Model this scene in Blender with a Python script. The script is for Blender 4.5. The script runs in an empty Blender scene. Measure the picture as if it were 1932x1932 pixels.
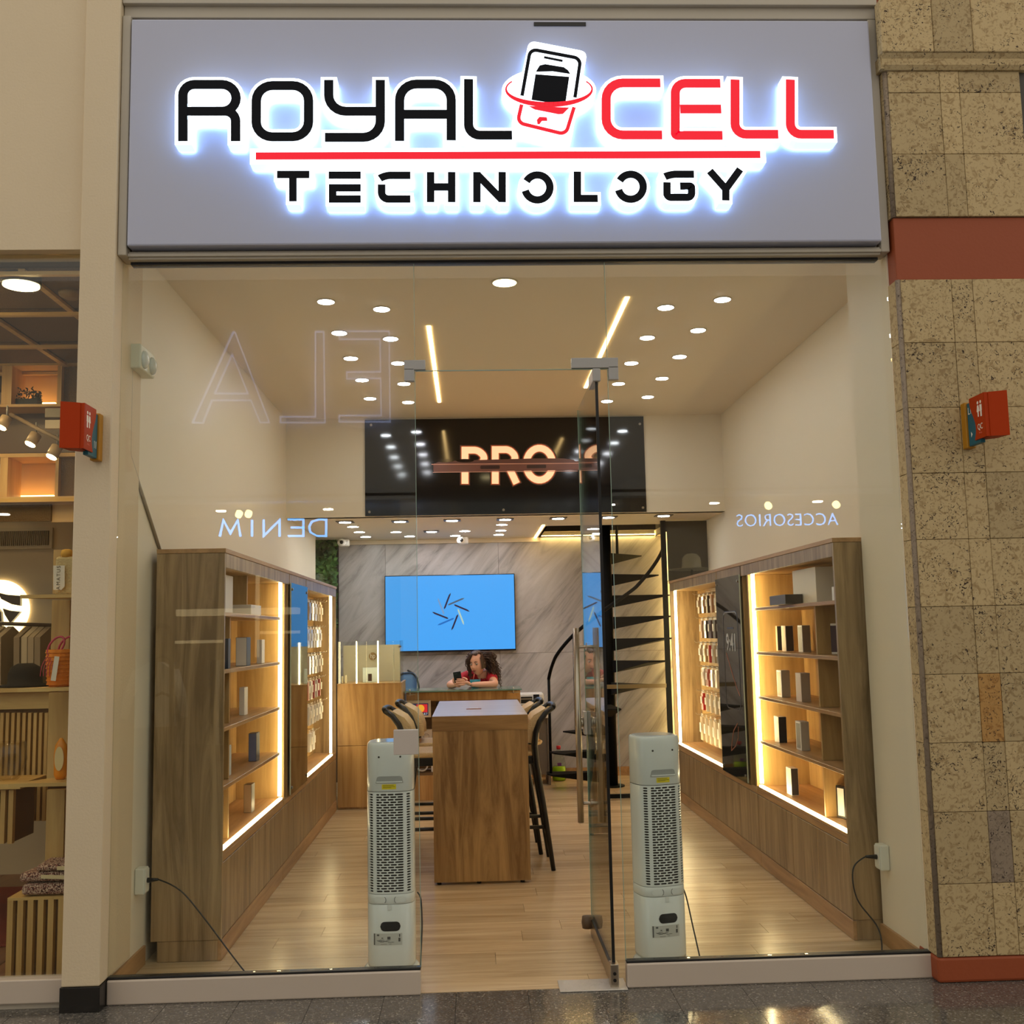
import bpy, bmesh, math, random
from mathutils import Vector, Matrix
R = math.radians
PI = math.pi
scene = bpy.context.scene
COL = scene.collection
random.seed(7)

# ------------------------------------------------------------------ camera
F_PX, PITCH, YAW, ROLL, CAM = 2022.7, R(6.453), R(2.259), R(1.168), Vector((0.0, -4.733, 1.5))
FW = Vector((math.sin(YAW) * math.cos(PITCH), math.cos(YAW) * math.cos(PITCH), math.sin(PITCH)))
RT0 = Vector((math.cos(YAW), -math.sin(YAW), 0.0))
UP0 = RT0.cross(FW)
RT = math.cos(ROLL) * RT0 - math.sin(ROLL) * UP0
UP = math.sin(ROLL) * RT0 + math.cos(ROLL) * UP0
cam = bpy.data.cameras.new('camera')
cam.sensor_width = 36.0
cam.lens = F_PX / 1932.0 * 36.0
cam.clip_end = 200
camo = bpy.data.objects.new('camera', cam)
COL.objects.link(camo)
camo.matrix_world = Matrix(((RT.x, UP.x, -FW.x, CAM.x), (RT.y, UP.y, -FW.y, CAM.y), (RT.z, UP.z, -FW.z, CAM.z), (0, 0, 0, 1)))
scene.camera = camo

# ------------------------------------------------------------------ light
scene.view_settings.view_transform = 'Standard'
scene.view_settings.look = 'None'
scene.view_settings.gamma = 1
scene.view_settings.use_curve_mapping = False
scene.view_settings.exposure = 0.0
world = bpy.data.worlds.new('mall_ambience')
scene.world = world
world.use_nodes = True
world.node_tree.nodes['Background'].inputs[0].default_value = (1.0, 0.92, 0.80, 1)
world.node_tree.nodes['Background'].inputs[1].default_value = 0.92


def on_y(px, py, y):
    d = FW + RT * ((px - 966) / F_PX) - UP * ((py - 966) / F_PX)
    return CAM + d * ((y - CAM.y) / d.y)


def on_x(px, py, x):
    d = FW + RT * ((px - 966) / F_PX) - UP * ((py - 966) / F_PX)
    return CAM + d * ((x - CAM.x) / d.x)


def on_z(px, py, z):
    d = FW + RT * ((px - 966) / F_PX) - UP * ((py - 966) / F_PX)
    return CAM + d * ((z - CAM.z) / d.z)


# ------------------------------------------------------------------ materials
def srgb(r, g, b):
    f = lambda c: (c / 255 / 12.92) if c / 255 <= 0.04045 else ((c / 255 + 0.055) / 1.055) ** 2.4
    return (f(r), f(g), f(b), 1.0)


MATS = {}


def base(name):
    m = bpy.data.materials.new(name)
    m.use_nodes = True
    nt = m.node_tree
    return m, nt, nt.nodes['Principled BSDF']


def flat(name, rgb, rough=0.5, metal=0.0, bump=0.0, bscale=60, var=0.0, spec=0.5, coat=0.0):
    if name in MATS: return MATS[name]
    m, nt, b = base(name)
    b.inputs['Base Color'].default_value = srgb(*rgb)
    b.inputs['Roughness'].default_value = rough
    b.inputs['Metallic'].default_value = metal
    b.inputs['Specular IOR Level'].default_value = spec
    b.inputs['Coat Weight'].default_value = coat
    b.inputs['Coat Roughness'].default_value = 0.08
    if bump or var:
        tc = nt.nodes.new('ShaderNodeTexCoord')
        n = nt.nodes.new('ShaderNodeTexNoise')
        n.inputs['Scale'].default_value = bscale
        n.inputs['Detail'].default_value = 5
        nt.links.new(tc.outputs['Object'], n.inputs['Vector'])
        if bump:
            bp = nt.nodes.new('ShaderNodeBump')
            bp.inputs['Strength'].default_value = bump
            bp.inputs['Distance'].default_value = 0.01
            nt.links.new(n.outputs['Fac'], bp.inputs['Height'])
            nt.links.new(bp.outputs['Normal'], b.inputs['Normal'])
        if var:
            n2 = nt.nodes.new('ShaderNodeTexNoise')
            n2.inputs['Scale'].default_value = 2.5
            n2.inputs['Detail'].default_value = 6
            nt.links.new(tc.outputs['Object'], n2.inputs['Vector'])
            mx = nt.nodes.new('ShaderNodeMix'); mx.data_type = 'RGBA'
            c = srgb(*rgb)
            mx.inputs['A'].default_value = (c[0] * (1 - var), c[1] * (1 - var), c[2] * (1 - var), 1)
            mx.inputs['B'].default_value = (min(1, c[0] * (1 + var)), min(1, c[1] * (1 + var)), min(1, c[2] * (1 + var)), 1)
            nt.links.new(n2.outputs['Fac'], mx.inputs['Factor'])
            nt.links.new(mx.outputs['Result'], b.inputs['Base Color'])
    MATS[name] = m
    return m


def emis(name, rgb, strength, basergb=None):
    if name in MATS: return MATS[name]
    m, nt, b = base(name)
    b.inputs['Base Color'].default_value = srgb(*(basergb or rgb))
    b.inputs['Emission Color'].default_value = srgb(*rgb)
    b.inputs['Emission Strength'].default_value = strength
    b.inputs['Roughness'].default_value = 0.4
    MATS[name] = m
    return m


def glass(name, tint=(0.96, 0.985, 0.97), ior=1.5, rough=0.0):
    if name in MATS: return MATS[name]
    m = bpy.data.materials.new(name); m.use_nodes = True
    nt = m.node_tree; nt.nodes.clear()
    out = nt.nodes.new('ShaderNodeOutputMaterial')
    fr = nt.nodes.new('ShaderNodeFresnel'); fr.inputs['IOR'].default_value = ior
    tr = nt.nodes.new('ShaderNodeBsdfTransparent'); tr.inputs['Color'].default_value = (*tint, 1)
    gl = nt.nodes.new('ShaderNodeBsdfGlossy'); gl.inputs['Roughness'].default_value = rough
    mx = nt.nodes.new('ShaderNodeMixShader')
    # both sides of the pane must answer alike: the normal is turned to the incoming ray
    geo = nt.nodes.new('ShaderNodeNewGeometry')
    neg = nt.nodes.new('ShaderNodeVectorMath'); neg.operation = 'SCALE'
    ma = nt.nodes.new('ShaderNodeMath'); ma.operation = 'MULTIPLY_ADD'
    ma.inputs[1].default_value = -2; ma.inputs[2].default_value = 1
    nt.links.new(geo.outputs['Backfacing'], ma.inputs[0])
    dot = nt.nodes.new('ShaderNodeVectorMath'); dot.operation = 'DOT_PRODUCT'
    nt.links.new(geo.outputs['Normal'], dot.inputs[0]); nt.links.new(geo.outputs['Incoming'], dot.inputs[1])
    ab = nt.nodes.new('ShaderNodeMath'); ab.operation = 'ABSOLUTE'
    nt.links.new(dot.outputs['Value'], ab.inputs[0])
    om = nt.nodes.new('ShaderNodeMath'); om.operation = 'SUBTRACT'; om.inputs[0].default_value = 1; om.use_clamp = True
    nt.links.new(ab.outputs[0], om.inputs[1])
    pw = nt.nodes.new('ShaderNodeMath'); pw.operation = 'POWER'; pw.inputs[1].default_value = 5
    nt.links.new(om.outputs[0], pw.inputs[0])
    f0 = ((ior - 1) / (ior + 1)) ** 2
    sc = nt.nodes.new('ShaderNodeMath'); sc.operation = 'MULTIPLY_ADD'
    sc.inputs[1].default_value = 1 - f0; sc.inputs[2].default_value = f0
    nt.links.new(pw.outputs[0], sc.inputs[0])
    nt.nodes.remove(fr); nt.nodes.remove(neg); nt.nodes.remove(ma)
    nt.links.new(sc.outputs[0], mx.inputs['Fac'])
    nt.links.new(tr.outputs[0], mx.inputs[1]); nt.links.new(gl.outputs[0], mx.inputs[2])
    nt.links.new(mx.outputs[0], out.inputs['Surface'])
    MATS[name] = m
    return m


def wood(name, c1, c2, axis='Z', rough=0.45, scale=1.0, vary=0.0, coat=0.0, contrast=1.0, dist=0.9):
    """grain drawn out along one axis; vary = lightness change from piece to piece"""
    if name in MATS: return MATS[name]
    m, nt, b = base(name)
    tc = nt.nodes.new('ShaderNodeTexCoord')
    mp = nt.nodes.new('ShaderNodeMapping')
    s = [14 * scale, 14 * scale, 14 * scale]; s['XYZ'.index(axis)] = 1.1 * scale
    mp.inputs['Scale'].default_value = s
    oi = nt.nodes.new('ShaderNodeObjectInfo')
    cmb = nt.nodes.new('ShaderNodeVectorMath'); cmb.operation = 'SCALE'; cmb.inputs['Scale'].default_value = 37.0 if vary else 0.0
    nt.links.new(oi.outputs['Random'], cmb.inputs[0])
    nt.links.new(cmb.outputs[0], mp.inputs['Location'])
    nt.links.new(tc.outputs['Object'], mp.inputs['Vector'])
    n = nt.nodes.new('ShaderNodeTexNoise')
    n.inputs['Scale'].default_value = 1.0; n.inputs['Detail'].default_value = 8; n.inputs['Roughness'].default_value = 0.62
    n.inputs['Distortion'].default_value = dist
    nt.links.new(mp.outputs[0], n.inputs['Vector'])
    cr = nt.nodes.new('ShaderNodeValToRGB')
    cr.color_ramp.elements[0].position = 0.5 - 0.2 / contrast; cr.color_ramp.elements[1].position = 0.5 + 0.18 / contrast
    cr.color_ramp.elements[0].color = srgb(*c1); cr.color_ramp.elements[1].color = srgb(*c2)
    nt.links.new(n.outputs['Fac'], cr.inputs[0])
    last = cr.outputs[0]
    if vary:
        hv = nt.nodes.new('ShaderNodeHueSaturation')
        mr = nt.nodes.new('ShaderNodeMapRange')
        mr.inputs['To Min'].default_value = 1 - vary; mr.inputs['To Max'].default_value = 1 + vary
        nt.links.new(oi.outputs['Random'], mr.inputs[0]); nt.links.new(mr.outputs[0], hv.inputs['Value'])
        nt.links.new(last, hv.inputs['Color']); last = hv.outputs[0]
    nt.links.new(last, b.inputs['Base Color'])
    bp = nt.nodes.new('ShaderNodeBump'); bp.inputs['Strength'].default_value = 0.08; bp.inputs['Distance'].default_value = 0.004
    nt.links.new(n.outputs['Fac'], bp.inputs['Height']); nt.links.new(bp.outputs[0], b.inputs['Normal'])
    b.inputs['Roughness'].default_value = rough
    b.inputs['Coat Weight'].default_value = coat
    b.inputs['Coat Roughness'].default_value = 0.15
    MATS[name] = m
    return m


def stone(name, c_light, c_mid, c_pit, vary=0.12):
    if name in MATS: return MATS[name]
    m, nt, b = base(name)
    tc = nt.nodes.new('ShaderNodeTexCoord'); oi = nt.nodes.new('ShaderNodeObjectInfo')
    sc = nt.nodes.new('ShaderNodeVectorMath'); sc.operation = 'SCALE'; sc.inputs['Scale'].default_value = 53
    nt.links.new(oi.outputs['Random'], sc.inputs[0])
    ad = nt.nodes.new('ShaderNodeVectorMath'); ad.operation = 'ADD'
    nt.links.new(tc.outputs['Object'], ad.inputs[0]); nt.links.new(sc.outputs[0], ad.inputs[1])
    n1 = nt.nodes.new('ShaderNodeTexNoise'); n1.inputs['Scale'].default_value = 34; n1.inputs['Detail'].default_value = 7; n1.inputs['Distortion'].default_value = 1.6
    nt.links.new(ad.outputs[0], n1.inputs['Vector'])
    r1 = nt.nodes.new('ShaderNodeValToRGB')
    r1.color_ramp.elements[0].position = 0.36; r1.color_ramp.elements[0].color = srgb(*c_mid)
    r1.color_ramp.elements[1].position = 0.5; r1.color_ramp.elements[1].color = srgb(*c_light)
    nt.links.new(n1.outputs['Fac'], r1.inputs[0])
    n2 = nt.nodes.new('ShaderNodeTexNoise'); n2.inputs['Scale'].default_value = 52; n2.inputs['Detail'].default_value = 2.5; n2.inputs['Distortion'].default_value = 2.2
    nt.links.new(ad.outputs[0], n2.inputs['Vector'])
    n3 = nt.nodes.new('ShaderNodeTexNoise'); n3.inputs['Scale'].default_value = 5; n3.inputs['Detail'].default_value = 2
    nt.links.new(ad.outputs[0], n3.inputs['Vector'])
    sm = nt.nodes.new('ShaderNodeMath'); sm.operation = 'MULTIPLY_ADD'; sm.inputs[1].default_value = 0.34
    nt.links.new(n3.outputs['Fac'], sm.inputs[0]); nt.links.new(n2.outputs['Fac'], sm.inputs[2])
    r2 = nt.nodes.new('ShaderNodeValToRGB')
    r2.color_ramp.elements[0].position = 0.81; r2.color_ramp.elements[0].color = (0, 0, 0, 1)
    r2.color_ramp.elements[1].position = 0.87; r2.color_ramp.elements[1].color = (1, 1, 1, 1)
    nt.links.new(sm.outputs[0], r2.inputs[0])
    mx = nt.nodes.new('ShaderNodeMix'); mx.data_type = 'RGBA'
    nt.links.new(r2.outputs[0], mx.inputs['Factor']); nt.links.new(r1.outputs[0], mx.inputs['A']); mx.inputs['B'].default_value = srgb(*c_pit)
    hv = nt.nodes.new('ShaderNodeHueSaturation'); mr = nt.nodes.new('ShaderNodeMapRange')
    mr.inputs['To Min'].default_value = 1 - vary; mr.inputs['To Max'].default_value = 1 + vary
    nt.links.new(oi.outputs['Random'], mr.inputs[0]); nt.links.new(mr.outputs[0], hv.inputs['Value'])
    nt.links.new(mx.outputs['Result'], hv.inputs['Color'])
    nt.links.new(hv.outputs[0], b.inputs['Base Color'])
    bp = nt.nodes.new('ShaderNodeBump'); bp.invert = True; bp.inputs['Strength'].default_value = 0.8; bp.inputs['Distance'].default_value = 0.006
    nt.links.new(r2.outputs[0], bp.inputs['Height']); nt.links.new(bp.outputs[0], b.inputs['Normal'])
    b.inputs['Roughness'].default_value = 0.75
    MATS[name] = m
    return m


def terrazzo():
    m, nt, b = base('terrazzo')
    tc = nt.nodes.new('ShaderNodeTexCoord'); oi = nt.nodes.new('ShaderNodeObjectInfo')
    sc = nt.nodes.new('ShaderNodeVectorMath'); sc.operation = 'SCALE'; sc.inputs['Scale'].default_value = 41
    nt.links.new(oi.outputs['Random'], sc.inputs[0])
    ad = nt.nodes.new('ShaderNodeVectorMath'); ad.operation = 'ADD'
    nt.links.new(tc.outputs['Object'], ad.inputs[0]); nt.links.new(sc.outputs[0], ad.inputs[1])
    v = nt.nodes.new('ShaderNodeTexVoronoi'); v.inputs['Scale'].default_value = 150; v.inputs['Randomness'].default_value = 1
    nt.links.new(ad.outputs[0], v.inputs['Vector'])
    r = nt.nodes.new('ShaderNodeValToRGB')
    e = r.color_ramp.elements
    e[0].position = 0.0; e[0].color = srgb(78, 76, 72)
    e[1].position = 1.0; e[1].color = srgb(190, 182, 168)
    a = e.new(0.45); a.color = srgb(98, 94, 88)
    a = e.new(0.78); a.color = srgb(118, 112, 104)
    nt.links.new(v.outputs['Color'], r.inputs[0])
    n = nt.nodes.new('ShaderNodeTexNoise'); n.inputs['Scale'].default_value = 420
    nt.links.new(ad.outputs[0], n.inputs['Vector'])
    mx = nt.nodes.new('ShaderNodeMix'); mx.data_type = 'RGBA'; mx.blend_type = 'MULTIPLY'; mx.inputs['Factor'].default_value = 0.5
    nt.links.new(r.outputs[0], mx.inputs['A']); nt.links.new(n.outputs['Fac'], mx.inputs['B'])
    nt.links.new(mx.outputs['Result'], b.inputs['Base Color'])
    b.inputs['Roughness'].default_value = 0.12
    b.inputs['Specular IOR Level'].default_value = 0.6
    n2 = nt.nodes.new('ShaderNodeTexNoise'); n2.inputs['Scale'].default_value = 9
    nt.links.new(tc.outputs['Object'], n2.inputs['Vector'])
    bp = nt.nodes.new('ShaderNodeBump'); bp.inputs['Strength'].default_value = 0.03; bp.inputs['Distance'].default_value = 0.02
    nt.links.new(n2.outputs['Fac'], bp.inputs['Height']); nt.links.new(bp.outputs[0], b.inputs['Normal'])
    return m


def marble():
    m, nt, b = base('grey_marble')
    tc = nt.nodes.new('ShaderNodeTexCoord'); oi = nt.nodes.new('ShaderNodeObjectInfo')
    mp = nt.nodes.new('ShaderNodeMapping'); mp.inputs['Rotation'].default_value = (0, R(48), 0)
    sc = nt.nodes.new('ShaderNodeVectorMath'); sc.operation = 'SCALE'; sc.inputs['Scale'].default_value = 9
    nt.links.new(oi.outputs['Random'], sc.inputs[0])
    ad = nt.nodes.new('ShaderNodeVectorMath'); ad.operation = 'ADD'
    nt.links.new(tc.outputs['Object'], mp.inputs['Vector'])
    mp2 = nt.nodes.new('ShaderNodeMapping'); mp2.inputs['Scale'].default_value = (0.7, 3, 4.4)
    nt.links.new(mp.outputs[0], ad.inputs[0]); nt.links.new(sc.outputs[0], ad.inputs[1])
    nt.links.new(ad.outputs[0], mp2.inputs['Vector'])
    n = nt.nodes.new('ShaderNodeTexNoise'); n.inputs['Scale'].default_value = 1.15; n.inputs['Detail'].default_value = 12; n.inputs['Roughness'].default_value = 0.68; n.inputs['Distortion'].default_value = 1.5
    nt.links.new(mp2.outputs[0], n.inputs['Vector'])
    r = nt.nodes.new('ShaderNodeValToRGB'); e = r.color_ramp.elements
    e[0].position = 0.26; e[0].color = srgb(112, 106, 102)
    e[1].position = 0.78; e[1].color = srgb(210, 206, 204)
    a = e.new(0.38); a.color = srgb(156, 151, 148)
    a = e.new(0.48); a.color = srgb(182, 177, 174)
    nt.links.new(n.outputs['Fac'], r.inputs[0]); nt.links.new(r.outputs[0], b.inputs['Base Color'])
    b.inputs['Roughness'].default_value = 0.3
    return m


def foliage_mat():
    m, nt, b = base('hedge_leaf')
    oi = nt.nodes.new('ShaderNodeTexCoord'); n = nt.nodes.new('ShaderNodeTexNoise'); n.inputs['Scale'].default_value = 9
    nt.links.new(oi.outputs['Object'], n.inputs['Vector'])
    r = nt.nodes.new('ShaderNodeValToRGB'); r.color_ramp.elements[0].color = srgb(26, 58, 30); r.color_ramp.elements[1].color = srgb(96, 150, 70)
    r.color_ramp.elements[0].position = 0.35; r.color_ramp.elements[1].position = 0.7
    nt.links.new(n.outputs['Fac'], r.inputs[0]); nt.links.new(r.outputs[0], b.inputs['Base Color'])
    b.inputs['Roughness'].default_value = 0.6
    return m


# ------------------------------------------------------------------ mesh helpers
class MB:
    def __init__(self):
        self.bm = bmesh.new()

    def _add(self, src, mat=None):
        if mat is not None: bmesh.ops.transform(src, matrix=mat, verts=src.verts)
        me = bpy.data.meshes.new('tmp'); src.to_mesh(me); src.free()
        self.bm.from_mesh(me); bpy.data.meshes.remove(me)
        return self

    def box(self, x0, x1, y0, y1, z0, z1, bev=0.0, seg=2, rot=None):
        b = bmesh.new(); bmesh.ops.create_cube(b, size=1)
        bmesh.ops.scale(b, vec=(abs(x1 - x0), abs(y1 - y0), abs(z1 - z0)), verts=b.verts)
        if bev: bmesh.ops.bevel(b, geom=b.edges[:], offset=bev, segments=seg, affect='EDGES', profile=0.5)
        M = Matrix.Translation(((x0 + x1) / 2, (y0 + y1) / 2, (z0 + z1) / 2))
        if rot is not None: M = M @ rot
        return self._add(b, M)

    def cyl(self, p0, p1, r0, r1=None, seg=16):
        p0, p1 = Vector(p0), Vector(p1); r1 = r0 if r1 is None else r1
        d = p1 - p0
        b = bmesh.new(); bmesh.ops.create_cone(b, cap_ends=True, segments=seg, radius1=r0, radius2=r1, depth=d.length)
        q = d.to_track_quat('Z', 'Y').to_matrix().to_4x4()
        for f in b.faces: f.smooth = len(f.verts) == 4
        return self._add(b, Matrix.Translation((p0 + p1) / 2) @ q)

    def tube(self, pts, r, seg=8, closed=False):
        pts = [Vector(p) for p in pts]; n = len(pts); rings = []
        rr = r if isinstance(r, (list, tuple)) else [r] * n
        up = None
        for i, p in enumerate(pts):
            if closed: t = pts[(i + 1) % n] - pts[i - 1]
            else: t = pts[min(i + 1, n - 1)] - pts[max(i - 1, 0)]
            t.normalize()
            if up is None:
                up = t.orthogonal().normalized()
            up = (up - t * up.dot(t))
            if up.length < 1e-6: up = t.orthogonal()
            up.normalize()
            s = t.cross(up)
            rings.append([self.bm.verts.new(p + (up * math.cos(2 * PI * k / seg) + s * math.sin(2 * PI * k / seg)) * rr[i]) for k in range(seg)])
        for i in range(n if closed else n - 1):
            a, b2 = rings[i], rings[(i + 1) % n]
            for k in range(seg):
                try:
                    f = self.bm.faces.new((a[k], a[(k + 1) % seg], b2[(k + 1) % seg], b2[k])); f.smooth = True
                except ValueError: pass
        if not closed:
            self.bm.faces.new(rings[0][::-1]); self.bm.faces.new(rings[-1])
        return self

    def lathe(self, prof, origin=(0, 0, 0), seg=20, sx=1.0, sy=1.0):
        o = Vector(origin); rings = []
        for r, z in prof:
            rings.append([self.bm.verts.new(o + Vector((r * sx * math.cos(2 * PI * k / seg), r * sy * math.sin(2 * PI * k / seg), z))) for k in range(seg)])
        for a, b2 in zip(rings, rings[1:]):
            for k in range(seg):
                f = self.bm.faces.new((a[k], a[(k + 1) % seg], b2[(k + 1) % seg], b2[k])); f.smooth = True
        self.bm.faces.new(rings[0][::-1]); self.bm.faces.new(rings[-1])
        return self

    def ell(self, c, r, u=16, v=10, rot=None):
        b = bmesh.new(); bmesh.ops.create_uvsphere(b, u_segments=u, v_segments=v, radius=1)
        for f in b.faces: f.smooth = True
        M = Matrix.Translation(c)
        if rot is not None: M = M @ rot
        return self._add(b, M @ Matrix.Diagonal((r[0], r[1], r[2], 1)))

    def prism(self, pts, a, d):
        """pts: outline in 3-D (planar), extruded by vector d"""
        d = Vector(d)
        lo = [self.bm.verts.new(Vector(p)) for p in pts]; hi = [self.bm.verts.new(Vector(p) + d) for p in pts]
        n = len(pts)
        self.bm.faces.new(lo[::-1]); self.bm.faces.new(hi)
        for k in range(n): self.bm.faces.new((lo[k], lo[(k + 1) % n], hi[(k + 1) % n], hi[k]))
        return self

    def stroke(self, pts, hw, y0, y1, closed=False, cap=0.0):
        """a flat band of half width hw along 2-D points (x, z), from depth y0 to y1"""
        P = [Vector(p) for p in pts]
        if not closed and cap:
            a = (P[0] - P[1]).normalized(); b = (P[-1] - P[-2]).normalized()
            P[0] = P[0] + a * cap; P[-1] = P[-1] + b * cap
        n = len(P); sec = []
        for i in range(n):
            if closed: d0 = (P[i] - P[i - 1]).normalized(); d1 = (P[(i + 1) % n] - P[i]).normalized()
            else:
                d0 = (P[i] - P[i - 1]).normalized() if i > 0 else (P[1] - P[0]).normalized()
                d1 = (P[i + 1] - P[i]).normalized() if i < n - 1 else d0
            n0 = Vector((-d0.y, d0.x)); n1 = Vector((-d1.y, d1.x)); m = n0 + n1
            m = m / max(0.35, m.dot(n0)) if m.length > 1e-6 else n0
            L = P[i] + m * hw; Rr = P[i] - m * hw
            sec.append([self.bm.verts.new((L.x, y0, L.y)), self.bm.verts.new((Rr.x, y0, Rr.y)), self.bm.verts.new((Rr.x, y1, Rr.y)), self.bm.verts.new((L.x, y1, L.y))])
        for i in range(n if closed else n - 1):
            a, b = sec[i], sec[(i + 1) % n]
            for k in range(4): self.bm.faces.new((a[k], a[(k + 1) % 4], b[(k + 1) % 4], b[k]))
        if not closed:
            self.bm.faces.new(sec[0][::-1]); self.bm.faces.new(sec[-1])
        return self

    def quad(self, a, b, c, d):
        self.bm.faces.new([self.bm.verts.new(Vector(p)) for p in (a, b, c, d)]); return self

    def build(self, name, mat, parent=None, local=False, origin=None):
        bm = self.bm
        bmesh.ops.recalc_face_normals(bm, faces=bm.faces)
        off = Vector((0, 0, 0))
        if parent is not None:
            if not local:
                p = parent
                while p is not None: off += p.location; p = p.parent
        elif origin is not None: off = Vector(origin)
        else:
            xs = [v.co.x for v in bm.verts]; ys = [v.co.y for v in bm.verts]; zs = [v.co.z for v in bm.verts]
            off = Vector(((min(xs) + max(xs)) / 2, (min(ys) + max(ys)) / 2, min(zs)))
        if off.length: bmesh.ops.translate(bm, vec=-off, verts=bm.verts)
        me = bpy.data.meshes.new(name); bm.to_mesh(me); bm.free()
        me.materials.append(mat)
        o = bpy.data.objects.new(name, me); COL.objects.link(o)
        if parent is not None: o.parent = parent
        else: o.location = off
        return o


def thing(name, label, cat, loc=(0, 0, 0), group=None, rotz=0.0):
    o = bpy.data.objects.new(name, None); COL.objects.link(o)
    o.empty_display_size = 0.1
    o.location = loc; o.rotation_euler = (0, 0, rotz)
    o['label'] = label; o['category'] = cat
    if group: o['group'] = group
    return o


def tag(o, label, cat, group=None):
    o['label'] = label; o['category'] = cat
    if group: o['group'] = group
    return o


def struct(o):
    o['kind'] = 'structure'; return o


def copy_tree(o, parent=None):
    c = o.copy(); COL.objects.link(c)
    if parent is not None: c.parent = parent
    for ch in [x for x in bpy.data.objects if x.parent == o]:
        copy_tree(ch, c)
    return c


def share(name, me, loc, parent, rot=None, scale=None):
    o = bpy.data.objects.new(name, me); COL.objects.link(o)
    off = Vector((0, 0, 0)); p = parent
    while p is not None: off += p.location; p = p.parent
    o.parent = parent; o.location = Vector(loc) - off
    if rot: o.rotation_euler = rot
    if scale: o.scale = scale
    return o


def fillet(pts, rads, n=6):
    """round the corners of an open 2-D polyline"""
    out = [Vector(pts[0])]
    for i in range(1, len(pts) - 1):
        p, a, b = Vector(pts[i]), Vector(pts[i - 1]), Vector(pts[i + 1])
        r = rads[i - 1] if isinstance(rads, (list, tuple)) else rads
        da, db = (a - p), (b - p); la, lb = da.length, db.length
        r = min(r, la * 0.499 if i > 1 else la * 0.95, lb * 0.499 if i < len(pts) - 2 else lb * 0.95)
        if r < 1e-5: out.append(p); continue
        s, e = p + da.normalized() * r, p + db.normalized() * r
        for k in range(n + 1):
            t = k / n
            # circular look by a conic through the corner
            w = 0.7071
            den = (1 - t) ** 2 + 2 * w * t * (1 - t) + t * t
            out.append((s * (1 - t) ** 2 + p * 2 * w * t * (1 - t) + e * t * t) / den)
    out.append(Vector(pts[-1]))
    return out


def rrect(x0, x1, z0, z1, r, n=6):
    out = []
    for cx, cz, a in ((x1 - r, z1 - r, 0), (x0 + r, z1 - r, 90), (x0 + r, z0 + r, 180), (x1 - r, z0 + r, 270)):
        for k in range(n + 1):
            t = R(a + 90 * k / n); out.append(Vector((cx + r * math.cos(t), cz + r * math.sin(t))))
    return out


def text(body, size, loc, mat, parent, name='lettering', extrude=0.002, rot=(PI / 2, 0, 0), sx=1.0, bold=0.0, align='CENTER', spacing=1.0):
    cu = bpy.data.curves.new('t', 'FONT'); cu.body = body; cu.size = size; cu.extrude = extrude; cu.offset = bold
    cu.align_x = align; cu.align_y = 'CENTER'; cu.resolution_u = 3; cu.space_character = spacing
    o = bpy.data.objects.new('t', cu); COL.objects.link(o)
    dg = bpy.context.evaluated_depsgraph_get()
    me = bpy.data.meshes.new_from_object(o.evaluated_get(dg))
    bpy.data.objects.remove(o); bpy.data.curves.remove(cu)
    me.materials.clear(); me.materials.append(mat)
    ob = bpy.data.objects.new(name, me); COL.objects.link(ob)
    off = Vector((0, 0, 0)); p = parent
    while p is not None: off += p.location; p = p.parent
    if parent is not None: ob.parent = parent
    ob.location = Vector(loc) - off; ob.rotation_euler = rot; ob.scale = (sx, 1, 1)
    return ob

# ================================================================== materials in use
m_white = flat('shop_wall_paint', (232, 222, 200), 0.6, bump=0.05, bscale=180)
m_ceil = flat('shop_ceiling_paint', (226, 214, 192), 0.7)
m_beige = flat('mall_wall_paint', (216, 198, 166), 0.65, bump=0.15, bscale=90, var=0.05)
m_black = flat('black_paint', (16, 15, 15), 0.35)
m_steel_blk = flat('matt_black_steel', (10, 10, 10), 0.7, spec=0.15)
m_blackstone = flat('black_granite', (22, 21, 20), 0.25, var=0.4)
m_alu = flat('brushed_aluminium', (190, 182, 172), 0.38, metal=0.85, bump=0.03)
m_satin = flat('satin_steel', (176, 166, 150), 0.28, metal=1.0)
m_grey_patch = flat('grey_patch_fitting', (166, 164, 160), 0.4, metal=0.35)
m_gasket = flat('black_gasket', (14, 14, 15), 0.4)
m_kick = flat('kick_rail_cladding', (202, 188, 172), 0.38, metal=0.1, var=0.06)
m_terra = flat('terracotta_paint', (150, 70, 32), 0.6, bump=0.1, var=0.06)
m_frame = flat('sign_frame_paint', (184, 176, 160), 0.55, var=0.05)
m_signpanel = flat('sign_panel_acrylic', (178, 182, 202), 0.35)
m_wood_cab = wood('cabinet_laminate', (120, 96, 64), (174, 146, 106), 'Z', 0.35, contrast=1.4, dist=1.4, scale=0.85)
m_wood_cab_h = wood('cabinet_laminate_shelf', (150, 112, 70), (196, 154, 104), 'Y', 0.4)
m_wood_in = wood('cabinet_inner_laminate', (160, 124, 72), (200, 164, 104), 'Z', 0.45)
m_wood_table = wood('table_laminate', (126, 92, 50), (182, 144, 90), 'Z', 0.38, scale=0.75, contrast=1.5, dist=1.6)
m_wood_table_h = wood('table_edge_laminate', (126, 92, 50), (176, 138, 86), 'X', 0.38)
m_wood_top = wood('table_top_laminate', (196, 178, 162), (226, 210, 196), 'X', 0.3, coat=0.25)
m_wood_ctr = wood('counter_laminate', (160, 116, 62), (208, 166, 106), 'Z', 0.4, scale=0.5, contrast=1.3, dist=2.0)
m_plank = wood('floor_plank_vinyl', (172, 144, 104), (214, 188, 148), 'X', 0.26, vary=0.09, scale=0.9)
m_plank2 = wood('floor_plank_vinyl_base', (90, 66, 42), (110, 82, 54), 'X', 0.5)
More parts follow.
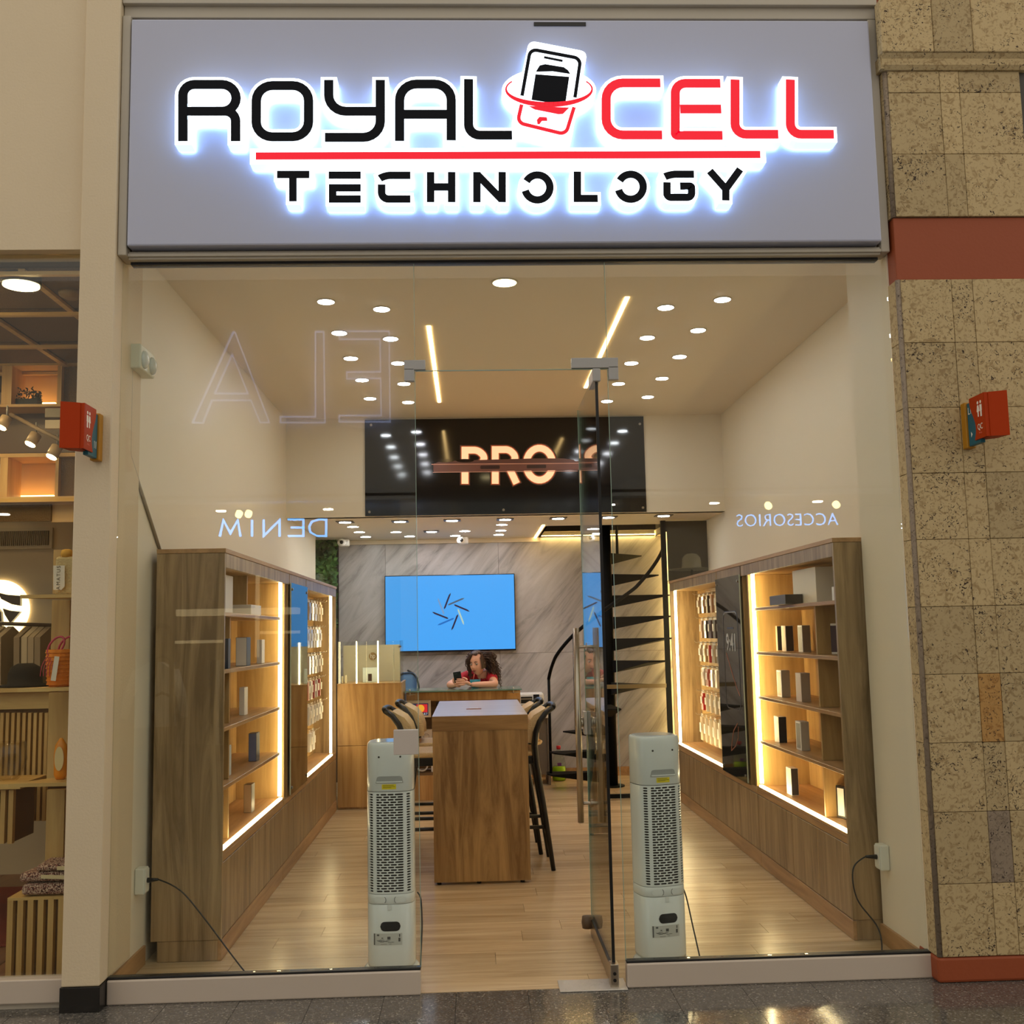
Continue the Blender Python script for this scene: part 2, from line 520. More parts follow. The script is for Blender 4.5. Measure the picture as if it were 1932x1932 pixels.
m_stone = stone('coral_stone', (186, 164, 120), (154, 130, 88), (54, 36, 22))
m_stone2 = stone('coral_stone_tan', (176, 134, 74), (150, 106, 50), (60, 38, 20), 0.05)
m_stone3 = stone('coral_stone_grey', (142, 126, 106), (122, 106, 88), (60, 44, 34), 0.04)
m_terrazzo = terrazzo()
m_joint = flat('tile_joint', (70, 64, 56), 0.6)
m_marble = marble()
m_glass = glass('clear_glass')
m_led = emis('warm_led_strip', (255, 230, 176), 14.0)
m_led_r = emis('bright_led_strip', (255, 228, 172), 28.0)
m_led_c = emis('ceiling_led_strip', (255, 214, 140), 14.0)
m_down = emis('cool_downlight', (246, 248, 255), 58.0)
m_lamp_n = emis('neighbour_lamp', (255, 214, 150), 130.0)
m_lamp_f = emis('far_added_lamp', (255, 236, 206), 130.0)
m_down_w = emis('warm_downlight', (255, 232, 170), 20.0)

XL, XR, YB, ZC, ZL = -1.56, 2.2, 6.7, 3.36, 2.51
YM = 4.38

# ================================================================== floors
floor = struct(MB().box(XL - 0.5, XR + 0.15, -0.004, YB + 0.15, -0.06, -0.006).build('floor', m_plank2))
pl_w, pl_l = 0.181, 1.22
me_plank = None
for j in range(37):
    y = 0.004 + j * pl_w
    off = random.uniform(0, pl_l)
    x = XL - off
    x0e = XL - (0.42 if y > 6.0 else 0)
    while x < XR:
        a, b = max(x, x0e), min(x + pl_l, XR + 0.02)
        if b - a > 0.05:
            full = abs(b - a - pl_l) < 1e-4
            if full and me_plank:
                share('floor_plank', me_plank, ((a + b) / 2, y, -0.006), floor)
            else:
                o = MB().box(-(b - a) / 2 + 0.0008, (b - a) / 2 - 0.0008, 0, pl_w - 0.0016, 0, 0.006).build('floor_plank', m_plank, None, origin=(0, 0, 0))
                o.parent = floor; o.location = Vector(((a + b) / 2, y, -0.006)) - floor.location
                if full: me_plank = o.data
        x += pl_l

mall = struct(MB().box(-9, 9, -11.2, -0.004, -0.08, -0.012).build('floor_mall', m_joint))
me_tile = None
for j in range(-1, 4):
    ya, yb = (-0.075, -0.004) if j == -1 else (-0.075 - 0.3 * (j + 1), -0.075 - 0.3 * j)
    for i in range(-9, 13):
        x = -0.09 + 0.3 * i
        if j == -1:
            o = MB().box(-0.149, 0.149, ya + 0.0012, yb, 0, 0.012).build('floor_tile', m_terrazzo, None, origin=(0, 0, 0))
            o.parent = mall; o.location = Vector((x + 0.15, 0, -0.012)) - mall.location
        else:
            if me_tile is None:
                o = MB().box(-0.149, 0.149, 0.001, 0.299, 0, 0.012).build('floor_tile', m_terrazzo, None, origin=(0, 0, 0)); me_tile = o.data
                o.parent = mall; o.location = Vector((x + 0.15, ya, -0.012)) - mall.location
            else:
                share('floor_tile', me_tile, (x + 0.15, ya, -0.012), mall)
t = MB().box(-9, 9, -11.2, -1.275, -0.012, 0).build('floor_tile_field', m_terrazzo, mall); t['kind'] = 'stuff'

# ================================================================== shop shell
struct(MB().box(XL - 0.02, XL, 0.0, 6.1, 0, ZC + 0.02).build('wall_left', m_white))
struct(MB().box(XL - 0.44, XL - 0.42, 6.1, YB, 0, ZC).build('wall_left', m_white))
struct(MB().box(XL - 0.42, XL - 0.021, 6.08, 6.1, 0, ZC).build('wall_left', m_white))
struct(MB().box(XR, XR + 0.03, 0.52, YB, 0, ZC + 0.02).build('wall_right', m_white))
struct(MB().box(1.945, XR + 0.03, 0.0, 0.52, 0, ZC + 0.02).build('wall_right', m_white))
struct(MB().box(1.93, 1.945, 0.012, 0.52, 0, 0.085).build('baseboard_right', m_wood_cab_h))
struct(MB().box(XL, XL + 0.012, 0.012, 0.54, 0, 0.085).build('baseboard_left', m_wood_cab_h))
struct(MB().box(XL - 0.02, XR + 0.03, 0.0, YM + 0.1, ZC, ZC + 0.05).build('ceiling', m_ceil))
struct(MB().box(XL, XR, YM, YM + 0.1, ZL, ZC).build('wall_mezzanine', m_white))
# lower ceiling with the opening for the spiral stair
c = MB()
HX0, HX1, HY0, HY1 = 0.74, 1.98, 5.42, 6.62
c.box(XL - 0.42, HX0, YM + 0.02, YB, ZL, ZL + 0.06); c.box(HX1, XR, YM + 0.02, YB, ZL, ZL + 0.06)
c.box(HX0, HX1, YM + 0.02, HY0, ZL, ZL + 0.06)
lowc = struct(c.build('ceiling_lower', m_ceil))
struct(MB().box(-1.4, HX0, YB - 0.06, YB - 0.03, ZL - 0.045, ZL - 0.001).build('trim_cornice', m_ceil))
# dark shaft above the stair
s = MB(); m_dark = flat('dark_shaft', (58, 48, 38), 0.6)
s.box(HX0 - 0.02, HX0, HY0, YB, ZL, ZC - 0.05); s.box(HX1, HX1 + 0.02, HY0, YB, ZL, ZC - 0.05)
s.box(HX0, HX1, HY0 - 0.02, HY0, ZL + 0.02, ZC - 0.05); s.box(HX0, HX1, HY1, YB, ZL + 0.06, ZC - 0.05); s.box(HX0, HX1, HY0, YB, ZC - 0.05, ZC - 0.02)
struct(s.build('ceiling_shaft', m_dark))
# back wall and its marble slabs
bw = struct(MB().box(XL - 0.44, XR + 0.03, YB, YB + 0.06, 0, ZC).build('wall_back', m_joint))
xs = [-1.4, -0.905, 0.295, 1.495, 2.2]
for a, b in zip(xs, xs[1:]):
    for za, zb in ((0.09, 1.29), (1.29, ZL)):
        MB().box(a + 0.0015, b - 0.0015, YB - 0.02, YB, za + 0.0015, zb - 0.0015).build('marble_slab', m_marble, bw)
struct(MB().box(-1.4, XR, YB - 0.035, YB - 0.0205, 0, 0.09).build('baseboard_back', m_wood_cab_h))

# ================================================================== facade
struct(MB().box(-9, -1.70, -0.06, 0.1, 3.235, 6.2).build('wall_neighbour_header', m_beige))
col = struct(MB().box(-1.70, -1.545, -0.1, 0.3, 0.1, 6.2, bev=0.006).build('wall_column', m_beige))
MB().box(-1.704, -1.541, -0.104, 0.05, 0, 0.099, bev=0.002).build('plinth', m_blackstone, col)
struct(MB().box(-1.545, 1.96, -0.03, 0.1, 4.42, 6.2).build('wall_above_sign', m_beige))
# frame round the sign
fr = struct(MB().box(-1.543, 1.94, -0.06, 0.05, 4.33, 4.415, bev=0.004).build('trim_1', m_frame))
MB().box(-1.543, 1.94, -0.085, -0.0605, 4.385, 4.415, bev=0.003).build('moulding', m_frame, fr)
MB().box(-1.543, -1.505, -0.08, 0.05, 3.2, 4.329, bev=0.004).build('side_post', m_frame, fr)
MB().box(1.90, 1.94, -0.06, 0.05, 3.2, 4.329, bev=0.004).build('side_post', m_frame, fr)
hd = struct(MB().box(-1.5045, 1.8995, -0.05, 0.05, 3.19, 3.226, bev=0.003).build('trim_2', m_frame))
MB().box(-1.5045, 1.8995, -0.015, 0.03, 3.178, 3.1895).build('gasket', m_gasket, hd)
MB().box(-1.5045, 1.8995, -0.062, -0.0505, 3.2, 3.214, bev=0.002).build('moulding', m_frame, hd)
struct(MB().box(-1.5, 1.895, -0.02, 0.05, 3.2265, 4.329).build('wall_behind_sign', m_frame))
# sign panel
sp = thing('sign_board', 'pale lavender grey sign board carrying all the lit letters above the shop glass', 'sign board', (0.195, -0.06, 3.235))
MB().box(-1.497, 1.89, -0.1, -0.022, 3.235, 4.30, bev=0.008).build('face_sheet', m_signpanel, sp)
w = MB(); a = on_y(1007, 32, -0.101); b = on_y(1105, 36, -0.101)
w.box(a.x, b.x, -0.104, -0.1, 4.268, 4.286); w.build('tape_strip', m_black, sp)

# stone pillar
pil = struct(MB().box(1.955, 2.62, -0.085, 0.5, 0.1, 4.42).build('wall_pillar', m_joint))
rows = [0.105, 0.403, 0.701, 0.992, 1.285, 1.578, 1.873, 2.168, 2.463, 2.761, 3.055]
cols = [1.962, 2.195, 2.293, 2.6]
for i, (za, zb) in enumerate(zip(rows, rows[1:])):
    for k, (xa, xb) in enumerate(zip(cols, cols[1:])):
        m = m_stone
        if i == 3 and k == 1: m = m_stone2
        if i == 1 and k == 1: m = m_stone3
        d = random.uniform(0, 0.0025)
        MB().box(xa + 0.001, xb - 0.001, -0.1 - d, -0.086, za + 0.001, zb - 0.001, bev=0.0015, seg=1).build('stone_tile', m, pil)
for i, (za, zb) in enumerate(zip(rows, rows[1:])):
    o = 0.13 if i % 2 else 0
    MB().box(1.943, 1.9545, -0.084, -0.002, za + 0.001, zb - 0.001, bev=0.002, seg=1).build('stone_tile', m_stone, pil)
MB().cyl((1.9555, -0.0865, 0.105), (1.9555, -0.0865, 3.055), 0.0125, seg=12).build('corner_bead', m_stone3, pil)
MB().box(1.94, 2.625, -0.1, 0.1, 0, 0.1045, bev=0.012).build('terracotta_plinth', m_terra, pil)
MB().box(1.951, 2.605, -0.09, 0.05, 3.056, 3.349, bev=0.004).build('terracotta_band', m_terra, pil)
MB().box(1.951, 2.625, -0.09, 0.05, 4.395, 4.6).build('terracotta_band', m_terra, pil)
cap = [(3.35, 3.648), (3.648, 3.945), (3.945, 4.05)]
for za, zb in cap:
    for xa, xb in zip([1.962, 2.205, 2.296, 2.585], [2.205, 2.296, 2.585]):
        MB().box(xa + 0.001, xb - 0.001, -0.1 - random.uniform(0, 0.002), -0.086, za + 0.001, zb - 0.001, bev=0.0015, seg=1).build('stone_tile', m_stone, pil)
    MB().box(1.943, 1.9545, -0.084, 0.0, za + 0.001, zb - 0.001).build('stone_tile', m_stone, pil)
MB().cyl((1.9555, -0.0865, 3.35), (1.9555, -0.0865, 4.05), 0.0125, seg=12).build('corner_bead', m_stone3, pil)
# mouldings and the wider cap blocks
MB().prism([(1.93, -0.085, 4.05), (1.93, -0.112, 4.05), (1.93, -0.125, 4.068), (1.93, -0.125, 4.098), (1.93, -0.14, 4.118), (1.93, -0.085, 4.118)], 0, (0.69, 0, 0)).build('moulding', m_stone, pil)
MB().box(1.925, 1.9425, -0.12, 0.0, 4.052, 4.116).build('moulding', m_stone, pil)
for xa, xb in zip([1.925, 2.17, 2.355, 2.625], [2.17, 2.355, 2.625]):
    MB().box(xa + 0.001, xb - 0.001, -0.146, -0.086, 4.12, 4.378, bev=0.004, seg=1).build('stone_tile', m_stone, pil)
# near-black wall painted for the dark gap beyond the pillar
dk = struct(MB().box(2.63, 9, 0.3, 0.4, -0.01, 6.2).build('wall_right_bay', flat('bay_gap_dark', (14, 14, 18), 0.2)))
for z in (3.30, 3.18): MB().box(2.63, 4.2, 0.24, 0.2995, z, z + 0.03).build('rail', m_grey_patch, dk)

# ================================================================== kick rails, panes, door
def kick(x0, x1, name, wrap=0):
    k = struct(MB().box(x0, x1, -0.028, 0.03, 0.0, 0.099, bev=0.006).build(name, m_kick))
    MB().box(x0, x1, -0.02, 0.022, 0.0992, 0.108, bev=0.002).build('gasket', m_gasket, k)
    return k


kick(-1.54, -0.238, 'trim_3')
kick(0.633, 1.955, 'trim_4')


def pane(name, x0, x1, z0, z1, y=0.0):
    o = struct(MB().box(x0, x1, y - 0.005, y + 0.005, z0, z1).build(name, m_glass))
    return o


w1 = pane('window_1', -1.543, -0.2385, 0.109, 3.188)
w2 = pane('window_2', 0.6335, 1.94, 0.109, 3.188)
w3 = pane('window_3', -0.2345, 0.6295, 2.682, 3.188)
m_edge = flat('polished_glass_edge', (150, 176, 160), 0.2)
for w_, x in ((w1, -0.2375), (w2, 0.6325)):
    MB().box(x - 0.001, x + 0.001, -0.005, 0.005, 0.109, 3.188).build('pane_edge', m_edge, w_)
MB().box(-0.2345, 0.6295, -0.005, 0.005, 2.679, 2.6815).build('pane_edge', m_edge, w3)
MB().box(-0.345, -0.238, -0.016, 0.016, 0.99, 1.095, bev=0.002).build('lock_keeper', flat('keeper_enamel', (196, 186, 176), 0.4), w1)
b_ = MB(); b_.box(-0.285, -0.19, -0.014, 0.014, 2.6835, 2.728, bev=0.002); b_.box(-0.285, -0.24, -0.014, 0.014, 2.632, 2.69, bev=0.002)
b_.build('patch_fitting', m_grey_patch, w3)
b_ = MB(); b_.box(0.468, 0.68, -0.014, 0.014, 2.683, 2.73, bev=0.002); b_.box(0.636, 0.68, -0.014, 0.014, 2.628, 2.69, bev=0.002)
b_.build('patch_fitting', m_grey_patch, w3)

door = thing('door_1', 'frameless clear glass door standing open inwards with tubular steel pulls', 'door', (0.58, 0.0, 0.0))
del door['category']; struct(door)
MB().box(0.575, 0.585, 0.0, 0.80, 0.075, 2.665).build('glass_leaf', m_glass, door)
MB().box(0.5735, 0.5865, -0.004, -0.0002, 0.08, 2.66).build('edge_seal', m_gasket, door)
MB().box(0.5735, 0.5865, 0.8002, 0.804, 0.08, 2.66).build('edge_seal', m_edge, door)
MB().box(0.568, 0.592, 0.03, 0.80, 0.004, 0.074, bev=0.002).build('bottom_rail', m_satin, door)
MB().box(0.569, 0.591, 0.03, 0.80, 0.0742, 0.082).build('gasket', m_gasket, door)
MB().box(0.562, 0.598, -0.03, 0.03, 0.0, 0.1, bev=0.004).build('bottom_pivot', m_satin, door)
p_ = MB()
for z in (0.035, 0.062): p_.cyl((0.58, -0.034, z), (0.58, -0.029, z), 0.007, seg=12)
p_.build('pivot_screws', m_black, door)
MB().box(0.562, 0.598, -0.02, 0.16, 2.62, 2.68, bev=0.004).build('top_clamp', m_grey_patch, door)
for x in (0.525, 0.635):
    MB().cyl((x, 0.70, 0.562), (x, 0.70, 1.52), 0.0155, seg=20).build('pull_bar', m_satin, door)
h_ = MB()
for z in (0.655, 1.425):
    h_.cyl((0.525, 0.70, z), (0.635, 0.70, z), 0.008); h_.cyl((0.573, 0.70, z), (0.588, 0.70, z), 0.02)
h_.build('pull_mounts', m_satin, door)
lk = MB().box(0.558, 0.574, 0.735, 0.80, 0.985, 1.1, bev=0.003).build('lock_case', flat('lock_enamel', (190, 186, 178), 0.4), door)
MB().box(0.586, 0.602, 0.735, 0.80, 0.985, 1.1, bev=0.003).build('lock_case', flat('lock_enamel', (190, 186, 178), 0.4), door)
MB().ell((0.545, 0.765, 1.045), (0.022, 0.026, 0.026)).build('lock_knob', m_satin, door)
MB().ell((0.615, 0.765, 1.045), (0.022, 0.026, 0.026)).build('lock_knob', m_satin, door)
MB().lathe([(0.0001, -0.03), (0.026, -0.028), (0.03, 0), (0.026, 0.028), (0.0001, 0.03)], (0.5515, 0.78, 0.065)).build('door_stop', flat('brown_rubber', (92, 74, 56), 0.5), door)
fp = tag(MB().box(0.345, 0.632, -0.055, 0.092, 0.0005, 0.006, bev=0.002).build('floor_plate', flat('scratched_plate', (206, 202, 194), 0.35, metal=0.6, bump=0.4, bscale=30, var=0.25)), 'scratched metal cover plate of the floor hinge in the doorway', 'plate')

# ================================================================== lit sign letters
YS = -0.186            # front of the white letter bodies
m_body = emis('lit_letter_side', (196, 222, 255), 1.35)
m_back = emis('letter_back_glow', (178, 212, 255), 8.0)
m_rim = emis('lit_letter_rim', (232, 244, 255), 2.6)
m_face_k = flat('black_vinyl_face', (8, 12, 22), 0.6, spec=0.15)
m_face_r = emis('red_vinyl_face', (238, 0, 36), 1.0, (90, 0, 14))


def c1(x, y): p = on_y(200 + x / 2.415, y / 2.415, YS); return (p.x, p.z)
def c2(x, y): p = on_y(900 + x / 2.415, y / 2.415, YS); return (p.x, p.z)


def letter(label, paths, hw, grow, mface, conv, name='sign_letter', extra_body=None):
    """paths: list of (points, radii, closed)"""
    P = []
    for pts, rad, closed in paths:
        q = [Vector(conv(*p)) for p in pts]
        if rad and not closed: q = fillet(q, [r * 0.001 for r in rad] if isinstance(rad, (list, tuple)) else rad * 0.001)
        P.append((q, closed))
    xs = [p.x for q, c in P for p in q]; zs = [p.y for q, c in P for p in q]
    t = thing(name, label, 'sign letter', ((min(xs) + max(xs)) / 2, -0.1, min(zs)))
    b = MB()
    for i, (q, c) in enumerate(extra_body or P): b.stroke(q, hw + grow, YS + 0.0022 + i * 0.0004, -0.1135, closed=c, cap=grow)
    b.build('body', m_body, t)
    b = MB()
    for i, (q, c) in enumerate(extra_body or P): b.stroke(q, hw + grow - 0.004, -0.113, -0.1012, closed=c, cap=grow - 0.004)
    b.build('back_glow', m_back, t)
    b = MB()
    for i, (q, c) in enumerate(extra_body or P): b.stroke(q, hw + grow - 0.0004, YS + i * 0.0003, YS + 0.002, closed=c, cap=grow - 0.0004)
    b.build('lit_rim', m_rim, t)
    f = MB()
    for i, (q, c) in enumerate(P): f.stroke(q, hw, YS - 0.004 - i * 0.0004, YS - 0.0005, closed=c)
    f.build('face', mface, t)
    return t


def ring(cx, cy, rx, ry, a0, a1, n=28):
    return [(cx + rx * math.cos(R(a0 + (a1 - a0) * k / n)), cy - ry * math.sin(R(a0 + (a1 - a0) * k / n))) for k in range(n + 1)]


HB, GB = 0.0205, 0.0155
W = 'in the top sign row'
letter('large black lit letter R, leftmost ' + W, [([(351, 644), (351, 386), (593, 386), (593, 508), (372, 508)], [50, 70, 60], False), ([(500, 508), (591, 508), (591, 644)], [45], False)], HB, GB, m_face_k, c1)
q = [Vector(c1(*p)) for p in ((686, 391), (923, 391), (923, 624), (686, 624))]
rr = rrect(min(p.x for p in q), max(p.x for p in q), min(p.y for p in q), max(p.y for p in q), 0.07)
letter('large black lit letter O between R and Y ' + W, [([(p.x, p.y) for p in rr], 0, True)], HB, GB, m_face_k, lambda x, y: (x, y))
letter('large black lit letter Y ' + W + ' after O', [([(1015, 366), (1015, 508), (1250, 508)], [75], False), ([(1250, 366), (1250, 627), (998, 627)], [75], False)], HB, GB, m_face_k, c1)
letter('large black lit letter A ' + W + ', arch with crossbar', [([(1338, 643), (1338, 384), (1573, 384), (1573, 640)], [75, 75], False), ([(1352, 522), (1560, 522)], 0, False)], HB, GB, m_face_k, c1)
letter('large black lit letter L ' + W + ' just left of the phone emblem', [([(1652, 362), (1652, 617), (1850, 617)], [50], False)], HB, GB, m_face_k, c1)
letter('large red lit letter C ' + W + ' right of the phone emblem', [([(835, 379), (588, 379), (588, 616), (843, 616)], [75, 75], False)], HB, GB, m_face_r, c2)
letter('large red lit letter E ' + W, [([(1108, 381), (903, 381), (903, 618), (1118, 618)], [45, 10], False), ([(925, 498), (1112, 498)], 0, False)], HB, GB, m_face_r, c2)
letter('large red lit letter L ' + W + ', second from the right end', [([(1175, 364), (1175, 613), (1372, 613)], [50], False)], HB, GB, m_face_r, c2)
letter('large red lit letter L ending the top row of the sign', [([(1427, 364), (1427, 613), (1625, 613)], [50], False)], HB, GB, m_face_r, c2)
# red rule
a, b = Vector(c1(683, 712)), Vector(c2(1290, 705))
t = thing('sign_rule', 'long thin red lit bar between the two rows of sign letters', 'sign bar', ((a.x + b.x) / 2, -0.1, a.y))
MB().stroke([a, b], 0.036, YS + 0.0022, -0.1135, cap=0.026).build('body', m_body, t)
MB().stroke([a, b], 0.032, -0.113, -0.1012, cap=0.022).build('back_glow', m_back, t)
MB().stroke([a, b], 0.0356, YS, YS + 0.002, cap=0.0256).build('lit_rim', m_rim, t)
MB().stroke([a, b], 0.0165, YS - 0.004, YS - 0.0005).build('face', m_face_r, t)

HS, GS = 0.0165, 0.014
V = 'in the bottom sign row'
letter('small black lit letter T, first ' + V, [([(780, 796), (927, 796)], 0, False), ([(852, 797), (852, 918)], 0, False)], HS, GS, m_face_k, c1)
letter('small black lit letter E with a split top bar ' + V, [([(1015, 799), (1161, 799)], 0, False), ([(1161, 857), (1033, 857), (1033, 908), (1161, 908)], 0, False)], HS, GS, m_face_k, c1)
letter('small black lit letter C with a split top bar ' + V, [([(1387, 800), (1270, 800), (1248, 814)], 30, False), ([(1256, 842), (1256, 908), (1387, 908)], 30, False)], HS, GS, m_face_k, c1)
letter('small black lit letter H ' + V, [([(1479, 785), (1479, 922)], 0, False), ([(1575, 785), (1575, 922)], 0, False), ([(1485, 853), (1570, 853)], 0, False)], HS, GS, m_face_k, c1)
letter('small black lit letter N ' + V, [([(1690, 922), (1690, 785)], 0, False), ([(1805, 922), (1805, 785)], 0, False), ([(1692, 797), (1803, 911)], 0, False)], HS, GS, m_face_k, c1)
for cx, cy, lab in ((275, 855, 'small black slit letter O left of the L '), (700, 852, 'small black slit letter O right of the L ')):
    full = [Vector(c2(*p)) for p in ring(cx, cy, 57, 57, 0, 345)]
    letter(lab + V, [(ring(cx, cy, 57, 57, 150, -165), 0, False)], HS, GS, m_face_k, c2, extra_body=[(full, True)])
letter('small black lit letter L ' + V, [([(457, 783), (457, 905), (550, 905)], 0, False)], HS, GS, m_face_k, c2)
letter('small black lit letter G with a split top bar ' + V, [([(988, 795), (880, 795), (856, 806)], 25, False), ([(865, 832), (865, 900), (977, 900), (977, 849), (925, 849)], [18, 18, 8], False)], HS, GS, m_face_k, c2)
letter('small black lit letter Y, last ' + V, [([(1060, 780), (1133, 862), (1133, 914)], 0, False), ([(1198, 773), (1133, 862)], 0, False)], HS, GS, m_face_k, c2)

# emblem: phone with an orbit ring
e0 = Vector(c2(328, 430))
em = thing('sign_emblem', 'lit emblem of a tilted phone ringed by a red orbit, amid the sign', 'sign emblem', (e0.x, -0.1, e0.y - 0.16))
ph = [Vector(c2(*p)) for p in ((250, 218), (478, 262), (412, 622), (178, 566))]
def rpoly(P, r, n=6):
    out = []
    k = len(P)
    for i in range(k):
        p, a, b = P[i], P[i - 1], P[(i + 1) % k]
        s, e = p + (a - p).normalized() * r, p + (b - p).normalized() * r
        for j in range(n + 1):
            t = j / n; out.append(s * (1 - t) ** 2 + p * 2 * t * (1 - t) + e * t * t)
    return out
cen = sum(ph, Vector((0, 0))) / 4
grown = rpoly([cen + (p - cen) * 1.17 for p in ph], 0.035)
b = MB(); b.prism([(p.x, YS, p.y) for p in grown], 0, (0, -0.1135 - YS, 0))
ov = [Vector(c2(*p)) for p in ring(328, 412, 215, 102, 0, 351, 40)]
b.prism([(p.x, YS - 0.0006, p.y) for p in ov], 0, (0, -0.1130 - YS, 0))
b.build('body', m_body, em)
b = MB(); b.prism([(e0.x + (p.x - e0.x) * 0.96, -0.1125, e0.y + (p.y - e0.y) * 0.96) for p in grown], 0, (0, 0.0113, 0)); b.prism([(e0.x + (p.x - e0.x) * 0.96, -0.1121, e0.y + (p.y - e0.y) * 0.93) for p in ov], 0, (0, 0.0107, 0)); b.build('back_glow', m_back, em)
b = MB(); b.prism([(p.x, YS - 0.0004, p.y) for p in grown], 0, (0, 0.0003, 0)); b.prism([(p.x, YS - 0.0009, p.y) for p in ov], 0, (0, 0.0002, 0)); b.build('lit_rim', m_rim, em)
k = MB()
up = [Vector(c2(*p)) for p in ((205, 437), (243, 225), (472, 268), (446, 445))]
k.stroke(fillet(up, 0.03), 0.0078, YS - 0.004, YS - 0.0012)
k.stroke([Vector(c2(305, 262)), Vector(c2(390, 279))], 0.005, YS - 0.004, YS - 0.0012)
def poly(mb, pts, y0=YS - 0.004, y1=YS - 0.0012):
    q = [c2(*p) for p in pts]; mb.prism([(a, y0, c) for a, c in q], 0, (0, y1 - y0, 0))
poly(k, [(266, 340), (420, 352), (404, 464), (330, 468), (248, 456)])
poly(k, [(268, 328), (285, 300), (310, 294), (395, 308), (415, 322), (424, 338), (345, 326)])
k.build('dark_marks', m_face_k, em)
r_ = MB()
lo = [Vector(c2(*p)) for p in ((203, 478), (184, 560), (404, 614), (442, 490))]
r_.stroke(fillet(lo, 0.03), 0.0082, YS - 0.004, YS - 0.0012)
orb = [Vector(c2(*p)) for p in ring(328, 408, 196, 70, 150, 390, 40)]
n = len(orb)
for i in range(n - 1):      # thick in front, thin at the back
    w_ = 0.0026 + 0.0088 * math.sin(PI * (i + 0.5) / (n - 1)) ** 2
    r_.stroke([orb[i], orb[i + 1]], w_, YS - 0.0046, YS - 0.0013, cap=0.0006)
poly(r_, [(236, 485), (420, 492), (392, 520), (372, 522), (262, 500)], YS - 0.0042, YS - 0.0012)
poly(r_, [(275, 566), (272, 548), (284, 534), (318, 536), (320, 552), (296, 552), (284, 568)])
r_.build('red_marks', m_face_r, em)

# ================================================================== ceiling lights
def downlight(px, py, z, label, group, r=0.045, square=False, warm=False):
    p = on_z(px, py, z)
    t = thing('downlight', label, 'ceiling light', (p.x, p.y, z - 0.012), group)
    if square:
        MB().box(p.x - 0.075, p.x + 0.075, p.y - 0.075, p.y + 0.075, z - 0.008, z - 0.0005, bev=0.002).build('trim_plate', flat('light_trim_grey', (92, 84, 76), 0.4), t)
        MB().cyl((p.x, p.y, z - 0.0105), (p.x, p.y, z - 0.0085), 0.05, seg=24).build('diffuser', m_down, t)
    else:
        b = MB(); b.lathe([(r * 1.02, 0.0), (r * 1.16, 0.0), (r * 1.16, 0.005), (r * 1.02, 0.0052)], (p.x, p.y, z - 0.0058), seg=24)
        b.build('trim_ring', m_ceil, t)
        MB().cyl((p.x, p.y, z - 0.0075), (p.x, p.y, z - 0.004), r, seg=24).build('diffuser', m_down_w if warm else m_down, t)
    return t


order = ['first', 'second', 'third', 'fourth', 'fifth', 'sixth', 'seventh', 'eighth']
rows4 = [('outer left', [(615, 568), (640, 627), (662, 675), (683, 716), (698, 751)]), ('inner left', [(720, 582), (737, 638), (751, 684), (762, 723), (770, 758)]),
         ('outer right', [(1363, 564), (1317, 622), (1282, 672), (1249, 713), (1222, 748)]), ('inner right', [(1256, 579), (1221, 636), (1191, 684), (1167, 723), (1145, 756)])]
for nm, L in rows4:
    for i, (px, py) in enumerate(L):
        downlight(px, py, ZC, 'round recessed ceiling light, %s from the glass in the %s row' % (order[i], nm), 'recessed lights in the high ceiling')
downlight(952, 532, ZC, 'larger warm round light alone in the middle of the high ceiling', None, r=0.062, warm=True)
for i, (px, py) in enumerate([(651, 984), (755, 983), (853, 981), (953, 979), (1053, 977), (1148, 975), (1252, 972)]):
    downlight(px, py, ZL, 'square framed spotlight, %s from the left along the low ceiling front' % order[i], 'square framed lights in the low ceiling', square=True)
downlight(814, 1002, ZL, 'square framed spotlight in the second rank of the low ceiling', None, square=True)
for (px, py), s in zip([(666, 993), (678, 1003), (690, 1012), (747, 1003), (773, 1011), (877, 1001), (859, 1010), (947, 989), (945, 1000), (941, 1008)],
                       ['front light of the far left row of three', 'middle light of the far left row of three', 'rear light of the far left row of three', 'front light of the pair left of centre', 'rear light of the pair left of centre',
                        'front light of the pair above the camera dome', 'rear light of the pair above the camera dome', 'front light of the centre row of three', 'middle light of the centre row of three', 'rear light of the centre row of three']):
    downlight(px, py, ZL, 'round recessed low ceiling light, ' + s, 'round lights in the low ceiling', r=0.05)


def striplight(x0, y0, x1, y1, z, label, mat=m_led_c, hw=0.012):
    a, b = Vector((x0, y0)), Vector((x1, y1)); d = (b - a).normalized(); n = Vector((-d.y, d.x)) * hw
    o = MB().prism([(a.x - n.x, a.y - n.y, z - 0.005), (b.x - n.x, b.y - n.y, z - 0.005), (b.x + n.x, b.y + n.y, z - 0.005), (a.x + n.x, a.y + n.y, z - 0.005)], 0, (0, 0, 0.0045)).build('strip_light', mat)
    return tag(o, label, 'strip light')


striplight(-0.232, 1.6, -0.232, 3.75, ZC, 'warm linear strip light set in the high ceiling, left one')
striplight(0.90, 1.07, 0.90, 3.3, ZC, 'warm linear strip light set in the high ceiling, right one')
striplight(0.69, 5.3, 0.69, 6.64, ZL, 'short warm strip light in the low ceiling beside the stair opening')
striplight(0.76, 6.655, 2.16, 6.655, ZL + 0.02, 'warm strip along the top of the marble wall behind the stair', emis('cove_led', (255, 214, 130), 40.0), 0.008)

# ================================================================== wall cabinets
YN, YP0, YP1 = 0.55, 2.42, 3.12        # near end, glass panel from .. to
SHELF = [1.632, 1.352, 1.072, 0.792]


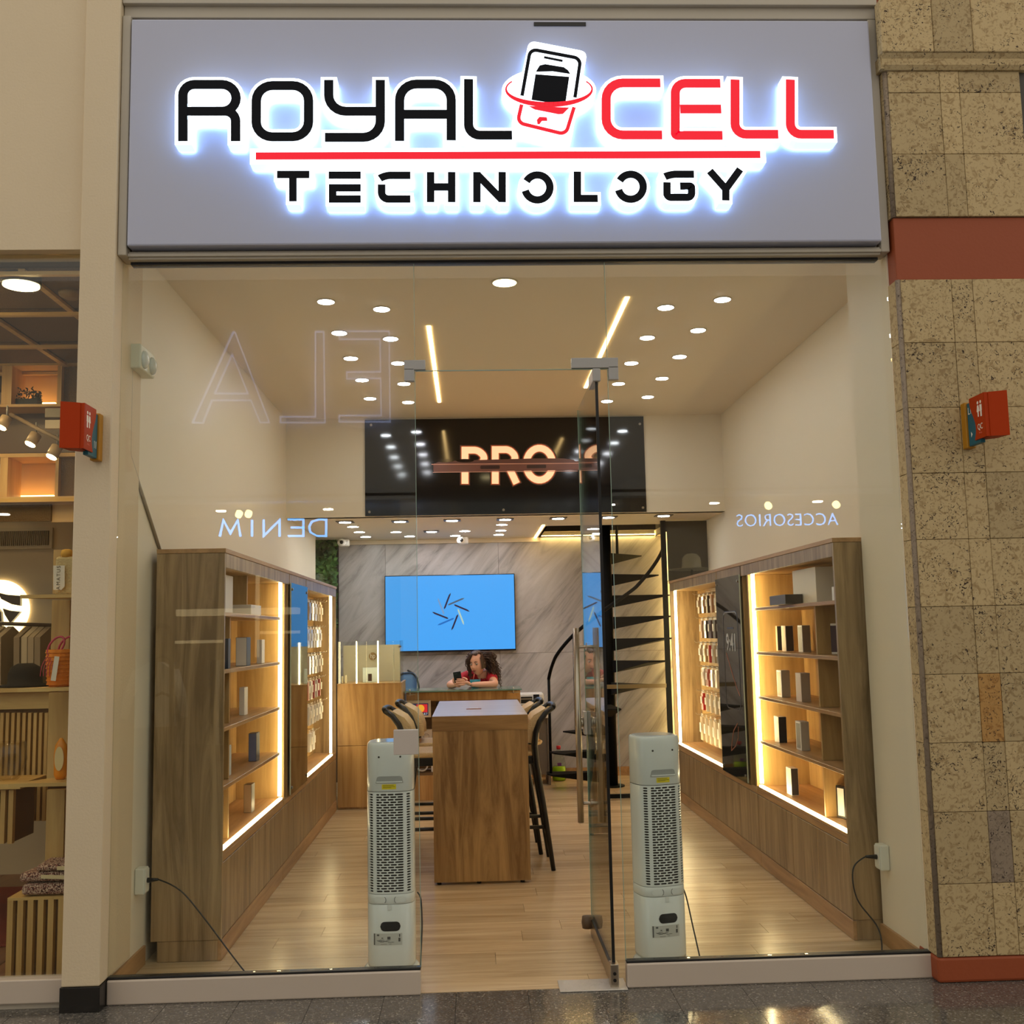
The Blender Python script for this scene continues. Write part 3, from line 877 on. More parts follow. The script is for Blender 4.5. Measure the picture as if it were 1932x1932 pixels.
def cabinet(side):
    left = side == 'left'
    xf = -1.2 if left else 1.81
    s = -1 if left else 1                # into the wall
    xw = -1.53 if left else 2.195
    xb = xf + s * (0.30 if left else 0.345)
    yf = 4.87 if left else 5.02
    led_y2 = 4.60 if left else 4.83
    mid = 0.90 if left else 1.04
    t = thing('wall_cabinet', 'long wood laminate display cabinet with lit shelves along the %s wall' % side, 'display cabinet', (xf + s * 0.17, YN, 0), 'lit display cabinets along the side walls')
    X = lambda a, b: (min(a, b), max(a, b))

    def bx(name, xa, xc, y0, y1, z0, z1, m, bev=0.0015, par=None):
        a, b = X(xa, xc)
        return MB().box(a, b, y0, y1, z0, z1, bev=bev, seg=1).build(name, m, par or t)
    bx('side_panel', xf + s * 0.001, xw, YN, YN + 0.022, 0.095, 1.92, m_wood_cab)
    bx('plinth', xf + s * 0.002, xw - s * 0.03, YN + 0.004, YN + 0.02, 0.001, 0.094, m_wood_cab)
    bx('side_panel', xf + s * 0.001, xw, yf - 0.022, yf, 0.001, 1.92, m_wood_cab)
    bx('top_panel', xf - s * 0.004, xw, YN - 0.004, yf + 0.002, 1.9205, 1.942, m_wood_cab_h)
    for a, b in ((YN + 0.0225, 2.41), (2.43, 3.125), (3.145, yf - 0.0225)):
        bx('fascia', xf + s * 0.001, xf + s * 0.019, a, b, 1.85, 1.92, m_wood_cab)
    bx('soffit', xf + s * 0.02, xb, YN + 0.0225, yf - 0.0225, 1.85, 1.862, m_wood_in)
    bx('back_panel', xb, xb + s * 0.015, YN + 0.0225, yf - 0.0225, 0.46, 1.849, m_wood_in)
    bx('deck', xf + s * 0.003, xb - s * 0.0005, YN + 0.0225, 2.23, 0.478, 0.498, m_wood_cab_h)
    bx('deck', xf + s * 0.003, xb - s * 0.0005, YP1 + 0.03, yf - 0.0225, 0.478, 0.498, m_wood_cab_h)
    for z in SHELF:
        bx('shelf', xf + s * 0.012, xb - s * 0.0005, YN + 0.0225, 2.155, z - 0.02, z, m_wood_cab_h, bev=0.002)
    bx('divider', xf + s * 0.001, xb, 2.23, 2.255, 0.46, 1.849, m_wood_in)
    bx('divider', xf + s * 0.001, xb, YP1 + 0.005, YP1 + 0.028, 0.46, 1.849, m_wood_in)
    zz = [1.632 - 0.0205, 1.3525, 1.332 - 0.0005, 1.0725, 1.0515, 0.7925, 0.7715, 0.4985]
    for z1, z0 in zip(zz[::2], zz[1::2]):
        bx('upright', xf + s * 0.05, xb - s * 0.001, mid - 0.009, mid + 0.009, z0, z1, m_wood_in)
    if left: bx('upright', xf + s * 0.05, xb - s * 0.001, 1.31, 1.328, 1.6325, 1.8495, m_wood_in)
    # hidden body behind the poster
    bx('carcass', xf + s * 0.012, xb, YP0 - 0.005, YP1 + 0.002, 0.46, 1.849, m_wood_in)
    mled = m_led if left else m_led_r
    bx('led_strip', xf + s * 0.006, xf + s * 0.026, 2.158, 2.176, 0.52, 1.848, mled, 0)
    bx('led_strip', xf + s * 0.002, xf + s * 0.020, YN + 0.024, 2.176, 0.4985, 0.511, mled, 0)
    bx('led_strip', xf + s * 0.006, xf + s * 0.026, led_y2, led_y2 + 0.018, 0.52, 1.848, mled, 0)
    bx('led_strip', xf + s * 0.002, xf + s * 0.020, YP1 + 0.03, led_y2 + 0.018, 0.4985, 0.511, mled, 0)
    # bottom rail, cupboard doors, toe board
    bx('rail', xf + s * 0.004, xf + s * 0.03, YN + 0.0225, yf - 0.0225, 0.445, 0.477, m_wood_cab_h)
    ys = [YN + 0.0225, 1.04, 1.50, 2.23, 2.73, 3.56, 4.42, yf - 0.0225] if not left else [YN + 0.0225, 1.15, 1.72, 2.42, 3.12, 3.7, 4.3, yf - 0.0225]
    for a, b in zip(ys, ys[1:]):
        bx('cupboard_door', xf + s * 0.002, xf + s * 0.02, a + 0.0015, b - 0.0015, 0.096, 0.442, m_wood_cab)
    bx('toe_board', xf - s * 0.0, xf + s * 0.018, YN + 0.001, 2.2, 0.001, 0.092, m_wood_cab_h)
    bx('toe_board', xf - s * 0.0, xf + s * 0.018, 2.203, yf, 0.001, 0.092, m_wood_cab_h)
    # flush glass poster panel with four studs
    gp = bx('glass_panel', xf - s * 0.012, xf - s * 0.004, YP0, YP1, 0.488, 1.862, flat('smoked_back_glass', (10, 11, 12), 0.03, coat=0.0, spec=0.6), 0)
    for y in (YP0 + 0.04, YP1 - 0.04):
        for z in (0.53, 1.82): MB().cyl((xf - s * 0.0125, y, z), (xf - s * 0.018, y, z), 0.009, seg=12).build('stand_off', m_satin, gp)
    MB().box(*X(xf - s * 0.0121, xf - s * 0.0039), YP0 - 0.003, YP0 - 0.0003, 0.488, 1.862).build('lit_edge', flat('pale_glass_edge', (205, 214, 190), 0.2), gp)
    return t, gp


cabL, gpL = cabinet('left')
cabR, gpR = cabinet('right')
# poster print on the right glass panel: a phone outline with the time
m_print_w = flat('white_print', (214, 214, 210), 0.3)
m_print_g = flat('grey_print', (70, 66, 70), 0.3)
m_print_o = flat('copper_print', (190, 110, 78), 0.3)
PX = 1.7975


def on_panel(mb, pts, hw, closed=False):
    """flat stroke on the plane x = PX; pts are (y, z)"""
    tmp = MB(); tmp.stroke(pts, hw, 0, 0.0012, closed=closed)
    for v in tmp.bm.verts: v.co = Vector((PX + v.co.y - 0.0012, v.co.x, v.co.z))
    me = bpy.data.meshes.new('t'); tmp.bm.to_mesh(me); tmp.bm.free(); mb.bm.from_mesh(me); bpy.data.meshes.remove(me)


b = MB(); on_panel(b, [(p.x, p.y) for p in rrect(2.50, 2.92, 0.95, 1.62, 0.07)], 0.004, True); b.build('phone_outline', m_print_g, gpR)
b = MB(); on_panel(b, [(2.53, 1.60), (2.56, 1.615), (2.86, 1.615), (2.89, 1.60)], 0.003)
b.build('phone_top_glint', m_print_w, gpR)
b = MB(); on_panel(b, [(2.86, 1.33), (2.74, 1.22), (2.60, 1.10), (2.52, 1.05)], 0.004); on_panel(b, [(2.62, 0.86), (2.74, 0.80), (2.80, 0.72), (2.83, 0.66)], 0.004); on_panel(b, [(2.60, 0.84), (2.62, 0.76), (2.70, 0.70), (2.83, 0.655)], 0.003)
b.build('copper_curve', m_print_o, gpR)
text('9:41', 0.17, (PX - 0.001, 2.70, 1.40), m_print_w, gpR, 'clock_digits', 0.0006, rot=(PI / 2, 0, -PI / 2), bold=0.002)
b = MB(); on_panel(b, [(2.62, 1.505), (2.80, 1.505)], 0.007); b.build('date_line', m_print_g, gpR)


# ------------------------------------------------------------------ boxes on shelves
def carton(name, label, cat, x, y, z, lx, ly, h, rgb, group=None, side_rgb=None, pic=None, rot=0.0, facing=-1, rough=0.4):
    """x, y: middle of the base; the printed face looks along -x (facing=-1) or +x"""
    t = thing(name, label, cat, (x, y, z + 0.0008), group, rot)
    m = flat('card_%d_%d_%d' % rgb, rgb, rough)
    MB().box(-lx / 2, lx / 2, -ly / 2, ly / 2, 0, h, bev=0.0015, seg=1).build('carton', m, t, local=True)
    if side_rgb:
        MB().box(-lx / 2 + 0.002, lx / 2 - 0.002, -ly / 2 - 0.0008, -ly / 2 - 0.0001, 0.002, h - 0.002).build('side_print', flat('card_%d_%d_%d' % side_rgb, side_rgb, rough), t, local=True)
    if pic:
        fx = facing * (lx / 2 + 0.0001); gx = facing * (lx / 2 + 0.0009)
        MB().box(min(fx, gx), max(fx, gx), -ly * 0.34, ly * 0.34, h * 0.07, h * 0.93).build('front_print', flat('card_%d_%d_%d' % pic, pic, rough), t, local=True)
    return t


def shelf_carton(label, cx, cy, zs, lx, ly, h, rgb, side='right', **k):
    """cx, cy: picture position of the box corner nearest the entrance on shelf height zs"""
    p = on_z(cx, cy, zs)
    s = 1 if side == 'right' else -1
    return carton('phone_box', label, 'phone box', p.x + s * lx / 2, p.y + ly / 2, zs, lx, ly, h, rgb, facing=-s, **k)


S1, S2, S3, S4, S5 = 1.632, 1.352, 1.072, 0.792, 0.498
CR = (226, 210, 182); WH = (238, 234, 226); BK = (30, 28, 30)
gR = 'phone boxes on the right shelves'
shelf_carton('cream phone box with black side, leftmost pair, on right shelf second from top', 1467.5, 1228, S2, 0.05, 0.09, 0.16, CR, side_rgb=BK, group=gR)
shelf_carton('white phone box with dark side beside it on right second shelf', 1483.5, 1229, S2, 0.05, 0.09, 0.16, WH, side_rgb=(52, 36, 30), group=gR, pic=(230, 222, 206))
shelf_carton('white phone box with pale green picture left of upright on right second shelf', 1515, 1231, S2, 0.05, 0.085, 0.16, WH, side_rgb=(150, 128, 104), group=gR, pic=(178, 172, 140))
shelf_carton('phone box with blue and orange picture at near end of right second shelf', 1565, 1233, S2, 0.03, 0.10, 0.16, (200, 184, 158), group=gR, pic=(64, 74, 96), rot=0.5)
shelf_carton('white phone box with violet and black picture nearest on right second shelf', 1580, 1235, S2, 0.03, 0.11, 0.165, WH, group=gR, pic=(62, 48, 66), rot=0.55)
shelf_carton('cream phone box with gold picture, farthest on right middle shelf', 1475.5, 1316, S3, 0.055, 0.10, 0.165, WH, side_rgb=(196, 180, 152), group=gR, pic=(204, 176, 120))
shelf_carton('pinkish white phone box left of upright on right middle shelf', 1512.6, 1325, S3, 0.055, 0.10, 0.165, (232, 216, 204), side_rgb=(182, 160, 136), group=gR)
shelf_carton('black phone box with white mark near on right middle shelf', 1563, 1333, S3, 0.06, 0.11, 0.165, (44, 46, 52), group=gR, side_rgb=BK)
shelf_carton('cream phone box with black side, farthest on right fourth shelf', 1470.6, 1402.5, S4, 0.05, 0.10, 0.16, CR, side_rgb=BK, group=gR)
shelf_carton('white phone box with grey phone picture on right fourth shelf', 1512.6, 1417, S4, 0.05, 0.10, 0.165, WH, side_rgb=(206, 192, 170), group=gR, pic=(150, 150, 140))
shelf_carton('black glossy phone box near on right fourth shelf', 1563, 1433.5, S4, 0.07, 0.11, 0.165, (40, 40, 46), group=gR, side_rgb=BK, pic=(54, 54, 64))
shelf_carton('white phone box with black spine standing on the right cabinet deck', 1494, 1501.5, S5, 0.045, 0.10, 0.16, WH, side_rgb=(40, 32, 30), group=gR, pic=(236, 226, 202))
shelf_carton('white phone box with camera print at near end of right cabinet deck', 1592, 1546, S5, 0.03, 0.075, 0.165, BK, group=gR, pic=(240, 236, 226), rot=0.35)
p = on_z(1530.6, 1137, S1)
lb = carton('laptop_box', 'large white laptop box standing on the top shelf of the right cabinet', 'laptop box', p.x + 0.1, p.y + 0.24, S1, 0.12, 0.42, 0.195, (240, 232, 212))
p = on_z(1482, 1140, S1)
carton('gadget_box', 'low dark grey box lying beside the large white laptop box', 'box', p.x + 0.05, p.y + 0.16, S1, 0.1, 0.32, 0.055, (104, 96, 84), side_rgb=(52, 48, 46))
carton('gadget_box', 'small white box at the near end of the right cabinet top shelf', 'box', 1.90, 0.64, S1, 0.12, 0.1, 0.07, (240, 236, 226))
gL = 'phone boxes on the left shelves'
p = on_z(432, 1157, S1)
carton('tablet_box', 'tall white box with grey lettering on the top shelf of left cabinet', 'box', -1.30, 0.86, S1, 0.05, 0.42, 0.20, WH)
carton('gadget_box', 'small low white carton on the top shelf of the left cabinet', 'box', -1.30, 1.42, S1, 0.16, 0.28, 0.055, (236, 228, 214))
LS = [(455, 1257, S2, 0.06, 0.10, 0.155, (70, 84, 104), WH, 'blue grey phone box with white side on left second shelf'),
      (489, 1252, S2, 0.03, 0.09, 0.14, WH, None, 'slim white phone box right of the post on left second shelf'),
      (456, 1350, S3, 0.03, 0.09, 0.155, WH, None, 'slim white phone box standing on the left middle shelf'),
      (476, 1437, S4, 0.045, 0.10, 0.16, (44, 44, 60), (120, 130, 170), 'black phone box with blue spine on left fourth shelf'),
      (426, 1466, S4, 0.02, 0.08, 0.155, (210, 220, 224), None, 'pale blue phone box by the near side of left fourth shelf'),
      (429, 1262, S2, 0.02, 0.05, 0.15, (60, 72, 92), None, 'dark blue phone box by the near side of left second shelf'),
      (467, 1534, S5, 0.045, 0.09, 0.16, (54, 42, 34), (150, 120, 90), 'dark brown phone box on the deck of the left cabinet')]
for cx, cy, zs, lx, ly, h, rgb, sd, lab in LS:
    p = on_z(cx, cy, zs)
    carton('phone_box', lab, 'phone box', max(min(p.x, -1.2 - 0.02 - lx / 2), -1.47), max(p.y, 0.66) + ly / 2, zs, lx, ly, h, rgb, gL, side_rgb=sd, facing=1)

# ------------------------------------------------------------------ hooks with hanging packs
def hook(parent, x, y, z, s):
    b = MB(); b.tube([(x, y, z), (x - s * 0.13, y, z), (x - s * 0.142, y, z + 0.012)], 0.0022, seg=6)
    b.build('hook', m_satin, parent)


ROWN = ['top', 'second', 'third', 'fourth', 'fifth', 'bottom']
POSN = ['farthest', 'second farthest', 'middle', 'second nearest', 'nearest', 'very nearest']
m_clear = glass('clear_sleeve', (0.93, 0.93, 0.92), 1.45)


def packs(side):
    left = side == 'left'
    s = -1 if left else 1
    xb = -1.405 if left else 2.07
    par = cabL if left else cabR
    board = MB().box(min(xb - s * 0.0005, xb - s * 0.008), max(xb - s * 0.0005, xb - s * 0.008), 3.16, (5.02 if not left else 4.87) - 0.025, 0.50, 1.848).build('pegboard', m_wood_in, par)
    MB().box(min(xb - s * 0.0085, xb - s * 0.014), max(xb - s * 0.0085, xb - s * 0.014), 3.3, 4.62, 1.66, 1.83).build('header_strip', flat('peg_board_cream', (222, 196, 152), 0.5), par)
    if left: zt = [1.80, 1.585, 1.37, 1.17, 0.97, 0.76]
    else: zt = [1.80, 1.595, 1.39, 1.19, 0.98, 0.775]
    pal_l = [[(222, 206, 180)] * 6, [(226, 218, 206)] * 6, [(196, 186, 176), (224, 218, 210)] * 3, [(170, 40, 44), (226, 216, 206)] * 3, [(224, 220, 212)] * 6, [(226, 220, 212)] * 6]
    pal_r = [[(196, 160, 110), (214, 168, 120), (70, 52, 46), (206, 160, 120), (226, 196, 150)], [(214, 170, 130), (60, 50, 52), (90, 66, 70), (60, 48, 56), (150, 110, 90)],
             [(206, 184, 150), (220, 176, 110), (200, 34, 40), (206, 184, 150), (150, 140, 116)], [(232, 214, 190), (200, 90, 70), (230, 214, 190), (206, 190, 164), (226, 214, 196)],
             [(206, 30, 34), (230, 220, 200), (226, 210, 180), (196, 184, 160), (230, 220, 200)], [(226, 206, 172), (232, 216, 186), (236, 222, 190), (230, 214, 184), (232, 218, 190)]]
    pal = pal_l if left else pal_r
    for i, z in enumerate(zt):
        n = 5
        if left and i == 5: n = 2
        for k in range(n):
            y = (4.62 if left else 4.50) - 0.165 * k + (-0.07 if i % 2 else 0)
            if left and i == 5: y = 4.18 - 0.165 * k
            if not left and i == 5: y += 0.14
            hook(par, xb - s * 0.0145, y, z, s)
            cname = {True: 'red', False: 'pale'}[pal[i][k][0] > 160 and pal[i][k][1] < 100]
            if sum(pal[i][k]) < 300: cname = 'dark'
            lab = '%s phone case pack, %s on %s hook row of %s cabinet' % (cname, POSN[k], ROWN[i], side)
            t = thing('hanging_pack', lab, 'phone case', (xb - s * 0.10, y, z), 'phone case packs on hooks in the %s cabinet' % side)
            h, w = (0.145, 0.075) if not (i == 5 and not left) else (0.20, 0.095)
            if i == 1: h = 0.15
            rz = random.uniform(-0.12, 0.12)
            rot = Matrix.Rotation(rz, 4, 'Z')
            b = MB(); b.box(-0.011, 0.011, -w / 2, w / 2, -h - 0.02, -0.02, bev=0.004, seg=2, rot=rot)
            b.build('case', flat('pack_%d_%d_%d' % pal[i][k], pal[i][k], 0.3, coat=0.6), t, local=True)
            b = MB(); b.box(-0.0012, 0.0012, -w / 2, w / 2, -0.024, 0.006, rot=rot)
            b.build('header_card', flat('header_card_white', (236, 226, 208), 0.4), t, local=True)
            b = MB(); b.box(-0.016 - 0.004, -0.0185, -w * 0.3, w * 0.3, -h * 0.75, -h * 0.35) if s > 0 else b.box(0.0185, 0.02, -w * 0.3, w * 0.3, -h * 0.75, -h * 0.35)
            b.build('label_sticker', flat('sticker_cream', (240, 230, 214), 0.4), t, local=True)


packs('left'); packs('right')

# ================================================================== high table and stools
tb = thing('high_table', 'tall wood laminate bar table with panel legs and pale top in shop centre', 'table', (0.043, 2.7, 0))
TX0, TX1, TY0, TY1, TZ = -0.252, 0.334, 1.94, 3.46, 1.003
MB().box(TX0, TX1, TY0 + 0.012, TY1 - 0.012, TZ - 0.0885, TZ - 0.006, bev=0.001).build('apron', m_wood_table_h, tb)
MB().box(TX0 - 0.001, TX1 + 0.001, TY0, TY0 + 0.0115, TZ - 0.09, TZ - 0.0005).build('edge_board', m_wood_table_h, tb)
MB().box(TX0, TX1, TY0 + 0.0116, TY1, TZ - 0.0058, TZ).build('top_sheet', m_wood_top, tb)
MB().box(TX0 + 0.002, TX1 - 0.002, TY0 + 0.002, TY0 + 0.075, 0.018, TZ - 0.0905).build('panel_leg', m_wood_table, tb)
MB().box(TX0 + 0.002, TX1 - 0.002, TY1 - 0.077, TY1 - 0.002, 0.018, TZ - 0.0905).build('panel_leg', m_wood_table, tb)
b = MB()
for x in (TX0 + 0.03, 0.02, TX1 - 0.05):
    for y in (TY0 + 0.04, TY1 - 0.04): b.cyl((x, y, 0.0), (x, y, 0.0178), 0.014)
b.build('levelling_feet', m_black, tb)
b = MB(); b.box(-0.045, 0.055, 2.50, 2.56, TZ + 0.0002, TZ + 0.004, bev=0.001); so = b.build('socket_plate', flat('socket_copper', (176, 110, 70), 0.3), tb)
b = MB(); b.box(-0.025, 0.035, 2.52, 2.555, TZ + 0.0042, TZ + 0.006); b.build('socket_insert', flat('socket_white', (226, 224, 220), 0.3), so)

m_cane = flat('woven_cane', (240, 208, 152), 0.55, bump=0.8, bscale=120, var=0.08)


def make_stool():
    t = thing('bar_stool', 'x', 'bar stool', (0, 0, 0))
    # local: faces -x, seat centre at origin, rear at +x
    sz = 0.715
    b = MB(); b.box(-0.20, 0.17, -0.2, 0.2, sz, sz + 0.034, bev=0.014, seg=3); b.build('seat', m_cane, t, local=True)
    b = MB(); b.box(-0.19, 0.165, -0.19, 0.19, sz - 0.052, sz - 0.0005, bev=0.006); b.build('seat_frame', m_black, t, local=True)
    for s in (-1, 1):
        b = MB(); y = s * 0.2
        pts = [(0.262, y * 1.06, 0.0), (0.215, y * 1.03, 0.35), (0.168, y, 0.66), (0.158, y, 0.78), (0.168, y, 0.86), (0.195, y * 0.99, 0.93), (0.236, y * 0.96, 0.985), (0.285, y * 0.92, 1.018)]
        b.tube(pts, [0.015, 0.018, 0.021, 0.021, 0.02, 0.019, 0.018, 0.017], seg=10)
        b.build('rear_leg', m_black, t, local=True)
        b = MB(); b.tube([(-0.21, s * 0.2, 0.0), (-0.17, s * 0.178, 0.66)], [0.015, 0.02], seg=10); b.build('front_leg', m_black, t, local=True)
        b = MB(); b.tube([(-0.195, s * 0.193, 0.27), (0.222, s * 0.206, 0.27)], 0.012, seg=8); b.build('stretcher', m_black, t, local=True)
    b = MB(); b.tube([(-0.2, -0.192, 0.22), (-0.2, 0.192, 0.22)], 0.013, seg=8); b.build('foot_rest', m_black, t, local=True)
    b = MB(); b.tube([(0.234, -0.206, 0.2), (0.234, 0.206, 0.2)], 0.012, seg=8); b.build('stretcher', m_black, t, local=True)
    b = MB(); b.tube([(0.285, -0.184, 1.018), (0.297, -0.1, 1.024), (0.30, 0, 1.026), (0.297, 0.1, 1.024), (0.285, 0.184, 1.018)], 0.016, seg=8); b.build('top_rail', m_black, t, local=True)
    # cane back: a bowed sheet between the uprights
    b = MB()
    for prof, bow in (([(0.10, 0.80), (0.102, 0.86), (0.12, 0.92), (0.158, 0.97), (0.225, 1.008)], 0.02), ([(0.152, 0.79), (0.157, 0.85), (0.18, 0.915), (0.218, 0.965), (0.272, 1.004)], 0.045)):
        V = []
        for x, z in prof:
            V.append([b.bm.verts.new((x + bow * (1 - (-1 + k / 4) ** 2), (-1 + k / 4) * 0.184, z)) for k in range(9)])
        for i in range(len(V) - 1):
            for k in range(8):
                f = b.bm.faces.new((V[i][k], V[i][k + 1], V[i + 1][k + 1], V[i + 1][k])); f.smooth = True
    for y in (-0.184, 0.184):
        b.bm.faces.new([b.bm.verts.new((x, y, z)) for x, z in ((0.10, 0.80), (0.152, 0.79), (0.157, 0.85), (0.18, 0.915), (0.218, 0.965), (0.272, 1.004), (0.225, 1.008), (0.158, 0.97), (0.12, 0.92), (0.102, 0.86))])
    b.build('back_cane', m_cane, t, local=True)
    b = MB(); b.tube([(0.158, -0.185, 0.785), (0.2, -0.09, 0.785), (0.212, 0, 0.785), (0.2, 0.09, 0.785), (0.158, 0.185, 0.785)], 0.011, seg=8); b.build('back_lower_rail', m_cane, t, local=True)
    return t


st = make_stool()
spots = [(0.232, 2.475, 0.0, 'black bar stool with cane back, nearer of the two right of the table'),
         (0.185, 2.985, 0.0, 'black bar stool with cane back, farther one right of the table'),
         (-0.285, 2.50, PI, 'black bar stool with cane back, nearer of the two left of the table'),
         (-0.245, 3.13, PI, 'black bar stool with cane back, farther one left of the table')]
for i, (x, y, rz, lab) in enumerate(spots):
    o = st if i == 0 else copy_tree(st)
    o.location = (x, y, 0); o.rotation_euler = (0, 0, rz); o['label'] = lab; o['group'] = 'bar stools at the high table'

# ================================================================== tower coolers
m_abs = flat('glossy_white_plastic', (226, 230, 226), 0.22, coat=0.3)
m_cav = flat('dark_cavity', (34, 30, 27), 0.7)
FA, FB = 0.107, 0.10


def fan_y(x, a=FA, b=FB):
    u = min(0.9999, abs(x) / a)
    return -b * (1 - u ** 3.2) ** (1 / 3.2)


def fan_ring(a, b, n=48):
    out = []
    for k in range(n):
        t = 2 * PI * k / n; c, s = math.cos(t), math.sin(t); e = 2 / 3.2
        out.append((a * math.copysign(abs(c) ** e, c), b * math.copysign(abs(s) ** e, s)))
    return out


def loft(mb, levels, n=48, open_front=None, cap=True):
    rings = []
    for z, k in levels:
        rings.append([mb.bm.verts.new((x, y, z)) for x, y in fan_ring(FA * k, FB * k, n)])
    for a, b in zip(rings, rings[1:]):
        for i in range(n):
            f = mb.bm.faces.new((a[i], a[(i + 1) % n], b[(i + 1) % n], b[i])); f.smooth = True
    if cap:
        mb.bm.faces.new(rings[0][::-1]); mb.bm.faces.new(rings[-1])


def make_fan():
    t = thing('tower_cooler', 'x', 'air cooler', (0, 0, 0))
    b = MB(); b.lathe([(0.118, 0.0), (0.126, 0.004), (0.126, 0.018), (0.116, 0.03), (0.09, 0.036)], (0, 0, 0), seg=40, sy=0.95); b.build('base_plate', m_abs, t, local=True)
    b = MB(); loft(b, [(0.037, 0.985), (0.05, 1.0), (0.308, 1.0), (0.309, 0.994)]); b.build('tank_housing', m_abs, t, local=True)
    b = MB(); loft(b, [(0.311, 0.994), (0.312, 1.0), (0.352, 1.0), (0.353, 0.994)]); b.build('middle_band', m_abs, t, local=True)
    b = MB(); loft(b, [(0.355, 0.90), (0.80, 0.90)]); b.build('inner_core', m_cav, t, local=True)
    b = MB(); loft(b, [(0.802, 0.994), (0.803, 1.0), (0.992, 1.0), (1.006, 0.99), (1.014, 0.97), (1.018, 0.93)]); b.build('head_shell', m_abs, t, local=True)
    b = MB(); loft(b, [(1.0182, 0.87), (1.021, 0.85)]); b.build('control_top', flat('cooler_top_gloss', (210, 216, 224), 0.08), t, local=True)
    # ---- grille shell with real slots
    g = MB(); bm = g.bm; z0, z1 = 0.355, 0.80; th = 0.004

    def P(x, z, d=0.0): return (x * (1 - d / FA), fan_y(x) + d, z)
    nrow = 38; dz = (z1 - z0 - 0.012) / nrow; zb = z0 + 0.006
    def slot_cell(xa, xb, za, zc, sxa, sxb, hz):
        # rectangle xa..xb, za..zc with a pill hole sxa..sxb of half height hz
        cz = (za + zc) / 2; r = min(hz, (sxb - sxa) / 2)
        inner = []
        for cx, a0 in ((sxb - r, -90), (sxa + r, 90)):
            for k in range(5):
                tt = R(a0 + 180 * k / 4); inner.append((cx + r * math.cos(tt), cz + r * math.sin(tt) * hz / r))
        outer = []
        for px, pz in inner:     # push outwards on to the rectangle
            ox = xb if px > (sxa + sxb) / 2 else xa
            oz = zc if pz > cz + 1e-6 else (za if pz < cz - 1e-6 else cz)
            k_ = abs(pz - cz) / hz
            if k_ > 0.99: outer.append((px, oz))
            elif k_ > 0.5: outer.append((ox, oz))
            else: outer.append((ox, pz))
        vi = [bm.verts.new(P(*p)) for p in inner]; vo = [bm.verts.new(P(*p)) for p in outer]; vd = [bm.verts.new(P(p[0], p[1], th)) for p in inner]
        n = len(vi)
        for k in range(n):
            bm.faces.new((vo[k], vo[(k + 1) % n], vi[(k + 1) % n], vi[k]))
            bm.faces.new((vi[k], vi[(k + 1) % n], vd[(k + 1) % n], vd[k]))
        # small corner triangles
        for ox in (xa, xb):
            for oz in (za, zc):
                e = [p for p in outer if abs(p[0] - ox) < 1e-9 and abs(p[1] - oz) < 1e-9]
                e2 = [p for p in outer if abs(p[1] - oz) < 1e-9 and p not in e]
                if e and e2:
                    pass
    cell = 0.0325; x_l, x_r = -0.064, 0.064
    for r in range(nrow):
        za, zc = zb + r * dz, zb + (r + 1) * dz
        # centre field, brick offset
        xs_ = [x_l]; x = x_l + (cell if r % 2 == 0 else cell * 0.62)
        while x < x_r - 0.012: xs_.append(x); x += cell
        xs_.append(x_r)
        for a, c_ in zip(xs_, xs_[1:]): slot_cell(a, c_, za, zc, a + 0.0022, c_ - 0.0022, dz * 0.31)
        for sg in (-1, 1):
            a, c_ = (x_r, 0.0735) if sg > 0 else (-0.0735, x_l)
            bm.faces.new([bm.verts.new(P(*p)) for p in ((a, za), (c_, za), (c_, zc), (a, zc))])
            a, c_ = (0.0735, 0.094) if sg > 0 else (-0.094, -0.0735)
            slot_cell(a, c_, za, zc, a + 0.002, c_ - 0.002, dz * 0.31)
    for za, zc in ((z0, zb), (zb + nrow * dz, z1)):
        X_ = [-0.094 + 0.188 * k / 16 for k in range(17)]
        for a, c_ in zip(X_, X_[1:]): bm.faces.new([bm.verts.new(P(*p)) for p in ((a, za), (c_, za), (c_, zc), (a, zc))])
    bmesh.ops.remove_doubles(bm, verts=bm.verts, dist=1e-5)
    g.build('grille', m_abs, t, local=True)
    # plain shell round the sides and the back
    b = MB(); pts = fan_ring(FA, FB, 96); keep = [p for p in pts if not (abs(p[0]) < 0.0935 and p[1] < 0)]
    keep.sort(key=lambda p: math.atan2(p[1], p[0]) if math.atan2(p[1], p[0]) > -PI / 2 else math.atan2(p[1], p[0]) + 2 * PI)
    keep = [(0.094, fan_y(0.094))] + keep + [(-0.094, fan_y(0.094))]
    lo = [b.bm.verts.new((x, y, z0)) for x, y in keep]; hi = [b.bm.verts.new((x, y, z1)) for x, y in keep]
    for k in range(len(lo) - 1):
        f = b.bm.faces.new((lo[k], lo[k + 1], hi[k + 1], hi[k])); f.smooth = True
    b.build('wrap_shell', m_abs, t, local=True)

    # front details follow the curved face
    def face_prism(pts, d0, d1):
        xs_ = [p[0] for p in pts]; x0_, x1_ = min(xs_), max(xs_); N = 22

        def span(x):
            zz_ = []
            for (ax, az), (bx_, bz) in zip(pts, pts[1:] + pts[:1]):
                if min(ax, bx_) - 1e-9 <= x <= max(ax, bx_) + 1e-9:
                    if abs(bx_ - ax) < 1e-9: zz_ += [az, bz]
                    else: zz_.append(az + (bz - az) * (x - ax) / (bx_ - ax))
            return min(zz_), max(zz_)
        mb = MB(); cols_ = []
        for k in range(N + 1):
            x = x0_ + (x1_ - x0_) * k / N; lo_, hi_ = span(x)
            if hi_ - lo_ < 2e-4: hi_ = lo_ + 2e-4
            cols_.append([mb.bm.verts.new((x, fan_y(x) - d, z)) for d, z in ((d1, lo_), (d1, hi_), (d0, hi_), (d0, lo_))])
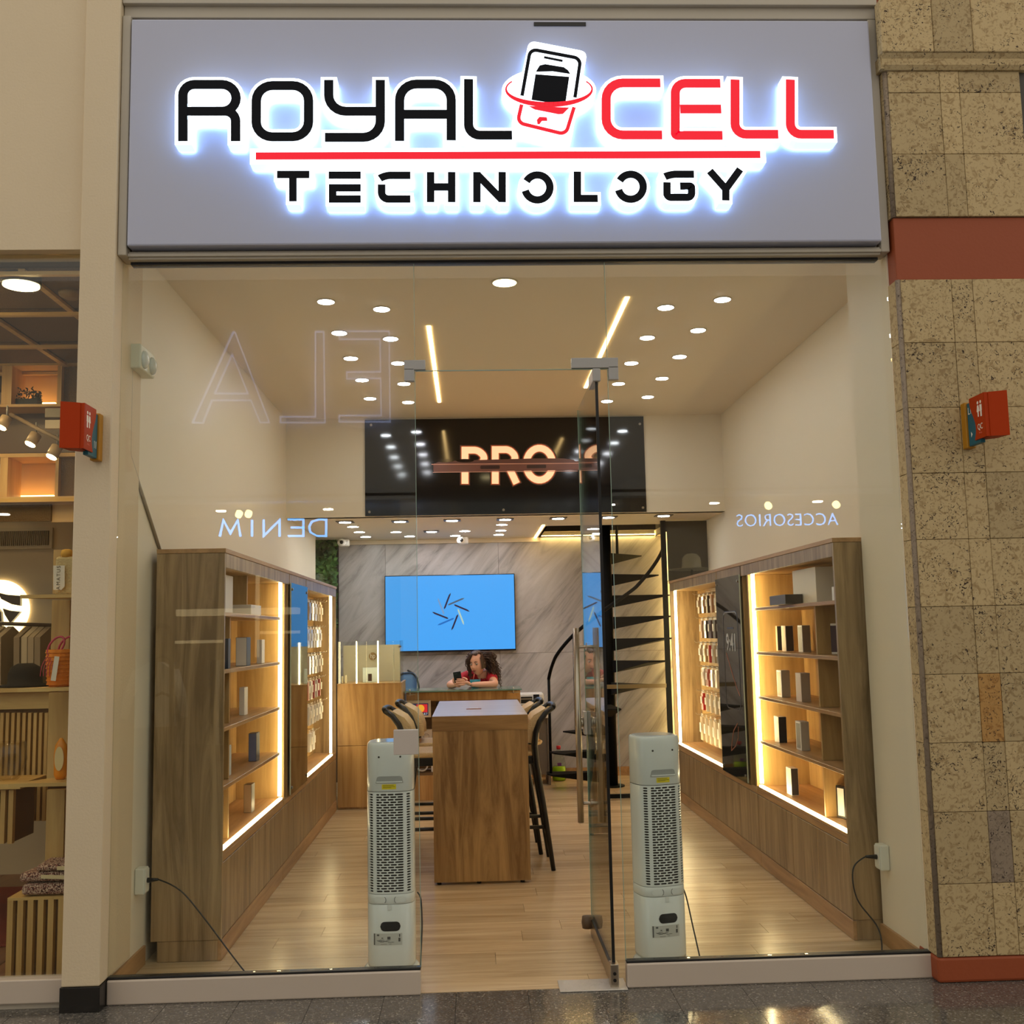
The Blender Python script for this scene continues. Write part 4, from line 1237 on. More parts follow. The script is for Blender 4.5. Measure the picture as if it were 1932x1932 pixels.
        for a, c_ in zip(cols_, cols_[1:]):
            for j in range(4): mb.bm.faces.new((a[j], a[(j + 1) % 4], c_[(j + 1) % 4], c_[j]))
        mb.bm.faces.new(cols_[0]); mb.bm.faces.new(cols_[-1][::-1])
        return mb
    hd_ = [(-0.062, 0.84), (0.062, 0.84), (0.06, 0.862), (0.048, 0.87), (-0.048, 0.87), (-0.06, 0.862)]
    face_prism(hd_, 0.0002, 0.0022).build('handle_recess', flat('recess_grey', (158, 160, 156), 0.5), t, local=True)
    face_prism([(-0.058, 0.842), (0.058, 0.842), (0.058, 0.847), (-0.058, 0.847)], 0.0023, 0.006).build('handle_lip', m_abs, t, local=True)
    face_prism([(-0.034, 0.812), (0.03, 0.812), (0.03, 0.834), (-0.034, 0.834)], 0.0002, 0.001).build('warning_label', flat('yellow_label', (232, 212, 20), 0.5), t, local=True)
    mb = MB()
    for z in (0.829, 0.823, 0.818): 
        mb.box(-0.03, 0.026 - random.uniform(0, 0.02), -FB - 0.0016, -FB - 0.0008, z, z + 0.0018)
    mb.build('label_lines', flat('label_ink', (110, 100, 20), 0.5), t, local=True)
    mb = MB()
    for x in (-0.047, 0.05): mb.cyl((x, fan_y(x) + 0.002, 0.955), (x, fan_y(x) - 0.0012, 0.955), 0.0045, seg=12)
    mb.build('screw_holes', m_cav, t, local=True)
    mb = MB()
    for s_ in (-1, 1):
        q = rrect(min(s_ * 0.072, s_ * 0.018), max(s_ * 0.072, s_ * 0.018), 0.317, 0.343, 0.0125, 5)
        face_prism([(p.x, p.y) for p in q], 0.0002, 0.002).build('latch', m_abs, t, local=True)
    mb.bm.free()
    mb = MB()
    for s_ in (-1, 1):
        q = [(s_ * 0.0225 + s_ * 0.0 + -s_ * 0.0075 * math.cos(R(a_)) + s_ * 0.004, 0.33 + 0.0125 * math.sin(R(a_))) for a_ in range(-80, 81, 16)]
        for (xa, za), (xc, zc) in zip(q, q[1:]): mb.tube([(xa, fan_y(xa) - 0.0022, za), (xc, fan_y(xc) - 0.0022, zc)], 0.0009, seg=5)
    mb.build('latch_shadow_line', m_cav, t, local=True)
    q = rrect(-0.045, 0.045, 0.195, 0.236, 0.0195, 6)
    face_prism([(p.x, p.y) for p in q], 0.0002, 0.0012).build('water_window', flat('dark_window', (38, 40, 42), 0.1), t, local=True)
    mb = MB(); q = rrect(-0.012, 0.006, 0.286, 0.31, 0.004, 3)
    mb.prism([(p.x, -FB - 0.0002, p.y) for p in q], 0, (0, -0.002, 0)); mb.build('tank_tab', m_abs, t, local=True)
    face_prism([(-0.076, 0.135), (0.052, 0.135), (0.052, 0.186), (-0.076, 0.186)], 0.0002, 0.0008).build('rating_label', flat('silver_label', (196, 198, 192), 0.35), t, local=True)
    mb = MB(); rnd = random.Random(3)
    def mark(x0, x1, za, zc):
        n = 4
        for k in range(n):
            a, c_ = x0 + (x1 - x0) * k / n, x0 + (x1 - x0) * (k + 1) / n
            mb.quad((a, fan_y(a) - 0.0011, za), (c_, fan_y(c_) - 0.0011, za), (c_, fan_y(c_) - 0.0011, zc), (a, fan_y(a) - 0.0011, zc))
    mark(-0.074, -0.069, 0.136, 0.185); mark(-0.06, -0.05, 0.175, 0.182); mark(-0.04, -0.032, 0.164, 0.168); mark(-0.014, 0.0, 0.160, 0.172); mark(0.035, 0.044, 0.150, 0.166); mark(0.038, 0.043, 0.170, 0.182)
    for k in range(14):
        x = rnd.uniform(-0.062, 0.0); z = rnd.uniform(0.138, 0.158); mark(x, x + rnd.uniform(0.01, 0.03), z, z + 0.0014)
    mb.build('label_print', flat('label_print_grey', (86, 86, 84), 0.5), t, local=True)
    return t


fan = make_fan()
fan.location = (-0.383, 0.33, 0.0); fan['label'] = 'white tower air cooler behind the left window pane beside the doorway'; fan['group'] = 'tower coolers inside the entrance'
f2 = copy_tree(fan); f2.location = (0.836, 0.32, 0.0); f2.rotation_euler = (0, 0, R(14)); f2['label'] = 'white tower air cooler behind the right window pane beside the glass door'


def cord(name, label, pts, r=0.0035, m=None):
    o = MB().tube(pts, r, seg=7).build(name, m or m_gasket)
    return tag(o, label, 'power cord')


def spline(P, n=8):
    P = [Vector(p) for p in P]; out = []
    Q = [P[0]] + P + [P[-1]]
    for i in range(1, len(Q) - 2):
        a, b, c_, d = Q[i - 1], Q[i], Q[i + 1], Q[i + 2]
        for k in range(n):
            t = k / n
            out.append(0.5 * ((2 * b) + (-a + c_) * t + (2 * a - 5 * b + 4 * c_ - d) * t * t + (-a + 3 * b - 3 * c_ + d) * t ** 3))
    out.append(P[-1]); return out


# outlets and cords
def outlet(x, y, z, s, label):
    t = thing('wall_outlet', label, 'outlet', (x, y, z))
    MB().box(min(x, x + s * 0.045), max(x, x + s * 0.045), y - 0.035, y + 0.035, z - 0.058, z + 0.058, bev=0.006).build('surface_box', flat('outlet_white', (226, 226, 212), 0.35), t)
    MB().box(min(x + s * 0.0455, x + s * 0.049), max(x + s * 0.0455, x + s * 0.049), y - 0.03, y + 0.03, z - 0.05, z + 0.05, bev=0.0015).build('cover_plate', flat('outlet_plate', (232, 232, 220), 0.3), t)


outlet(XL + 0.0008, 0.42, 0.405, 1, 'white surface outlet box on the left wall beside the cabinet')
outlet(1.9445, 0.42, 0.415, -1, 'white surface outlet box on the right wall beside the cabinet')
cord('power_cord', 'black power cord sagging from the left outlet to the floor by the window', spline([(XL + 0.05, 0.42, 0.405), (XL + 0.10, 0.415, 0.408), (-1.35, 0.39, 0.36), (-1.24, 0.36, 0.25), (-1.1, 0.30, 0.10), (-1.0, 0.22, 0.02), (-0.93, 0.12, 0.006), (-0.8, 0.07, 0.006), (-0.5, 0.05, 0.006), (-0.3, 0.055, 0.006)]))
cord('power_cord', 'black power cord running from the right outlet down to the floor', spline([(1.89, 0.42, 0.415), (1.84, 0.41, 0.42), (1.765, 0.38, 0.37), (1.77, 0.36, 0.24), (1.845, 0.32, 0.12), (1.83, 0.25, 0.03), (1.74, 0.13, 0.006), (1.5, 0.07, 0.006), (1.2, 0.055, 0.006)]))
b = MB(); b.cyl((XL + 0.0505, 0.42, 0.405), (XL + 0.10, 0.415, 0.408), 0.012, 0.006, seg=10); tag(b.build('plug', m_gasket), 'black plug in the left outlet box', 'plug')
b = MB(); b.cyl((1.893, 0.42, 0.415), (1.84, 0.41, 0.42), 0.012, 0.006, seg=10); tag(b.build('plug', m_gasket), 'black plug in the right outlet box', 'plug')
cord('power_cord', 'thin black cord hanging down the side of the left tower cooler', spline([(-0.268, 0.36, 0.33), (-0.252, 0.34, 0.30), (-0.246, 0.3, 0.2), (-0.248, 0.22, 0.1), (-0.25, 0.15, 0.03), (-0.262, 0.075, 0.006)]), 0.0035)
cord('power_cord', 'thin black cord hanging beside the right tower cooler to the floor', spline([(0.948, 0.35, 0.33), (0.965, 0.33, 0.28), (0.985, 0.28, 0.14), (0.992, 0.15, 0.02), (1.0, 0.08, 0.005)]), 0.0035)

# wall fittings
em_ = thing('emergency_light', 'white twin emergency lamp box on the left wall under the ceiling', 'emergency light', (XL, 0.25, 2.75))
MB().box(XL + 0.0008, XL + 0.06, 0.14, 0.36, 2.745, 2.86, bev=0.006).build('housing', flat('emergency_white', (214, 212, 188), 0.4), em_)
for y in (0.19, 0.31): MB().ell((XL + 0.062, y, 2.795), (0.022, 0.04, 0.042)).build('lamp_lens', flat('lens_clear', (206, 212, 206), 0.08, spec=0.8), em_)
tag(MB().tube([(XL + 0.008, 0.17, 2.74), (XL + 0.008, 0.17, 2.36), (XL + 0.008, 0.18, 2.34), (XL + 0.008, 0.68, 1.95)], 0.008, seg=8).build('cable_conduit', flat('conduit_grey', (170, 160, 140), 0.5)), 'thin cable duct slanting from the emergency lamp to the left cabinet', 'cable duct')
tag(MB().cyl((2.19, 5.26, 1.96), (2.19, 5.26, 2.5), 0.012).build('wall_pipe', flat('pipe_brown', (70, 46, 34), 0.5)), 'short brown pipe on the right wall above the cabinet', 'pipe')
for px, py, lab in ((870, 1018, 'white dome camera under the cornice, centre of the back wall'), (645, 1022, 'dim dome camera in the left corner of the back wall')):
    p = on_y(px, py + 2, 6.35); t = thing('security_camera', lab, 'camera', (p.x, p.y, p.z), None)
    mw = flat('camera_white', (240, 236, 228), 0.35)
    MB().box(p.x + 0.0, p.x + 0.075, p.y - 0.02, p.y + 0.06, p.z - 0.035, p.z + 0.035, bev=0.012).build('mount', mw, t)
    MB().ell((p.x, p.y - 0.03, p.z), (0.044, 0.044, 0.042)).build('ball', mw, t)
    MB().ell((p.x + 0.004, p.y - 0.064, p.z), (0.02, 0.016, 0.02)).build('lens', m_black, t)

# ================================================================== mezzanine poster
po = thing('wall_poster', 'large black poster of a bronze phone and word PRO above the low ceiling', 'poster', (0.3, YM - 0.01, 2.512))
MB().box(-0.89, 1.515, YM - 0.02, YM - 0.008, 2.514, 3.345).build('black_sheet', flat('poster_black', (13, 13, 17), 0.075, spec=0.6), po)
for px, py in ((700, 802), (697, 966), (950, 962), (1207, 800), (1213, 958)):
    p = on_y(px, py, YM - 0.02); MB().cyl((p.x, YM - 0.026, p.z), (p.x, YM - 0.0202, p.z), 0.011, seg=14).build('stand_off', m_satin, po)
YP = YM - 0.0205
m_pro = emis('poster_letter_peach', (255, 206, 160), 0.75)
m_glow1 = emis('poster_glow_orange', (170, 84, 44), 0.5)
m_glow2 = flat('poster_glow_dim', (60, 30, 22), 0.3)


def w2(px, py): p = on_y(px, py, YP); return (p.x, p.z)
# letters: crop 740..1260 shown at 3.715 px per px
def cc(x, y): return w2(740 + x / 3.715, 480 + y / 3.715)
PRO = {'P': [([(510, 1608), (510, 1372), (600, 1372), (645, 1412), (640, 1450), (600, 1480), (520, 1480)], [0.0, 0.03, 0.04, 0.04, 0.03])],
       'R': [([(722, 1608), (722, 1368), (820, 1368), (862, 1410), (858, 1450), (815, 1480), (735, 1480)], [0.0, 0.03, 0.04, 0.04, 0.03]), ([(815, 1485), (872, 1606)], 0)],
       'O': [([(1032 + 92 * math.cos(R(a)), 1470 - 112 * math.sin(R(a))) for a in range(0, 360, 12)], 0)]}
lay = []
for ch, paths in PRO.items():
    for pts, r in paths:
        q = [Vector(cc(*p)) for p in pts]
        lay.append((ch, fillet(q, r) if r else q, ch == 'O'))
for hw, d, m, nm in ((0.046, 0.0006, m_glow2, 'letter_glow'), (0.037, 0.0010, m_glow1, 'letter_glow'), (0.029, 0.0014, m_pro, 'printed_letter')):
    for ch in 'PRO':
        b = MB()
        for i, (c_, q, cl) in enumerate(x for x in lay if x[0] == ch): b.stroke(q, hw, YP - d - i * 0.0001, YP - 0.0001, closed=cl, cap=(hw - 0.029) * 0.9)
        b.build(nm, m, po)
# the bronze phone seen edge on
b = MB(); q = rrect(*sorted((cc(270, 0)[0], cc(1312, 0)[0])), *sorted((cc(0, 1530)[1], cc(0, 1468)[1])), 0.016)
b.prism([(p.x, YP - 0.0022, p.y) for p in q], 0, (0, 0.0005, 0)); b.build('phone_side', flat('bronze_dark', (128, 84, 74), 0.3), po)
b = MB(); P_ = [(290, 1470), (320, 1456), (400, 1448), (640, 1440), (1000, 1430), (1200, 1430), (1270, 1440), (1302, 1468)]
b.prism([(*(lambda t: (t[0], YP - 0.0026, t[1]))(cc(*p)),) for p in P_], 0, (0, 0.0004, 0)); b.build('phone_back', flat('bronze_mid', (110, 72, 64), 0.3), po)
b = MB(); b.stroke([Vector(cc(275, 1472)), Vector(cc(1308, 1464))], 0.0035, YP - 0.003, YP - 0.0027); b.stroke([Vector(cc(285, 1528)), Vector(cc(1300, 1518))], 0.0028, YP - 0.003, YP - 0.0027); b.build('phone_highlight', flat('bronze_light', (226, 168, 148), 0.25), po)
for x0, x1 in ((592, 725), (910, 1043)):
    b = MB(); q = rrect(cc(x0, 0)[0], cc(x1, 0)[0], cc(0, 1514)[1], cc(0, 1490)[1], 0.008); b.prism([(p.x, YP - 0.0032, p.y) for p in q], 0, (0, 0.0005, 0)); b.build('phone_key', flat('bronze_key', (64, 40, 38), 0.3), po)
for x in (370, 510):
    b = MB(); q = [cc(x + 62 * math.cos(R(a)), 1446 + 12 * math.sin(R(a))) for a in range(0, 360, 20)]
    b.prism([(c[0], YP - 0.0034, c[1]) for c in q], 0, (0, 0.0006, 0)); b.build('camera_lens', flat('lens_dark', (36, 22, 24), 0.1), po)

# ================================================================== television
tv = thing('television', 'wide wall television showing a ring of phones on sky blue', 'television', (-0.22, YB - 0.02, 1.33))
TX, TX2, TZ0, TZ1, TY = -0.91, 0.461, 1.322, 2.128, YB - 0.09
MB().box(TX, TX2, TY, TY + 0.035, TZ0, TZ1, bev=0.004).build('bezel', flat('bezel_black', (10, 8, 24), 0.2), tv)
MB().box(TX + 0.008, TX2 - 0.008, TY - 0.0012, TY - 0.0002, TZ0 + 0.016, TZ1 - 0.008).build('screen', emis('screen_blue', (70, 168, 250), 0.95, (5, 5, 8)), tv)
MB().box(-0.5, 0.05, TY + 0.036, YB - 0.0205, 1.5, 1.95).build('wall_bracket', m_black, tv)


def tvp(x, y): p = on_y(820 + x / 5.683, 960 + y / 5.683, TY - 0.0014); return Vector((p.x, p.z))
for (a, b_, rgb) in (((170, 900), (102, 1078), (44, 20, 60)), ((320, 955), (140, 1033), (80, 96, 120)), ((378, 1100), (205, 1027), (44, 18, 56)), ((316, 1245), (248, 1070), (186, 214, 200)),
                     ((182, 1305), (250, 1130), (40, 18, 58)), ((30, 1250), (210, 1172), (20, 110, 200)), ((-28, 1108), (150, 1178), (40, 18, 58)), ((32, 955), (103, 1135), (120, 160, 210))):
    A, B = tvp(*a), tvp(*b_); d = (B - A).normalized(); n = Vector((-d.y, d.x)) * 0.0085
    q = [A + n * 0.2, A + d * 0.02 + n, B - d * 0.02 + n, B, B - d * 0.015 - n, A + d * 0.03 - n]
    MB().prism([(p.x, TY - 0.002, p.y) for p in q], 0, (0, 0.0006, 0)).build('screen_phone', emis('screen_%d_%d_%d' % rgb, rgb, 0.9, (5, 5, 8)), tv)

# ================================================================== counters
cl = thing('service_counter', 'knotty light wood counter block at the back left under a glass case', 'counter', (-0.915, 4.9, 0))
for za, zb in ((0.02, 0.545), (0.549, 1.078)): MB().box(-1.196, -0.632, 4.9, 4.918, za, zb, bev=0.001).build('front_panel', m_wood_ctr, cl)
MB().box(-1.196, -0.632, 4.9185, 5.5, 0.002, 1.078).build('body', m_wood_ctr, cl)
MB().box(-1.199, -0.628, 4.896, 5.5, 1.0785, 1.086).build('top_sheet', m_wood_ctr, cl)
gc = thing('glass_case', 'glass display case with two lit bars standing on the light wood counter', 'display case', (-0.915, 4.92, 1.0865))
MB().box(-1.19, -0.64, 4.915, 4.921, 1.087, 1.456).build('front_pane', m_glass, gc)
MB().box(-0.644, -0.638, 4.922, 5.3, 1.087, 1.456).build('side_pane', m_glass, gc)
MB().box(-1.19, -0.646, 5.3, 5.315, 1.087, 1.418).build('back_board', flat('case_board', (206, 196, 170), 0.5), gc)
for x in (-1.03, -0.84, -0.70): MB().box(x - 0.005, x + 0.005, 4.94, 4.95, 1.087, 1.456 if x < -0.75 else 1.4).build('light_bar', m_led if x < -0.75 else flat('case_edge', (220, 214, 190), 0.3), gc)
MB().cyl((-0.918, 5.29, 1.315), (-0.918, 5.2985, 1.315), 0.036, seg=28).build('logo_disc', flat('logo_tan', (150, 118, 74), 0.4), gc)
text('hp', 0.062, (-0.918, 5.288, 1.318), flat('logo_white', (226, 220, 206), 0.4), gc, 'logo_letters', 0.0006, sx=0.8)
MB().box(-0.655, -0.63, 4.905, 4.935, 1.395, 1.41).build('glass_clip', m_satin, gc)
pc = carton('phone_box', 'pale box with dark phone print inside the glass display case', 'phone box', -0.925, 5.1, 1.087, 0.13, 0.03, 0.13, (206, 216, 218))
MB().box(-0.017, 0.017, -0.0165, -0.0152, 0.01, 0.075, bev=0.0006, seg=1).build('phone_print', flat('print_brown', (66, 48, 44), 0.3), pc, local=True)
for i, (x, h) in enumerate(((-1.165, 0.06), (-1.135, 0.07))):
    t = MB().box(x - 0.006, x + 0.006, 5.0, 5.06, 1.0872, 1.0872 + h, bev=0.001, seg=1).build('phone_stand', flat('stand_cream', (240, 224, 190), 0.4))
    tag(t, ('thin cream stand at the far left inside the glass case', 'taller thin cream stand beside it in the glass case')[i], 'stand')

rc = thing('reception_counter', 'open wood reception counter with a glass top in front of the television', 'counter', (-0.09, 5.3, 0))
m_wd = wood('counter_dark_laminate', (96, 72, 44), (136, 106, 70), 'X', 0.5)
MB().box(-0.615, 0.438, 5.3, 5.318, 0.895, 0.972).build('apron', m_wood_ctr, rc)
MB().box(0.42, 0.438, 5.3185, 5.62, 0.002, 0.972).build('side_panel', m_wood_ctr, rc)
MB().box(-0.615, -0.597, 5.3185, 5.62, 0.002, 0.972).build('side_panel', m_wood_ctr, rc)
MB().box(-0.5965, 0.4195, 5.60, 5.615, 0.25, 0.972).build('back_panel', m_wd, rc)
MB().box(-0.5965, 0.4195, 5.325, 5.5995, 0.225, 0.243).build('shelf', m_wd, rc)
MB().box(-0.5965, 0.4195, 5.325, 5.5995, 0.50, 0.515).build('shelf', m_wd, rc)
MB().box(-0.615, 0.438, 5.3, 5.318, 0.002, 0.222).build('base_panel', m_wood_ctr, rc)
m_gtop = flat('green_glass_edge', (110, 140, 126), 0.08, spec=0.7)
MB().box(-0.62, 0.445, 5.12, 5.66, 0.986, 0.998).build('glass_top', m_gtop, rc)
for x in (-0.572, 0.37):
    b = MB(); b.cyl((x, 5.16, 0.955), (x, 5.16, 1.012), 0.007); b.cyl((x - 0.05, 5.16, 0.965), (x + 0.05, 5.16, 0.965), 0.005); b.cyl((x, 5.16, 0.965), (x, 5.31, 0.965), 0.005)
    b.build('glass_bracket', m_satin, rc)
tb_ = thing('tablet_display', 'white framed tablet showing a red and yellow picture under reception counter', 'tablet', (-0.5, 5.4, 0.7))
MB().box(-0.617, -0.388, 5.29, 5.2985, 0.748, 0.905, bev=0.004).build('frame', flat('tablet_white', (232, 222, 204), 0.35), tb_)
MB().box(-0.598, -0.412, 5.2885, 5.2898, 0.766, 0.876).build('screen', emis('tablet_navy', (44, 42, 70), 0.8, (5, 5, 8)), tb_)
MB().box(-0.52, -0.42, 5.2875, 5.2884, 0.795, 0.868).build('picture_red', emis('tablet_red', (214, 40, 44), 0.9, (5, 5, 8)), tb_)
b = MB(); b.cyl((-0.482, 5.2866, 0.83), (-0.482, 5.2874, 0.83), 0.035, seg=20); b.build('picture_disc', emis('tablet_yellow', (240, 170, 50), 0.9, (5, 5, 8)), tb_)
text('Redmi Note 8.7', 0.026, (-0.505, 5.2870, 0.780), emis('tablet_text', (190, 200, 210), 0.8), tb_, 'caption', 0.0003)
MB().box(-0.55, -0.45, 5.2987, 5.3, 0.745, 0.8).build('stand', m_black, tb_)
i1 = carton('gadget_box', 'white box with a small line drawing on the counter shelf left of table', 'box', -0.44, 5.40, 0.5155, 0.115, 0.05, 0.115, (214, 200, 184))
b = MB(); b.box(-0.05, -0.028, -0.0265, -0.0252, 0.088, 0.102); b.build('corner_mark', m_black, i1, local=True)
b = MB(); q = [Vector(p) for p in ((-0.02, 0.03), (-0.02, 0.065), (0.028, 0.065), (0.028, 0.03))]; b.stroke(q, 0.0012, -0.0266, -0.0253, closed=True); b.stroke([Vector((-0.012, 0.065)), Vector((-0.008, 0.075)), Vector((0.016, 0.075)), Vector((0.022, 0.065))], 0.0012, -0.0266, -0.0253); b.build('line_drawing', flat('ink_grey', (90, 80, 74), 0.5), i1, local=True)
b = MB(); b.tube([(-0.48 + 0.05 * math.cos(R(a)), 5.4, 0.303 + 0.05 * math.sin(R(a))) for a in range(0, 360, 20)], 0.008, closed=True); tag(b.build('ring_light', flat('ring_white', (230, 226, 218), 0.4)), 'white ring lying on the lowest shelf of the reception counter', 'ring')
carton('gadget_box', 'white carton on the lowest counter shelf right beside the white ring', 'box', -0.36, 5.42, 0.2435, 0.07, 0.1, 0.12, (226, 220, 212))
b = MB(); b.box(-0.30, -0.22, 5.30, 5.36, 0.8, 0.84, bev=0.01); cr_ = b.build('card_reader', m_black, None); tag(cr_, 'small black card reader under the counter top left of the table', 'card reader'); cr_.location = Vector((-0.30, 5.285, 0.845))

# blue chair back behind the counter
bc = thing('office_chair', 'blue padded chair back peeping over the counter beside the glass case', 'chair', (-0.62, 5.95, 0))
MB().box(-0.74, -0.55, 5.93, 5.98, 0.86, 1.14, bev=0.06, seg=4).build('backrest', flat('chair_blue', (108, 160, 214), 0.5), bc)
b = MB(); b.tube(spline([(-0.55, 5.95, 0.82), (-0.53, 5.95, 0.98), (-0.56, 5.95, 1.1), (-0.64, 5.95, 1.16)]), 0.01); b.build('frame', m_gasket, bc)
MB().cyl((-0.645, 5.95, 0.03), (-0.645, 5.95, 0.48), 0.03).build('column', m_gasket, bc)
MB().box(-0.85, -0.45, 5.75, 6.1, 0.48, 0.53, bev=0.02).build('seat', flat('chair_blue', (108, 160, 214), 0.5), bc)
MB().box(-0.66, -0.63, 5.96, 6.0, 0.5, 0.95).build('spine', m_gasket, bc)
MB().lathe([(0.22, 0.0), (0.22, 0.02), (0.04, 0.04)], (-0.645, 5.95, 0.002)).build('foot', m_gasket, bc)

# desk with the cutter
dk_ = thing('side_desk', 'small grey desk behind the stools carrying the white cutting machine', 'desk', (0.58, 6.3, 0))
mg = flat('desk_grey', (120, 108, 92), 0.5)
MB().box(0.47, 0.765, 6.08, 6.5, 0.655, 0.675, bev=0.002).build('desk_top', flat('desk_top_white', (206, 196, 180), 0.4), dk_)
MB().box(0.735, 0.76, 6.09, 6.5, 0.002, 0.6545).build('side_panel', mg, dk_); MB().box(0.475, 0.50, 6.09, 6.5, 0.002, 0.6545).build('side_panel', mg, dk_)
MB().box(0.5005, 0.7345, 6.12, 6.135, 0.1, 0.6545).build('front_panel', mg, dk_)
pr = thing('cutting_machine', 'white desktop cutting machine with a dark roller slot and black side panel', 'machine', (0.6, 6.25, 0.676))
MB().box(0.46, 0.71, 6.15, 6.33, 0.69, 0.90, bev=0.02, seg=3).build('housing', flat('machine_white', (232, 230, 226), 0.3), pr)
MB().box(0.48, 0.595, 6.146, 6.1495, 0.80, 0.865).build('roller_slot', m_black, pr)
MB().box(0.48, 0.59, 6.1435, 6.1458, 0.838, 0.848).build('roller_bar', m_satin, pr)
MB().box(0.48, 0.59, 6.146, 6.1495, 0.745, 0.785).build('paper_slot', m_black, pr)
MB().box(0.605, 0.665, 6.146, 6.1495, 0.775, 0.885, bev=0.0).build('control_panel', flat('control_navy', (22, 24, 34), 0.2), pr)
MB().box(0.46, 0.71, 6.15, 6.33, 0.676, 0.6895).build('feet_bar', mg, pr)
# bottle on the floor
bt = thing('cleaner_bottle', 'clear jug with bright green liquid and red cap under the spiral stair', 'bottle', (0.865, 6.4, 0.0))
MB().lathe([(0.0001, 0.002), (0.062, 0.004), (0.068, 0.03), (0.068, 0.11), (0.064, 0.14), (0.0001, 0.142)], (0.865, 6.4, 0.002)).build('green_liquid', flat('lime_liquid', (176, 220, 30), 0.15), bt)
MB().lathe([(0.0001, 0.0), (0.066, 0.001), (0.071, 0.02), (0.072, 0.16), (0.06, 0.22), (0.03, 0.28), (0.018, 0.31), (0.0001, 0.312)], (0.865, 6.4, 0.001)).build('jug_wall', glass('thin_plastic', (0.9, 0.93, 0.9), 1.4), bt)
MB().lathe([(0.0001, 0.0), (0.022, 0.001), (0.022, 0.035), (0.0001, 0.036)], (0.865, 6.4, 0.314)).build('cap', flat('cap_red', (200, 34, 50), 0.4), bt)
MB().box(0.845, 0.885, 6.324, 6.327, 0.155, 0.185).build('label', flat('label_purple', (110, 50, 120), 0.5), bt)

# ================================================================== spiral stair
ss = thing('spiral_stair', 'black steel spiral stair rising round a post to the upper floor', 'stair', (1.345, 5.9, 0))
CX, CY = 1.345, 5.9
MB().cyl((CX, CY, 0.012), (CX, CY, 3.2), 0.055, seg=24).build('centre_post', m_steel_blk, ss)
MB().cyl((CX, CY, 0.0), (CX, CY, 0.0115), 0.12, seg=24).build('base_flange', m_steel_blk, ss)
ANG = [188, 206, 231, 259, 289, 311, 333, 355, 377, 399, 420]
for i, a in enumerate(ANG):
    z = 0.15 + 0.213 * i; a0, a1 = R(a - 13), R(a + 13)
    pts = [(CX + 0.058 * math.cos(a0), CY + 0.058 * math.sin(a0)), (CX + 0.64 * math.cos(R(a - 13)), CY + 0.64 * math.sin(R(a - 13))), (CX + 0.65 * math.cos(R(a)), CY + 0.65 * math.sin(R(a))), (CX + 0.64 * math.cos(a1), CY + 0.64 * math.sin(a1)), (CX + 0.058 * math.cos(a1), CY + 0.058 * math.sin(a1))]
    b = MB(); V = []
    tr_ = MB(); bm_ = tr_.bm
    top = [bm_.verts.new((x, y, z)) for x, y in pts]; bot = [bm_.verts.new((x, y, z - (0.12 if k in (0, 4) else 0.012))) for k, (x, y) in enumerate(pts)]
    bm_.faces.new(top); bm_.faces.new(bot[::-1])
    for k in range(5): bm_.faces.new((top[k], top[(k + 1) % 5], bot[(k + 1) % 5], bot[k]))
    b.bm.free(); tr_.build('tread', m_steel_blk, ss)
hr = []
for k in range(0, 67):
    f = k / 66 * (len(ANG) - 3.2); i = int(f); u = f - i
    a = R(ANG[i] + (ANG[min(i + 1, 10)] - ANG[i]) * u); hr.append((CX + 0.61 * math.cos(a), CY + 0.61 * math.sin(a), 1.05 + 0.213 * f))
MB().tube(hr, 0.017, seg=8).build('handrail', m_steel_blk, ss)
for i in (0, 2):
    a = R(ANG[i]); x, y = CX + 0.61 * math.cos(a), CY + 0.61 * math.sin(a); MB().cyl((x, y, 0.1505 + 0.213 * i), (x, y, 1.05 + 0.213 * i), 0.014, seg=10).build('baluster', m_steel_blk, ss)
MB().cyl((1.49, 6.1, 2.24), (1.49, 6.1, 3.2), 0.014, seg=10).build('hanger_rod', m_steel_blk, ss)
pf = thing('partition_frame', 'black steel frame with two cross rails standing before the spiral stair', 'frame', (1.5, 5.05, 0))
MB().box(1.757, 1.80, 5.045, 5.09, 0.002, 2.505).build('post', m_steel_blk, pf)
for z in (1.0, 0.03): MB().box(1.2, 1.7565, 5.05, 5.085, z - 0.018, z + 0.018).build('rail', m_steel_blk if z < 0.5 else flat('bronze_rail', (120, 104, 76), 0.35, metal=0.6), pf)
MB().box(1.195, 1.1995 + 0.03, 5.05, 5.085, 1.0185, 2.505).build('post', m_steel_blk, pf) if False else None
sg = tag(MB().box(1.803, 2.185, 5.06, 5.07, 1.945, 2.50).build('smoked_panel', flat('smoked_glass', (44, 40, 30), 0.08, spec=0.6)), 'smoked glass panel above the far end of the right cabinet', 'glass panel')
MB().box(1.803, 1.809, 5.052, 5.0595, 1.95, 2.40).build('light_line', emis('edge_light_line', (255, 214, 130), 3.0), sg)
# warm light line down the corner of the marble behind the stair
tag(MB().box(2.182, 2.196, 6.60, 6.62, 0.1, 2.48).build('strip_light', emis('cove_led', (255, 214, 130), 40.0)), 'tall warm strip light in the back right corner behind the stair', 'strip light')

